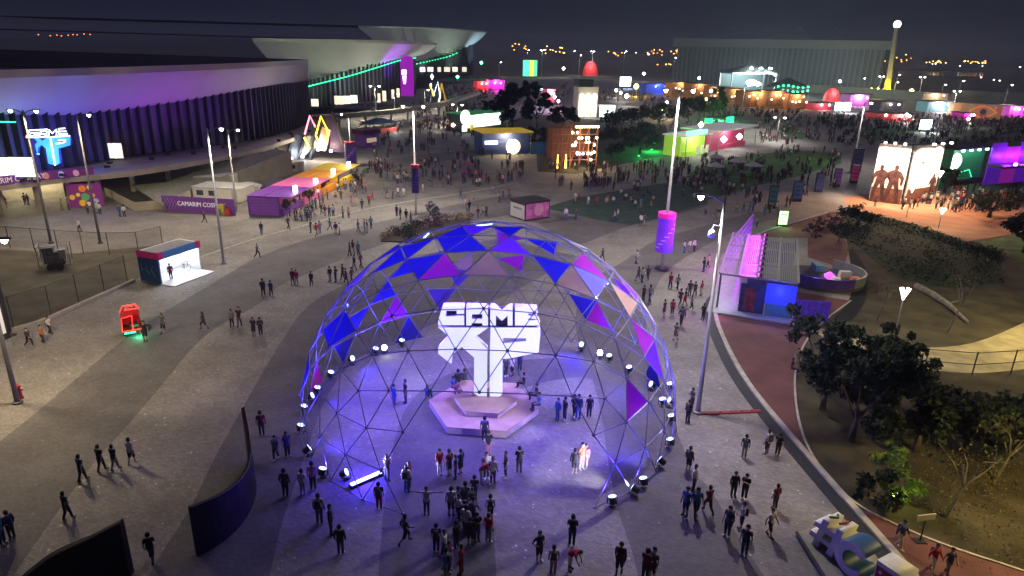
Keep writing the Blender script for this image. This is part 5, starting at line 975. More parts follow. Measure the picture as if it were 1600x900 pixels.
# stalls beside the lawn
t, w, h = stall('lime green stall with a slanting striped front', 1066, 246, 1104, 240, 212, mg('st_lime', (.35, .55, .05), .5), mg('st_limeroof', (.7, .75, .6), .3), pw=900, lcol=(.9, 1, .6), depth=5)
for k in range(3): bx(t, 'front_stripe', mg('stripe_white', (.7, .72, .6), .5), w * (.4 + .2 * k), w * (.5 + .2 * k), -.9, -.8, .4, 2.2)
bx(t, 'sign_board', glow('sign_teal', (.3, .9, .85), 1.4), -w * .1, w * .75, -1.1, -.95, h + .1, h + 1.1); MB().lathe([(.1, -.6), (.6, 0), (.1, .6)], 10, (w * .4, -1.3, h + 2.2)).build('globe_lamp', M_LAMPF, t)
t, w, h = stall('crimson stall with a wide white awning and globe lamps', 1106, 238, 1165, 226, 203, mg('st_crimson', (.35, .03, .09), .35), mat('awning_white', (.75, .74, .7), .7, emit=(.7, .7, .65), es=.2), pw=900, lcol=WHITE, depth=7, over=2.5)
for x in (.05, .45): MB().lathe([(.1, -.7), (.7, 0), (.1, .7)], 10, (w * x, -3.0, h * .62)).build('globe_lamp', M_LAMPF, t)
t, w = fr('green_arch', 'entrance arch with two glowing green pillars', 'arch', 1104, 212, 1144, 208); h = hpx(1104, 212, 185)
for x in (0, w - 2.0): bx(t, 'pillar', glow('pillar_green', (.03, .85, .35), 1.6), x, x + 2.0, 0, 1.2, .5, h)
bx(t, 'top_beam', M_BLK, 0, w, .2, .8, h, h + .5); bx(t, 'yellow_board', mg('board_amber', (.8, .45, .02), .8), -2.6, -.2, 0, .3, .8, h * .75); light('POINT', t, (w / 2, -2, h * .5), 900, (.05, 1, .4), size=.5)
# red inflatables, towers, further stalls
def inflatable(label, x, yb, yt, w, pw):
    p = P(x, yb); h = ZAT(p, yt); r = w / FPX * p.y / 2; t = thing('red_inflatable', label, 'inflatable', p, 0, 'far red inflatables')
    for k in range(4):
        a0, a1 = k * math.pi / 2, (k + 1) * math.pi / 2; vs = []; fs = []
        for i in range(7):
            f = i / 6; rr = r * math.sqrt(max(0, 1 - (f * .96) ** 2.4))
            for j in range(5): a = a0 + (a1 - a0) * j / 4; vs.append((rr * math.cos(a) * (1 - .05 * (j in (0, 4))), rr * math.sin(a) * (1 - .05 * (j in (0, 4))), f * h))
        for i in range(6):
            for j in range(4): fs.append((i * 5 + j, i * 5 + j + 1, i * 5 + j + 6, i * 5 + j + 5))
        MB().add(vs, fs).build('gore', mg('inflatable_red', (.6, .03, .04), .6), t, smooth=True)
    light('POINT', t, (0, -r * 1.6, h), pw, (1, .8, .75), size=.5); return t
inflatable('red inflatable dome far behind the trees at centre', 922, 118, 96, 23, 9000); inflatable('red inflatable ball stall right of the orange huts', 1298, 158, 138, 23, 5000)
t, w = fr('light_tower', 'green and yellow glowing tower at the far centre', 'tower', 822, 121, 839, 121); h = hpx(822, 121, 94)
for k, c in enumerate(((.1, .8, .5), (.8, .8, .05), (.1, .7, .4))): bx(t, 'lit_panel', glow('tower_%d' % k, c, 1.6), w * k / 3 + .1, w * (k + 1) / 3 - .1, 0, w * .5, 1.0, h)
bx(t, 'plinth', M_BLK, 0, w, 0, w * .5, 0, 1.0)
for lb, x0, x1, yb, yt, c, lc, pw in (('low red stall beside the purple spot at the arena end', 746, 764, 141, 126, (.5, .04, .06), (1, .15, .1), 3500), ('magenta stall with a bright spot behind the big tree', 765, 788, 142, 124, (.4, .03, .3), (1, .1, .8), 6000), ('orange red stall among the crowd before the walkway', 704, 714, 205, 190, (.5, .12, .05), (1, .5, .3), 500),
    ('pink lit booth in the trees left of the white arches', 855, 866, 165, 138, (.5, .1, .15), (1, .5, .6), 1800), ('blue lit stall left of the orange huts', 1010, 1048, 146, 130, (.03, .05, .3), (.1, .15, 1), 3500), ('low crimson stall behind the dark crowd', 1270, 1300, 172, 160, (.3, .03, .05), (1, .4, .4), 1500),
    ('magenta and white attraction under the yellow tower', 1328, 1358, 166, 147, (.4, .1, .35), (1, .6, 1), 4500), ('black stage box right of the yellow tower', 1376, 1408, 174, 158, (.03, .03, .04), (1, .8, .6), 600), ('low red stall with white lamps in the right crowd', 1394, 1424, 190, 177, (.45, .03, .04), (1, .8, .7), 1500),
    ('red booth in front of the black stage box', 1372, 1393, 188, 176, (.3, .03, .04), (1, .6, .5), 900), ('pink and teal lit booth with round lamps at right', 1450, 1486, 175, 158, (.1, .25, .25), (1, .75, .95), 4500), ('magenta stall left of the edge lamp post', 1552, 1566, 178, 165, (.5, .02, .35), (1, .1, .7), 2500), ('magenta stall right of the edge lamp post', 1578, 1600, 182, 165, (.5, .05, .4), (1, .3, .8), 4500),
    ('small magenta stall in front of the mural fence', 1508, 1518, 187, 176, (.4, .02, .25), (1, .1, .6), 700), ('brown cabin row far right behind lamps', 1442, 1481, 158, 145, (.36, .25, .16), (1, .8, .5), 2500)):
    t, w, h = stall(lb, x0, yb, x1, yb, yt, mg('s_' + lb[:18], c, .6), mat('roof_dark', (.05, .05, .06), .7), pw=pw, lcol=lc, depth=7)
    for q in range(2): MB().lathe([(.1, -.5), (.55, 0), (.1, .5)], 8, (w * (.3 + .4 * q), -1.4, h * .7)).build('globe_lamp', glow('globe_' + lb[:12], tuple(min(1, .4 + .6 * z) for z in lc), 9), t)
t, w = fr('mural_fence', 'long fence painted with an orange eye mural at far right', 'fence', 1478, 182, 1562, 188); h = hpx(1478, 182, 160)
for k in range(8): bx(t, 'fence_panel', mg('mural_panel%d' % (k % 3), ((.3, .2, .12), (.36, .16, .06), (.3, .14, .07))[k % 3], .35), w * k / 8 + .05, w * (k + 1) / 8 - .05, 0, .3, .02, h)
for sgn_ in (1, -1): MB().ring([(w * (.42 + .5 * q / 8), -.1, h * (.5 + sgn_ * .38 * math.sin(math.pi * q / 8))) for q in range(9)], 5, .35).build('painted_lid', mg('paint_orange', (.6, .2, .04), .5), t)
MB().ring([(w * .67, -.05, h * .5), (w * .67, -.25, h * .5)], 14, h * .2).build('painted_iris', mat('paint_iris', (.08, .1, .05), .7), t)
t, w = fr('boundary_wall', 'long pale boundary wall behind the far lamps', 'wall', 1215, 141, 1440, 158); h = 5
for k in range(12): bx(t, 'wall_panel', mat('wall_pale', (.3, .28, .22), .8, var=.1), w * k / 12 + .06, w * (k + 1) / 12 - .06, 0, .6, 0, h)
t, w = fr('boundary_wall', 'dim boundary wall at the far right horizon', 'wall', 1484, 158, 1640, 166); h = 6
for k in range(8): bx(t, 'wall_panel', mat('wall_dim', (.16, .17, .17), .8, var=.1), w * k / 8 + .06, w * (k + 1) / 8 - .06, 0, .6, 0, h)
# observation mast with a glowing ball
p = P(1384, 151); t = thing('observation_mast', 'leaning tall mast with glowing white ball and yellow lit foot', 'tower', p); tp = AT(1402, 38, p.y + 2) - p
MB().ring([(0, 0, 0), tp * .12], 10, [2.6, 2.1]).build('lit_foot', mat('mast_yellow', (.8, .6, .02), .6, emit=(1, .75, .02), es=.8), t); MB().ring([tp * .12, tp * .25], 10, [1.9, 1.6]).build('lower_shaft', mat('mast_amber', (.4, .28, .05), .6, emit=(.4, .28, .05), es=.5), t); MB().ring([tp * .25, tp * .97], 10, [1.5, 1.1]).build('shaft', mat('mast_grey', (.2, .19, .18), .7, emit=(.3, .28, .3), es=.05), t)
MB().lathe([(.2, -2.1), (1.5, -1.5), (2.1, 0), (1.5, 1.5), (.2, 2.1)], 16, tp).build('glow_ball', glow('ball_white', (.9, .88, 1), 6), t, smooth=True); bx(t, 'footing', M_CONC, -9, 9, -6, 4, 0, 1.5)
for x in (-12, -8, 12): MB().lathe([(.2, -1), (1.3, 0), (.2, 1)], 8, (x, -5, 4)).build('flood', glow('flood_yellow', (1, .9, .25), 18), t)
light('POINT', t, (-8, -9, 8), 12000, (1, .8, .1), size=1); light('POINT', t, (10, -9, 8), 9000, (1, .85, .2), size=1)
# stadium box far behind
A_, B_ = P(1052, 128), P(1372, 141); yaw = math.atan2((B_ - A_).y, (B_ - A_).x); w = (B_ - A_).length; t = thing('stadium', 'huge pale box stadium with vertical ribs beyond the fairground', 'stadium', A_, yaw); h0, h1 = ZAT(A_, 58), ZAT(B_, 66); h = (h0 + h1) / 2
MST = mat('stadium_skin', (.2, .23, .26), .8, var=.05, scale=.02); bx(t, 'wall_skin', MST, 0, w, 3, 60, 0, h * .82); bx(t, 'roof_band', mat('stadium_band', (.32, .34, .34), .8), -3, w + 3, 0, 63, h * .82, h)
for k in range(40): bx(t, 'rib', mat('stadium_rib', (.3, .33, .36), .8), w * (k + .3) / 40, w * (k + .3) / 40 + 1.2, 1.6, 3, 0, h * .82)
for k in range(4):
    x = w * (.25 + .17 * k); MB().ring([(x - 12, 20, h), (x, 20, h + 9), (x + 12, 20, h)], 5, .35).build('roof_mast', mat('stadium_rib', (.3, .33, .36)), t)
for x in (.2, .55, .85): light('SPOT', t, (w * x, -60, 14), 9000, (.75, .9, 1), cone=100, size=1, aim=(w * x, 3, h * .5))
# distant town lamps on the hills
tl = MB(); tl.lathe([(.1, -.6), (1.0, -.2), (1.0, .3), (.2, .7)], 6); tr_ = random.Random(21); cols = [glow('town_orange', (1, .38, .06), 9), glow('town_red', (1, .16, .05), 7), glow('town_white', (1, .95, .8), 9), glow('town_amber', (1, .55, .12), 10)]
pole = MB(); pole.ring([(0, 0, -12), (0, 0, -.5)], 4, .25); pme = pole.mesh('pole', M_POSTD)
meshes = []
for c in cols:
    o = tl.build('head', c); meshes.append(o.data); bpy.data.objects.remove(o)
spots = [(43, 47, 2), (60, 54, 1)] + [(80 + k * 8.5 + tr_.uniform(-2, 2), 54 + tr_.uniform(-1, 3), 1) for k in range(8)] + [(800 + tr_.uniform(0, 22), 68 + tr_.uniform(0, 12), 0) for k in range(7)] + [(848 + tr_.uniform(0, 35), 72 + tr_.uniform(0, 12), 3) for k in range(12)] + [(950 + tr_.uniform(0, 22), 80 + tr_.uniform(0, 7), 0) for k in range(7)] + [(1010 + tr_.uniform(0, 50), 76 + tr_.uniform(0, 12), tr_.choice((0, 1, 3))) for k in range(16)] + [(1080 + tr_.uniform(0, 14), 84 + tr_.uniform(0, 3), 1) for k in range(3)] \
    + [(1020 + tr_.uniform(0, 35), 100 + tr_.uniform(0, 1), 0) for k in range(5)] + [(1347 + tr_.uniform(0, 90), 90 + tr_.uniform(-7, 7), tr_.choice((0, 1, 3))) for k in range(20)] + [(1445 + tr_.uniform(0, 40), 97 + tr_.uniform(-2, 2), 3) for k in range(10)] + [(1505 + tr_.uniform(0, 48), 97 + tr_.uniform(-2, 2), tr_.choice((0, 3))) for k in range(15)] + [(1457, 100, 2), (1462, 100, 2), (1500, 103, 2), (1358, 113, 2), (1346, 105, 2), (1533, 121, 2), (1562, 126, 2), (1594, 105, 2), (1553, 125, 2), (1535, 103, 2)]
ORD = ['first', 'second', 'third', 'fourth', 'fifth', 'sixth', 'seventh', 'eighth', 'ninth', 'tenth', 'eleventh', 'twelfth', 'thirteenth', 'fourteenth', 'fifteenth', 'sixteenth', 'seventeenth', 'eighteenth', 'nineteenth', 'twentieth', 'twenty-first', 'twenty-second', 'twenty-third', 'twenty-fourth', 'twenty-fifth', 'twenty-sixth', 'twenty-seventh', 'twenty-eighth', 'twenty-ninth', 'thirtieth']
spots.sort(); seen_ = {}
for k, (x, y, c) in enumerate(spots):
    Yd = 1500 if y < 104 else 700; p = AT(x, y, Yd); zone = 'beyond the near arena roof' if x < 300 else ('above the trees at centre' if x < 940 else ('left of the stadium' if x < 1110 else 'along the far right shore'))
    cn = ('orange', 'red', 'white', 'amber')[c]; seen_[cn, zone] = seen_.get((cn, zone), 0) + 1
    o = thing('town_lamp', '%s town lamp on the horizon %s, %s from the left' % (cn, zone, ORD[seen_[cn, zone] - 1]), 'street lamp', p, 0, 'town lamps ' + zone); hd = obj('lamp_head', meshes[c], o); s = 1.25 if Yd > 1000 else .7; hd.scale = (s, s, s)
    q = obj('pole', pme, o)
# globe lamps scattered through the fairground
gl = [(962, 141, 152, 'white', 'just right of the blue white screen'), (969, 145, 158, 'white', 'second right of the blue white screen'), (978, 150, 166, 'white', 'large one above the dark round tree'), (1040, 160, 178, 'white', 'in the trees left of the orange huts'), (1034, 170, 186, 'amber', 'low in the trees before the crowd'), (1005, 115, 128, 'white', 'small one left of the blue stall'), (1064, 106, 122, 'white', 'above the leftmost orange hut'), (1082, 112, 126, 'white', 'above the second orange hut'), (1091, 122, 134, 'white', 'low above the third orange hut'), (993, 135, 150, 'gold', 'brightest golden one left of the blue stall'),
      (1109, 142, 158, 'white', 'between the orange huts at centre'), (1102, 155, 168, 'amber', 'beside the slender green tree'), (1295, 119, 134, 'white', 'left one above the red ball'), (1310, 127, 140, 'white', 'right one above the red ball'), (1328, 117, 138, 'white', 'large one right of the red ball'), (1359, 112, 130, 'white', 'left of the yellow mast'), (1414, 179, 192, 'white', 'over the low red stall'), (1469, 170, 182, 'white', 'before the pink and teal booth'), (1510, 186, 198, 'white', 'below the mural fence'), (880, 107, 120, 'white', 'left of the red inflatable dome'), (866, 152, 170, 'white', 'left of the pink booth'), (872, 158, 172, 'pink', 'right of the pink booth'), (845, 140, 168, 'blue', 'in the big dark tree'), (847, 150, 172, 'violet', 'low in the big dark tree'), (715, 120, 150, 'green', 'at the end of the arenas'), (752, 98, 124, 'green', 'past the farthest arena corner')]
gc = {'white': (1, .96, .88), 'amber': (1, .7, .2), 'gold': (1, .62, .12), 'pink': (1, .5, .7), 'blue': (.5, .65, 1), 'violet': (.7, .4, 1), 'green': (.1, 1, .4)}
for x, yt, yb, c, lb in gl:
    p = P(x, yb); h = ZAT(p, yt); r = (.0019 if c != 'gold' else .0034) * p.y * (1.5 if 'large' in lb else 1); t = thing('globe_lamp', '%s globe lamp %s' % (c, lb), 'lamp', p, 0, 'globe lamps of the fairground')
    MB().ring([(0, 0, 0), (0, 0, h - r)], 5, .1).build('pole', M_POSTD, t); MB().lathe([(r * .3, -r), (r, -r * .3), (r, r * .3), (r * .3, r)], 8, (0, 0, h)).build('globe', glow('globe_%s' % c, gc[c], 16), t); light('POINT', t, (0, -r - .5, h), 1500 if c != 'gold' else 7000, gc[c], size=r)
# ================================================================== TREES AND SHRUBS
M_BARK = mat('bark', (.10, .075, .055), .95, var=.3, scale=4, bump=.3); M_BARKP = mat('bark_pale', (.12, .105, .085), .9, var=.3, scale=4)
def leafmat(name, c, tr=.25):
    return mat(name, c, .7, var=.35, scale=1.2, trans=tr)
LEAF = [leafmat('leaf_dark', (.016, .028, .014)), leafmat('leaf_mid', (.026, .045, .017)), leafmat('leaf_olive', (.04, .042, .02)), leafmat('leaf_purple', (.09, .04, .06)), leafmat('leaf_straw', (.16, .11, .05))]
def leaves(clumps, n, size, rg, name, m, parent):
    # many small folded leaf faces spread through clumps
    nr = np.random.RandomState(rg.randint(0, 99999)); k = len(clumps); C = np.array([c[:3] for c in clumps]); Rd = np.array([c[3] for c in clumps]); w = Rd ** 2; idx = nr.choice(k, n, p=w / w.sum())
    d = nr.normal(size=(n, 3)); d /= np.linalg.norm(d, axis=1)[:, None]; rr = Rd[idx] * nr.rand(n) ** .45; pos = C[idx] + d * rr[:, None] * np.array([1, 1, .75])
    a = nr.normal(size=(n, 3)); a /= np.linalg.norm(a, axis=1)[:, None]; b = np.cross(a, nr.normal(size=(n, 3))); b /= np.linalg.norm(b, axis=1)[:, None]; s = size * (.45 + 1.1 * nr.rand(n) ** 2)[:, None]
    V = np.stack([pos - a * s, pos + b * s * .45, pos + a * s, pos - b * s * .45], 1).reshape(-1, 3); F = np.arange(4 * n).reshape(n, 4)
    me = bpy.data.meshes.new(name); me.from_pydata(V.tolist(), [], F.tolist()); me.materials.append(m); return obj(name, me, parent)
def tree(base, top, wpx, label, n=2600, size=.16, m=None, seed=1, trunk=.16, name='leafy_tree', low=.3, group=None, flat=1.0):
    rg = random.Random(seed); p = P(*base); h = ZAT(p, top); r = wpx / FPX * (p - CAM).length / 2; t = thing(name, label, 'tree', p, rg.random() * 6, group); cl = []
    limbs = MB(); zt = h * (low + .25); limbs.ring([(0, 0, 0), (.05 * h * .1, 0, zt * .5), (0, .04 * h * .1, zt)], 7, [trunk * 1.3, trunk, trunk * .75])
    for k in range(7):
        a = k * 2.4 + rg.random(); L = r * (.55 + .35 * rg.random()); z1 = h * (low + (1 - low) * (.25 + .6 * rg.random())); e = Vector((math.cos(a) * L, math.sin(a) * L, z1))
        limbs.ring([(0, 0, zt * (.6 + .05 * k)), e * .55 + Vector((0, 0, z1 * .1)), e], 5, [trunk * .55, trunk * .35, .02]); cl.append((e.x, e.y, e.z, r * (.24 + .14 * rg.random())))
        for q in range(4): cl.append((e.x * (.6 + .6 * rg.random()) + rg.uniform(-.3, .3) * r, e.y * (.6 + .6 * rg.random()) + rg.uniform(-.3, .3) * r, min(h * .95, z1 + rg.uniform(-.15, .2) * h), r * (.12 + .14 * rg.random())))
    cl.append((0, 0, h * .86, r * .3)); limbs.build('trunk', M_BARK, t, smooth=True); leaves(cl, n, size, rg, 'crown', m or LEAF[0], t); return t
# grove at the lower right
for k, (b, tp, w, lb, mm) in enumerate((((1285, 640), 492, 110, 'dark leafy tree nearest the red track, left of the grove', 0), ((1330, 690), 545, 130, 'dark tree in front of the grove above the green lit bush', 0), ((1372, 645), 532, 100, 'dark broad tree at the centre of the grove', 1), ((1430, 705), 602, 130, 'dense dark tree right of centre in the grove', 0),
    ((1505, 705), 618, 130, 'dark tree in the grove behind the bare pale sapling', 2), ((1575, 715), 625, 120, 'dark tree in the grove near the right edge', 0), ((1320, 600), 505, 80, 'small dark tree beside the terrace and sand path', 1))):
    tree(b, tp, w, lb, 6500, .15, LEAF[mm], 40 + k, group='trees of the dark grove', low=.12)
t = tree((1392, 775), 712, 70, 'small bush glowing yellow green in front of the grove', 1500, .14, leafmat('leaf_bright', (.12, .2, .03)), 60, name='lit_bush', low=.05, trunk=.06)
tree((1365, 790), 735, 60, 'low dark shrub just left of the yellow green bush', 1200, .13, LEAF[0], 61, name='dark_shrub', low=.05, trunk=.05)
def bare(base, top, spread, label, seed):
    rg = random.Random(seed); p = P(*base); h = ZAT(p, top); t = thing('bare_tree', label, 'tree', p, 0, 'bare pale saplings'); MB().ring([(0, 0, 0), (.1 * h, 0, h * .42)], 6, [.08, .055]).build('trunk', M_BARKP, t)
    for k in range(5): a = k * 1.3; MB().ring([(.1 * h, 0, h * .42), (.1 * h + spread * .5 * math.cos(a), .4 * math.sin(a), h * (.6 + .05 * k)), (.1 * h + spread * math.cos(a + .3), .9 * math.sin(a), h * (.8 + .06 * (k % 3)))], 5, [.045, .03, .01]).build('branch', M_BARKP, t)
    leaves([(spread * math.cos(q), spread * .6 * math.sin(q), h * .85, .8) for q in (0, 1.2, 2.5, 4)], 160, .1, rg, 'crown', LEAF[2], t)
bare((1478, 808), 690, 1.5, 'bare pale sapling forking above the dry grass', 3); bare((1552, 756), 655, 1.0, 'thin pale sapling near the right edge of the grove', 4); bare((1480, 520), 425, .8, 'thin bare sapling near the fallen trunk', 5); bare((1370, 500), 440, .6, 'thin bare sapling left of the lone garden lamp', 6)
# flower bed behind the dome
t = thing('flower_bed', 'planting bed of purple and straw coloured shrubs behind the dome', 'flower bed', P(660, 362)); o = P(660, 362); rg = random.Random(8)
for k, (x, y, r, mi, n) in enumerate(((602, 374, .8, 4, 260), (615, 368, 1.0, 3, 380), (630, 368, 1.2, 0, 500), (645, 362, 1.3, 0, 500), (660, 358, 1.3, 3, 500), (678, 352, 1.3, 3, 500), (695, 350, 1.2, 3, 420), (712, 346, 1.0, 4, 320), (640, 375, 1.0, 0, 400), (730, 344, .9, 4, 260))):
    c = P(x, y) - o; leaves([(c.x, c.y, r * .5, r), (c.x + .5, c.y + .2, r * .8, r * .6)], n, .12, rg, 'shrub', LEAF[mi], t)
cpts = [P(*q) - o for q in ((595, 378), (650, 380), (735, 352), (735, 342), (660, 348), (605, 366))]
MB().prism([(q.x, q.y) for q in cpts], .004, .14).build('bed_soil', mat('bed_soil', (.05, .04, .03), 1, var=.3), t)
tree((678, 352), 315, 24, 'small blue grey tree growing in the bed behind the dome', 900, .12, leafmat('leaf_grey', (.06, .08, .08)), 70, trunk=.07, name='small_tree')
for k, (x, y, r, lb) in enumerate(((453, 338, 12, 'leafy potted tree at the near end of the container row'), (505, 300, 10, 'leafy potted tree in the middle of the container row'), (483, 318, 10, 'leafy potted tree by the pink container'), (560, 290, 14, 'low dark shrub at the yellow end of the container row'))):
    tree((x, y), y - r * 2.1, r * 2.0, lb, 600, .13, LEAF[1], 80 + k, trunk=.07, name='potted_tree', group='potted trees by the containers')
# trees of the fairground
for k, (b, tp, w, lb, n, mm, sz) in enumerate((((800, 215), 124, 62, 'big dark tree at the centre of the fairground, left half', 5200, 0, .42), ((838, 205), 128, 48, 'big dark tree at the centre of the fairground, right half', 4200, 0, .42), ((770, 200), 158, 36, 'dark tree behind the green canopy stall', 2200, 0, .36), ((842, 238), 200, 40, 'feathery dark tree left of the bulb scaffold', 1800, 1, .3), ((880, 205), 165, 50, 'dark tree behind the bulb scaffold', 2600, 0, .36),
    ((955, 245), 198, 60, 'dark tree right of the bulb scaffold', 3000, 0, .36), ((1000, 240), 190, 60, 'dark tree lit green from below by the blue hoarding', 3000, 1, .36), ((970, 205), 170, 60, 'dark round tree before the mint screen', 2400, 0, .4), ((1030, 200), 160, 56, 'dark tree left of the slender lamp post', 2600, 1, .4), ((1075, 190), 155, 56, 'dark tree before the orange huts, left one', 2600, 0, .42), ((1100, 182), 152, 44, 'dark tree before the orange huts, right one', 2200, 1, .42),
    ((1122, 184), 136, 26, 'slender tree lit bright green before the orange huts', 1500, 1, .4), ((1545, 340), 300, 60, 'dark bush behind the clay terrace crowd', 1800, 0, .22), ((1600, 395), 335, 60, 'dark bush at the right edge of the clay terrace', 2200, 0, .2), ((1340, 352), 318, 50, 'low dark hedge bush at the left tip of the mound', 1600, 0, .18), ((1475, 300), 262, 36, 'dark shrub left of the green pavilion', 1200, 0, .25))):
    tree(b, tp, w, lb, n, sz, LEAF[mm], 100 + k, trunk=.25, low=.15, group='trees of the fairground')
for k, (b, pw, lb, c) in enumerate((((1018, 236), 2600, 'green spot lamp under the tree by the blue hoarding', (.03, 1, .15)), ((954, 244), 300, 'green spot lamp left of the green lit tree', (.03, 1, .15)), ((998, 246), 300, 'green spot lamp in the grass between the trees', (.03, 1, .2)), ((1122, 188), 5000, 'green spot lamp below the slender green tree', (.05, 1, .15)), ((800, 205), 260, 'green spot lamp beside the yellow roofed stall', (.1, 1, .2)), ((1398, 782), 26, 'small yellow spot lamp in the bush by the red track', (.7, 1, .15)))):
    p = P(*b); t = thing('tree_spot_lamp', lb, 'lamp', p, 0, 'spot lamps under trees'); MB().lathe([(.12, 0), (.2, .3), (.24, .34)], 10).build('can', M_CAN, t); MB().lathe([(.22, .345), (.1, .4)], 10).build('lens', glow('lens_spot%d' % k, c, 8), t); light('POINT', t, (0, -.8, 1.4 if k < 5 else .9), pw, c, size=.2)
# low hedge on the mound beside the clay terrace
rg = random.Random(12); hd = thing('mound_hedge', 'dark grassy hedge along the near edge of the clay terrace', 'hedge', P(1440, 365)); o = P(1440, 365); q = smoothline([P(*v) - o for v in ((1322, 334), (1370, 345), (1440, 364), (1510, 386), (1550, 396))], 4)
leaves([(v.x + rg.uniform(-.6, .6), v.y + rg.uniform(-1.2, .4), .35, .8) for v in q for _ in range(3)], 4200, .14, rg, 'hedge_leaves', LEAF[1], hd)
rg2 = random.Random(77)
g_ = leaves([(P(x, y).x, P(x, y).y, .04, 2.2) for x, y in [(rg2.uniform(1400, 1600), rg2.uniform(740, 880)) for _ in range(60)] if x > 1330 + (y - 740) * 1.3 + 40], 5000, .07, rg2, 'grass_tufts', leafmat('straw_grass', (.13, .11, .045)), None); tag(g_, 'dry grass tufts on the ground right of the track', 'grass', kind='stuff')

rg3 = random.Random(31); mc_ = []
for _ in range(260):
    x = rg3.uniform(1310, 1560); y0_ = np.interp(x, [1300, 1370, 1440, 1510, 1560], [332, 340, 358, 381, 394]); y1_ = np.interp(x, [1300, 1340, 1400, 1480, 1560], [350, 385, 430, 450, 440]); v = P(x, y0_ + (y1_ - y0_) * rg3.random()); mc_.append((v.x, v.y, .06, 1.1))
g_ = leaves(mc_, 9000, .13, rg3, 'mound_grass', LEAF[0], None); tag(g_, 'dark rough grass covering the mound below the clay terrace', 'grass', kind='stuff')
for k, (b, tp, w, lb) in enumerate((((1268, 372), 352, 26, 'reddish brown shrub behind the round terrace'), ((1292, 356), 334, 30, 'dark brown shrub at the head of the garden path'), ((1310, 378), 350, 30, 'dark shrub between the terrace and the mound'))):
    tree(b, tp, w, lb, 900, .12, LEAF[3 if k < 2 else 0], 140 + k, trunk=.05, name='garden_shrub', low=.05, group='shrubs behind the terrace')
# ================================================================== PEOPLE
def pose(kind):
    # joints of a 1.72 m figure facing -Y (towards the camera); returns dict of joints
    J = dict(pel=(0, 0, .93), sp=(0, 0, 1.12), ch=(0, .0, 1.30), nk=(0, .01, 1.46), hd=(0, -.01, 1.59), ht=(0, 0, 1.70))
    for s, n in ((-1, 'l'), (1, 'r')):
        J['sh' + n] = (s * .18, 0, 1.39); J['hp' + n] = (s * .085, 0, .90); J['kn' + n] = (s * .095, -.01, .49); J['an' + n] = (s * .1, .02, .085); J['to' + n] = (s * .115, -.14, .045)
        J['el' + n] = (s * .25, .03, 1.12); J['wr' + n] = (s * .26, -.06, .87); J['ha' + n] = (s * .255, -.10, .78)
    def st(**k): J.update(k)
    if kind == 'walk': st(knl=(-.09, -.11, .50), anl=(-.09, -.17, .10), tol=(-.09, -.32, .06), knr=(.09, .02, .49), anr=(.09, .2, .12), tor=(.09, .08, .04), ell=(-.24, .13, 1.13), wrl=(-.24, .16, .89), hal=(-.24, .15, .80), elr=(.24, -.08, 1.12), wrr=(.23, -.24, .93), har=(.22, -.29, .86))
    if kind == 'stride': st(knr=(.09, -.22, .56), anr=(.09, -.22, .17), tor=(.09, -.36, .12), knl=(-.09, .1, .48), anl=(-.09, .38, .22), tol=(-.09, .34, .07), elr=(.24, .15, 1.14), wrr=(.23, .08, .9), har=(.23, .03, .82), ell=(-.24, -.1, 1.14), wrl=(-.2, -.3, 1.02), hal=(-.19, -.37, .98))
    if kind == 'phone': st(ell=(-.23, -.06, 1.12), wrl=(-.11, -.27, 1.25), hal=(-.06, -.32, 1.31), elr=(.23, -.06, 1.12), wrr=(.11, -.27, 1.25), har=(.06, -.32, 1.31), hd=(0, -.03, 1.58), ht=(0, -.03, 1.69))
    if kind == 'hips': st(ell=(-.36, .08, 1.14), wrl=(-.2, -.08, 1.0), hal=(-.14, -.1, .98), elr=(.25, .03, 1.12), wrr=(.2, -.2, 1.0), har=(.16, -.27, 1.03))
    if kind == 'tee': st(ell=(-.46, 0, 1.40), wrl=(-.70, -.02, 1.42), hal=(-.79, -.03, 1.43), elr=(.46, 0, 1.40), wrr=(.70, -.02, 1.42), har=(.79, -.03, 1.43))
    if kind == 'bend': st(sp=(0, -.1, 1.08), ch=(0, -.26, 1.17), nk=(0, -.4, 1.22), hd=(0, -.5, 1.27), ht=(0, -.56, 1.36), shl=(-.18, -.34, 1.2), shr=(.18, -.34, 1.2), ell=(-.22, -.42, .95), wrl=(-.18, -.52, .74), hal=(-.16, -.55, .65), elr=(.22, -.42, .95), wrr=(.18, -.52, .74), har=(.16, -.55, .65))
    if kind == 'sit':
        d = -.45
        for k in list(J): J[k] = (J[k][0], J[k][1], J[k][2] + d)
        for s, n in ((-1, 'l'), (1, 'r')): J['kn' + n] = (s * .12, -.42, .5); J['an' + n] = (s * .12, -.44, .085); J['to' + n] = (s * .13, -.58, .045); J['el' + n] = (s * .25, -.08, .7); J['wr' + n] = (s * .16, -.3, .6); J['ha' + n] = (s * .13, -.38, .58)
    return {k: Vector(v) for k, v in J.items()}
BONES = [('pel', 'sp', .15, .14, 'top', .74), ('sp', 'ch', .14, .16, 'top', .74), ('ch', 'nk', .165, .06, 'top', .74), ('nk', 'hd', .055, .06, 'skin', 1), ('hd', 'ht', .095, .085, 'head', 1)]
for n in 'lr':
    BONES += [('ch', 'sh' + n, .10, .062, 'top', 1), ('sh' + n, 'el' + n, .056, .042, 'sleeve', 1), ('el' + n, 'wr' + n, .041, .028, 'arm', 1), ('wr' + n, 'ha' + n, .034, .036, 'arm', 1),
              ('pel', 'hp' + n, .13, .105, 'leg', .8), ('hp' + n, 'kn' + n, .096, .066, 'leg', 1), ('kn' + n, 'an' + n, .064, .046, 'shin', 1), ('an' + n, 'to' + n, .05, .042, 'shoe', 1)]
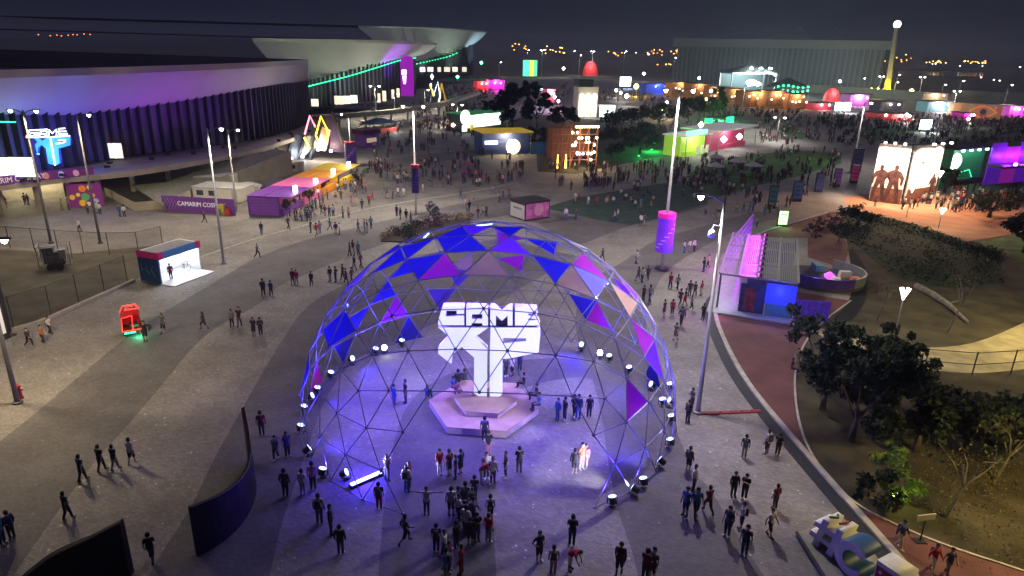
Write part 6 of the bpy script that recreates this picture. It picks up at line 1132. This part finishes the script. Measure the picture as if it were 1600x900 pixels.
def body(kind):
    J = pose(kind); b = MB()
    for a, c, r0, r1, tg, fl in BONES:
        A, B = J[a], J[c]; pts = []; rad = []
        for k in range(7): f = k / 6; pts.append(A.lerp(B, f)); rad.append(r0 + (r1 - r0) * f)
        d = (B - A).normalized(); pts = [A - d * r0 * .7, A - d * r0 * .4] + pts + [B + d * r1 * .4, B + d * r1 * .7]; rad = [r0 * .55, r0 * .85] + rad + [r1 * .85, r1 * .55]
        i0 = len(b.v); b.ring(pts, 10, rad)
        if fl < 1: 
            for i in range(i0, len(b.v)): v = b.v[i]; cy = (A.y + B.y) / 2 if kind not in ('bend',) else v[1]; b.v[i] = (v[0] * 1.12, cy + (v[1] - cy) * fl, v[2])
    # nose and ears so that the head reads from the front
    H = J['hd'].lerp(J['ht'], .4); b.ring([H + Vector((0, -.08, -.02)), H + Vector((0, -.115, -.03))], 6, [.02, .012])
    for s in (-1, 1): b.ring([H + Vector((s * .085, .01, -.02)), H + Vector((s * .108, .015, -.015))], 6, [.03, .022])
    o = b.build('person', mat('skin_a', (.33, .2, .14), .55, var=.05)); md = o.modifiers.new('r', 'REMESH'); md.mode = 'VOXEL'; md.voxel_size = .021; md.use_smooth_shade = True
    sm = o.modifiers.new('s', 'SMOOTH'); sm.iterations = 3; sm.factor = .5
    dg = bpy.context.evaluated_depsgraph_get(); me = bpy.data.meshes.new_from_object(o.evaluated_get(dg)); bpy.data.objects.remove(o)
    V = np.array([v.co[:] for v in me.vertices]); F = [tuple(p.vertices) for p in me.polygons]; Nv = np.array([v.normal[:] for v in me.vertices]); C = np.array([V[list(f)].mean(0) for f in F])
    best = np.full(len(C), 9.); tagi = np.zeros(len(C), int); tpar = np.zeros(len(C))
    for i, (a, c, r0, r1, tg, fl) in enumerate(BONES):
        A, B = np.array(J[a]), np.array(J[c]); d = B - A; t = np.clip(((C - A) @ d) / (d @ d), 0, 1); dist = np.linalg.norm(C - A - t[:, None] * d, axis=1) - (r0 + (r1 - r0) * t); mk = dist < best; best[mk] = dist[mk]; tagi[mk] = i; tpar[mk] = t[mk]
    tg = np.array([BONES[i][4] for i in tagi], dtype=object); up = np.array(J['ht'] - J['nk']); up /= np.linalg.norm(up)
    hh = (C - np.array(J['hd'])) @ up; yy = C[:, 1] - J['hd'].y
    hair = (tg == 'head') & ((hh > .075) | ((yy > .0) & (hh > -.06)))
    isn = np.array([BONES[i][0] == 'nk' or BONES[i][1] == 'nk' for i in tagi]); topm = ((tg == 'top') & ~(isn & (tpar > .8))) | ((tg == 'sleeve') & (tpar < .62)); longm = topm | (tg == 'sleeve') | ((tg == 'arm') & np.array([BONES[i][0].startswith('el') for i in tagi]))
    trm = (tg == 'leg') | ((tg == 'shin') & (tpar < .93)); shm = (tg == 'leg') | ((tg == 'shin') & (tpar < .12)); shoe = (tg == 'shoe') | ((tg == 'shin') & (tpar >= .93))
    # fingers: five unequal tapered digits on each hand, part of the body mesh
    fb = MB()
    for s, n in ((-1, 'l'), (1, 'r')):
        d = (J['ha' + n] - J['wr' + n]).normalized(); side = d.cross(Vector((s, 0, 0)));
        if side.length < .1: side = d.cross(Vector((0, 0, 1)))
        side.normalize(); pal = d.cross(side).normalized()
        for q, (off, L) in enumerate(((-.026, .062), (-.009, .074), (.009, .07), (.026, .054))): r0 = J['ha' + n] + d * .02 + side * off; fb.ring([r0, r0 + d * L * .55 + pal * .004, r0 + d * L * .95 + pal * .02], 5, [.0095, .0085, .006])
        r0 = J['wr' + n].lerp(J['ha' + n], .55) - side * .032; fb.ring([r0, r0 - side * .025 + d * .03, r0 - side * .03 + d * .06], 5, [.011, .01, .007])
    n0 = len(V); VV = V.tolist() + [tuple(v) for v in fb.v]; FF = F + [tuple(i + n0 for i in f) for f in fb.f]
    bm = bpy.data.meshes.new('person'); bm.from_pydata(VV, [], FF); bm.polygons.foreach_set('use_smooth', [True] * len(FF))
    def shell(mask, off, name):
        ids = np.nonzero(mask)[0]; used = sorted({i for f in ids for i in F[f]}); mp = {u: k for k, u in enumerate(used)}; m = bpy.data.meshes.new(name)
        m.from_pydata((V[used] + Nv[used] * off).tolist(), [], [tuple(mp[i] for i in F[f]) for f in ids]); m.polygons.foreach_set('use_smooth', [True] * len(m.polygons)); return m
    parts = dict(shirt=shell(topm, .012, 'shirt'), jacket=shell(longm, .016, 'jacket'), trousers=shell(trm, .012, 'trousers'), shorts=shell(shm, .016, 'shorts'), hair=shell(hair, .016, 'hair'), shoe_l=shell(shoe & (C[:, 0] < 0), .01, 'shoe'), shoe_r=shell(shoe & (C[:, 0] >= 0), .01, 'shoe'))
    # joined low version with four material slots, for people too far away to show parts
    lo = bpy.data.meshes.new('person'); lo.from_pydata((V + Nv * .008).tolist(), [], F); mi = np.zeros(len(F), int); mi[longm] = 1; mi[trm] = 2; mi[hair] = 3; mi[shoe] = 3; lo.polygons.foreach_set('material_index', mi.tolist()); lo.polygons.foreach_set('use_smooth', [True] * len(F))
    for k in range(4): lo.materials.append(None)
    return bm, parts, lo
KINDS = ['stand', 'walk', 'stride', 'phone', 'hips', 'tee', 'bend', 'sit']; BODY = {k: body(k) for k in KINDS}
SK = [mat('skin_%d' % k, c, .55, var=.05) for k, c in enumerate(((.42, .27, .2), (.3, .18, .12), (.18, .1, .065), (.5, .34, .26)))]
CLO = {'black': (.03, .03, .036), 'charcoal': (.075, .075, .085), 'navy': (.035, .045, .12), 'white': (.62, .6, .58), 'grey': (.2, .2, .21), 'red': (.36, .02, .03), 'maroon': (.12, .02, .03), 'blue': (.05, .12, .35), 'teal': (.05, .2, .22), 'green': (.03, .18, .09), 'orange': (.45, .16, .06), 'beige': (.4, .32, .22), 'pink': (.5, .22, .28)}
CM = {k: mat('cloth_' + k, c, .85, var=.12, scale=6) for k, c in CLO.items()}; HM = [mat('hair_%d' % k, c, .6, var=.2, scale=20) for k, c in enumerate(((.012, .01, .009), (.03, .018, .01), (.08, .045, .02)))]
bag_me = MB().box((0, .17, 1.22), (.3, .15, .42), top=.8).mesh('backpack', CM['charcoal'])
skirt_me = MB().lathe([(.21, .5), (.17, .8), (.13, 1.0)], 12).mesh('skirt', CM['black'])
prn = random.Random(2024); people = []
POSEW = {'stand': 'standing', 'walk': 'walking', 'stride': 'striding', 'phone': 'raising both hands', 'hips': 'hand on hip', 'tee': 'with arms spread wide', 'bend': 'bending forward', 'sit': 'sitting'}
def person(x, y, top=None, bot=None, kind=None, face=None, z=0.0, zone='', near=None, h=None, bag=None, at=None):
    p = at if at is not None else P(x, y, z); D_ = (p - CAM).length
    if near is None: near = D_ < 62
    kind = kind or prn.choice(['stand', 'walk', 'walk', 'stand', 'hips', 'phone', 'stride', 'walk']); top = top or prn.choice(['black', 'charcoal', 'navy', 'grey', 'white', 'maroon', 'black', 'blue', 'red', 'beige', 'charcoal', 'white', 'teal', 'pink', 'grey']); bot = bot or prn.choice(['black', 'charcoal', 'navy', 'charcoal', 'blue', 'blue', 'grey', 'beige'])
    face = prn.uniform(0, 6.28) if face is None else face; h = h or prn.uniform(.82, .97); bm, parts, lo = BODY[kind]; sk = prn.choice(SK); hm = HM[prn.choice((0, 0, 0, 1, 1, 2))]
    if near:
        o = obj('person', bm); 
        if not bm.materials: bm.materials.append(sk)
        o.material_slots[0].link = 'OBJECT'; o.material_slots[0].material = sk
        lng = prn.random() < .3; sh_ = prn.random() < .3 and kind != 'sit'
        shm_ = CM[prn.choice(('black', 'white', 'grey'))]
        for nm, m in (('jacket' if lng else 'shirt', CM[top]), ('shorts' if sh_ else 'trousers', CM[bot]), ('hair', hm), ('shoe_l', shm_), ('shoe_r', shm_)):
            me = parts[nm]
            if not me.materials: me.materials.append(m)
            c = obj(nm.split('_')[0], me, o); c.material_slots[0].link = 'OBJECT'; c.material_slots[0].material = m
        if (bag if bag is not None else prn.random() < .22) and kind in ('walk', 'stand', 'stride', 'hips'): obj('backpack', bag_me, o)
    else:
        o = obj('person', lo)
        for k, m in enumerate((sk, CM[top], CM[bot], hm)): o.material_slots[k].link = 'OBJECT'; o.material_slots[k].material = m
    o.location = p; o.rotation_euler = (0, 0, face); o.scale = (h, h, h); o['category'] = 'person'; people.append((o, top, bot, kind, zone, x, y)); return o
AWAY, TOW = math.pi, 0.0
Z1 = 'at bottom left'; Z2 = 'by the left fence'; Z3 = 'left of the dome'; Z4 = 'at dome left rim'; Z5 = 'before the dome entrance'; Z6 = 'inside the dome'; Z7 = 'at bottom right'; Z8 = 'right of the dome'; Z9 = 'on the red track'; ZA = 'behind the dome'; ZB = 'by the coloured containers'; ZC = 'near the picnic turf'; ZD = 'below the arena deck'; ZE = 'on the hexagonal plinth'
L = []
def grp(zone, txt):
    # one entry per person: x,y[,top,bottom,pose,facing degrees]
    for e in txt.split():
        q = e.split(','); L.append((float(q[0]), float(q[1]), q[2] if len(q) > 2 and q[2] else None, q[3] if len(q) > 3 and q[3] else None, q[4] if len(q) > 4 and q[4] else None, R(float(q[5])) if len(q) > 5 else None, zone))
grp(Z1, '107,812,black,black,walk,160 130,752,charcoal,black,walk,165 160,737,black,black,walk,170 181,735,black,grey,walk,165 207,725,white,black,walk,175 238,878,black,charcoal,stride,200 6,850,teal,navy,hips,90 20,842,navy,black,stand,250')
grp(Z2, '47,542,black,black,stride,80 68,537,orange,black,walk,90 79,522,white,black,walk,90 228,533,black,black,stand,20 256,520,charcoal,black,walk,0 268,437,maroon,black,stand,40 313,418,grey,black,stand,270')
grp(Z3, '319,515,charcoal,black,stride,260 363,510,grey,black,walk,10 375,510,black,charcoal,walk,5 397,525,black,black,stand,0 408,525,black,black,phone,30 412,463,black,black,walk,190 424,462,navy,black,walk,185 458,445,maroon,black,walk,0 464,445,red,grey,walk,10 487,447,black,black,walk,0 516,440,black,grey 525,441,black,black 536,437,maroon,black 541,442,black,black 550,440,charcoal,black 403,403 409,366 451,358,charcoal,black 547,400 552,398 560,399 554,423 564,418 486,364 495,369 500,365 516,360 525,366 531,367 560,362 570,362 574,364 580,357')
grp(Z4, '410,681,maroon,black,stand,200 432,718,grey,black,walk,0 450,714,navy,black,stand 447,776,charcoal,black,stand,180 474,774,white,beige,stand,170 490,765,pink,black,stand,190 500,818,beige,charcoal,stand 518,835,black,black,stand,100 533,866,black,charcoal,stand,180')
grp(Z5, '593,796,black,red,stand,180 605,752,black,navy,phone,150 636,770,white,blue,stand,170 640,762,maroon,black,stand 667,803,white,charcoal,tee,0 634,850,charcoal,black,stride,120 687,742,red,white,stand,40 702,744,maroon,black,stand 712,749,black,black,stand 720,741,navy,black,stand 757,690,blue,black,stand,180 763,712,black,pink,stand,180 752,756,red,grey,bend,100 760,748,white,black,stand 770,756,white,black,stand,160 790,746,black,black,stand 811,739,black,black,phone,180 705,806,white,charcoal,stand 716,800,charcoal,black,stand,180 717,812,white,navy,stand 727,797,grey,black,stand,180 741,782,black,navy,stand,180 738,803,green,black,stand 766,812,white,black,stand,180 727,825,charcoal,navy,stand 740,822,charcoal,black 728,836,white,black,stand 735,852,black,black,stand,180 745,845,black,navy 763,848,red,grey,stand 682,862,black,black,stand,180 695,872,white,black 702,893,red,maroon,stand 721,897,red,red,stand 713,858,black,charcoal 697,905,teal,grey,stand')
grp(Z7, '842,877,black,black,hips,30 893,852,black,black,phone,170 864,896,white,pink,stand 890,890,red,white,bend,60 967,897,maroon,black,walk,340 1018,905,charcoal,maroon 1007,908,maroon,black 1075,736,maroon,black,stand 1083,768,white,black,stand 1070,805,blue,navy,stand 1086,808,blue,black,walk 1105,802,maroon,black,stride,200 1145,776,black,black,stand 1162,780,black,black,phone,330 1162,715,navy,grey,stand,160 1197,710,white,black,stand 1214,712,black,black,stand 1135,838,charcoal,black,stand 1157,828,white,black,hips 1162,868,black,navy,stand 1201,838,white,black,walk,40 1210,795,maroon,black,stand,200')
grp(Z9, '1404,857,navy,beige,walk,30 1455,892,red,white,walk,20 1478,899,charcoal,grey,walk,10 1243,575,grey,beige,stand 1236,583,black,black,sit')
grp(Z6, '616,632,blue,blue,stand 634,630,black,charcoal,stand 668,625,blue,navy,sit 871,656,blue,blue,stand 882,656,black,navy,stand 897,650,charcoal,black 903,654,navy,blue 920,652,black,black,stand,180 914,730,pink,beige,stand,330 908,733,orange,pink,stand 897,740,black,black,stand,180 800,588,white,black,stand 790,588,charcoal,black,stand 812,580,navy,black,stand')
grp(Z8, '1074,660,black,black,stand 1080,640,charcoal,black,phone 1055,532,charcoal,maroon,walk 1005,470,maroon,black 1015,472,grey,black 997,441,charcoal,grey 1003,441,white,black 1012,437,charcoal,black 1037,495,black,black 1050,492,red,black 1062,478,maroon,maroon 1064,508,navy,black,walk,180 1070,478,black,red 1080,485,grey,black 1085,463,charcoal,black 1077,463,black,charcoal 1098,500,black,black 1047,451,red,black 1058,452,grey,black 994,412,white,grey 941,408,black,navy 1069,395 1077,394,white 1084,394,white,black 1099,425,black 1106,418,beige,black 1095,462 1182,355 1150,333 1161,332 1170,334 1176,330')
grp(ZA, '620,338,navy,black 626,343,black 635,345,black 642,347 720,311 727,326 740,321 733,330 730,338 747,341 755,338 760,337 770,303 780,316 795,308 786,312 847,341 884,343,white 900,343 960,347 965,343,white 1001,353 1006,353')
grp(ZB, '515,338 521,338 536,341 545,341 550,323 557,323 566,328 577,321 582,313 567,302 572,300 600,303 605,311 614,311 622,308 631,307 661,301 671,291 675,292 692,292 666,276 680,276 691,268 589,262,white 592,262,black 480,338 470,340 462,345 490,330 500,325 505,318 512,312 525,318 533,312 540,304 548,300 555,305 560,296 528,300 520,296')
grp(ZC, '919,321 932,321 947,323 992,326 1001,325 1017,323 1084,316 1102,336 1117,343 1122,341 899,316,white 921,301 970,305,white,black,sit 978,312,white,black,sit 950,316,red,black,sit 958,318,white,blue,sit 1005,312,black,black,sit 1020,316,beige,black,sit 1012,304,maroon,black,sit 985,318,pink,black,sit 905,313,red,black,sit 1040,300 1066,306,charcoal,black,sit')
grp(ZD, '125,362,white,black,walk 98,329 108,328 138,333,grey 152,333,white 157,335 188,339 195,339,white 320,349,black,black,stride 10,325 40,320 45,321')
for x, y, a, b, c, d, z in L: person(x, y, a, b, c, d, zone=z)
for x, y, zz, a, b, f in ((708, 612, .46, 'blue', 'navy', 40), (716, 604, .46, 'black', 'black', 200), (726, 600, .46, 'charcoal', 'black', 210), (713, 618, .46, 'pink', 'beige', 60), (818, 607, .46, 'black', 'black', 250), (842, 640, .46, 'blue', 'navy', 290), (838, 626, .46, 'black', 'black', 270)): person(x, y, a, b, 'sit', R(f), z=zz, zone=ZE)
# farther crowd: individuals until about 300 in all, the rest as one crowd mass
crowd = []
def scatter(poly, n, zone):
    xs = [p[0] for p in poly]; ys = [p[1] for p in poly]; k = 0; tries = 0
    while k < n and tries < n * 40:
        tries += 1; x, y = prn.uniform(min(xs), max(xs)), prn.uniform(min(ys), max(ys)); ins = False; j = len(poly) - 1
        for i in range(len(poly)):
            if (poly[i][1] > y) != (poly[j][1] > y) and x < (poly[j][0] - poly[i][0]) * (y - poly[i][1]) / (poly[j][1] - poly[i][1]) + poly[i][0]: ins = not ins
            j = i
        if ins:
            for q in range(prn.choice((1, 2, 2, 3))):
                crowd.append((x + q * prn.uniform(2, 5) * (y - 80) / 200, y + prn.uniform(-2, 2) * (y - 80) / 200, zone)); k += 1
scatter([(560, 270), (600, 205), (690, 160), (760, 150), (745, 205), (760, 245), (830, 248), (800, 290), (700, 292), (620, 290)], 260, 'on the upper plaza')
scatter([(640, 165), (690, 150), (765, 145), (740, 200), (640, 215)], 420, 'before the far arenas'); scatter([(440, 345), (470, 305), (545, 280), (580, 290), (560, 320), (490, 345)], 36, ZB)
scatter([(850, 262), (1000, 262), (1100, 245), (1110, 290), (1000, 300), (880, 300)], 150, 'behind the picnic turf'); scatter([(1060, 290), (1110, 250), (1180, 240), (1310, 232), (1310, 262), (1200, 290), (1110, 312)], 190, 'among the parasols')
scatter([(1130, 345), (1170, 300), (1300, 262), (1310, 290), (1240, 318), (1190, 345)], 44, 'beside the banner totems'); scatter([(1440, 318), (1500, 298), (1600, 300), (1600, 335), (1540, 332), (1450, 328)], 110, 'on the clay terrace'); scatter([(1350, 320), (1420, 322), (1470, 318), (1470, 330), (1400, 330)], 7, 'before the poster boards')
scatter([(1170, 180), (1390, 178), (1600, 190), (1600, 232), (1460, 230), (1330, 228), (1190, 226)], 600, 'x'); scatter([(880, 130), (1040, 150), (1260, 172), (1250, 182), (1100, 185), (960, 160), (870, 150)], 480, 'x'); scatter([(960, 195), (1150, 190), (1150, 205), (1000, 205)], 70, 'x'); scatter([(1260, 185), (1480, 180), (1600, 185), (1600, 215), (1300, 200)], 480, 'x'); scatter([(690, 130), (780, 128), (775, 150), (680, 165)], 260, 'x')
crowd.sort(key=lambda c: -c[1]); room = 298 - len(people)
for x, y, z in crowd[:max(0, room)]: person(x, y, zone=z if z != 'x' else 'in the far crowd')
def lowfig(x, y, f):
    # compact figure of 60-odd faces: two legs, trunk, two arms, head
    b = MB(); s = prn.choice((-1, 1)) * .12
    for q in (-1, 1): b.ring([(q * .09, s * q, .0), (q * .09, 0, .5), (q * .08, 0, .92)], 5, [.06, .07, .1], mi=1); b.ring([(q * .2, 0, 1.4), (q * .27, s * -q, .85)], 4, [.06, .04], mi=0 if q > 0 else 3)
    b.ring([(0, 0, .88), (0, 0, 1.2), (0, 0, 1.45)], 6, [.16, .18, .12], mi=0); b.ring([(0, 0, 1.45), (0, 0, 1.58), (0, 0, 1.72)], 6, [.06, .11, .07], mi=2); return b
tot = {}
CN = ['black', 'charcoal', 'navy', 'white', 'grey', 'maroon', 'red', 'beige']; big = MB(); smats = [CM[c] for c in CN] + [SK[1], HM[0]]
for x, y, z in crowd[max(0, room):]:
    p = P(x, y); a = prn.uniform(0, 6.28); cs, sn = math.cos(a), math.sin(a); f = lowfig(x, y, a); t0, b0 = prn.choice((0, 0, 1, 2, 3, 3, 4, 5, 6, 7)), prn.choice((0, 1, 2, 0)); k = prn.uniform(.9, 1.05); mm = (t0, b0, 9, 8); o0 = len(big.v)
    big.v += [((v[0] * cs - v[1] * sn) * k + p.x, (v[0] * sn + v[1] * cs) * k + p.y, v[2] * k) for v in f.v]; big.f += [tuple(i + o0 for i in q) for q in f.f]; big.mi += [mm[i] for i in f.mi]
cr = big.build('distant_crowd', smats); tag(cr, 'dense far crowd filling the fairground paths', 'crowd', kind='stuff')
# labels that single each person out
byk = {}
for e in people: byk.setdefault((e[1], e[2], e[3], e[4]), []).append(e)
for (top, bot, kind, zone), lst in byk.items():
    lst.sort(key=lambda e: e[5])
    for i, e in enumerate(lst):
        lab = 'person, %s top, %s bottoms, %s %s' % (top, bot, POSEW[kind], zone)
        if len(lst) > 1: lab = lab.replace('person, ', 'person, ', 1) + ', %s from left' % ORD[i]
        e[0]['label'] = lab; e[0]['group'] = 'people ' + zone
# ================================================================== thin night haze over the fairground
hm_ = bpy.data.materials.new('night_haze'); hm_.use_nodes = True; n_ = hm_.node_tree.nodes; n_.remove(n_['Principled BSDF'])
pv = n_.new('ShaderNodeVolumePrincipled'); pv.inputs['Color'].default_value = (.8, .85, .95, 1); pv.inputs['Density'].default_value = 0.00028; pv.inputs['Anisotropy'].default_value = 0.25
hm_.node_tree.links.new(pv.outputs[0], n_['Material Output'].inputs['Volume'])
hz_ = MB().box((0, 1450, 43), (9300, 3800, 94)).build('haze', hm_); tag(hz_, 'thin pale night haze hanging over the whole park', 'haze', kind='stuff')
SC.cycles.volume_bounces = 0; SC.cycles.volume_step_rate = 4
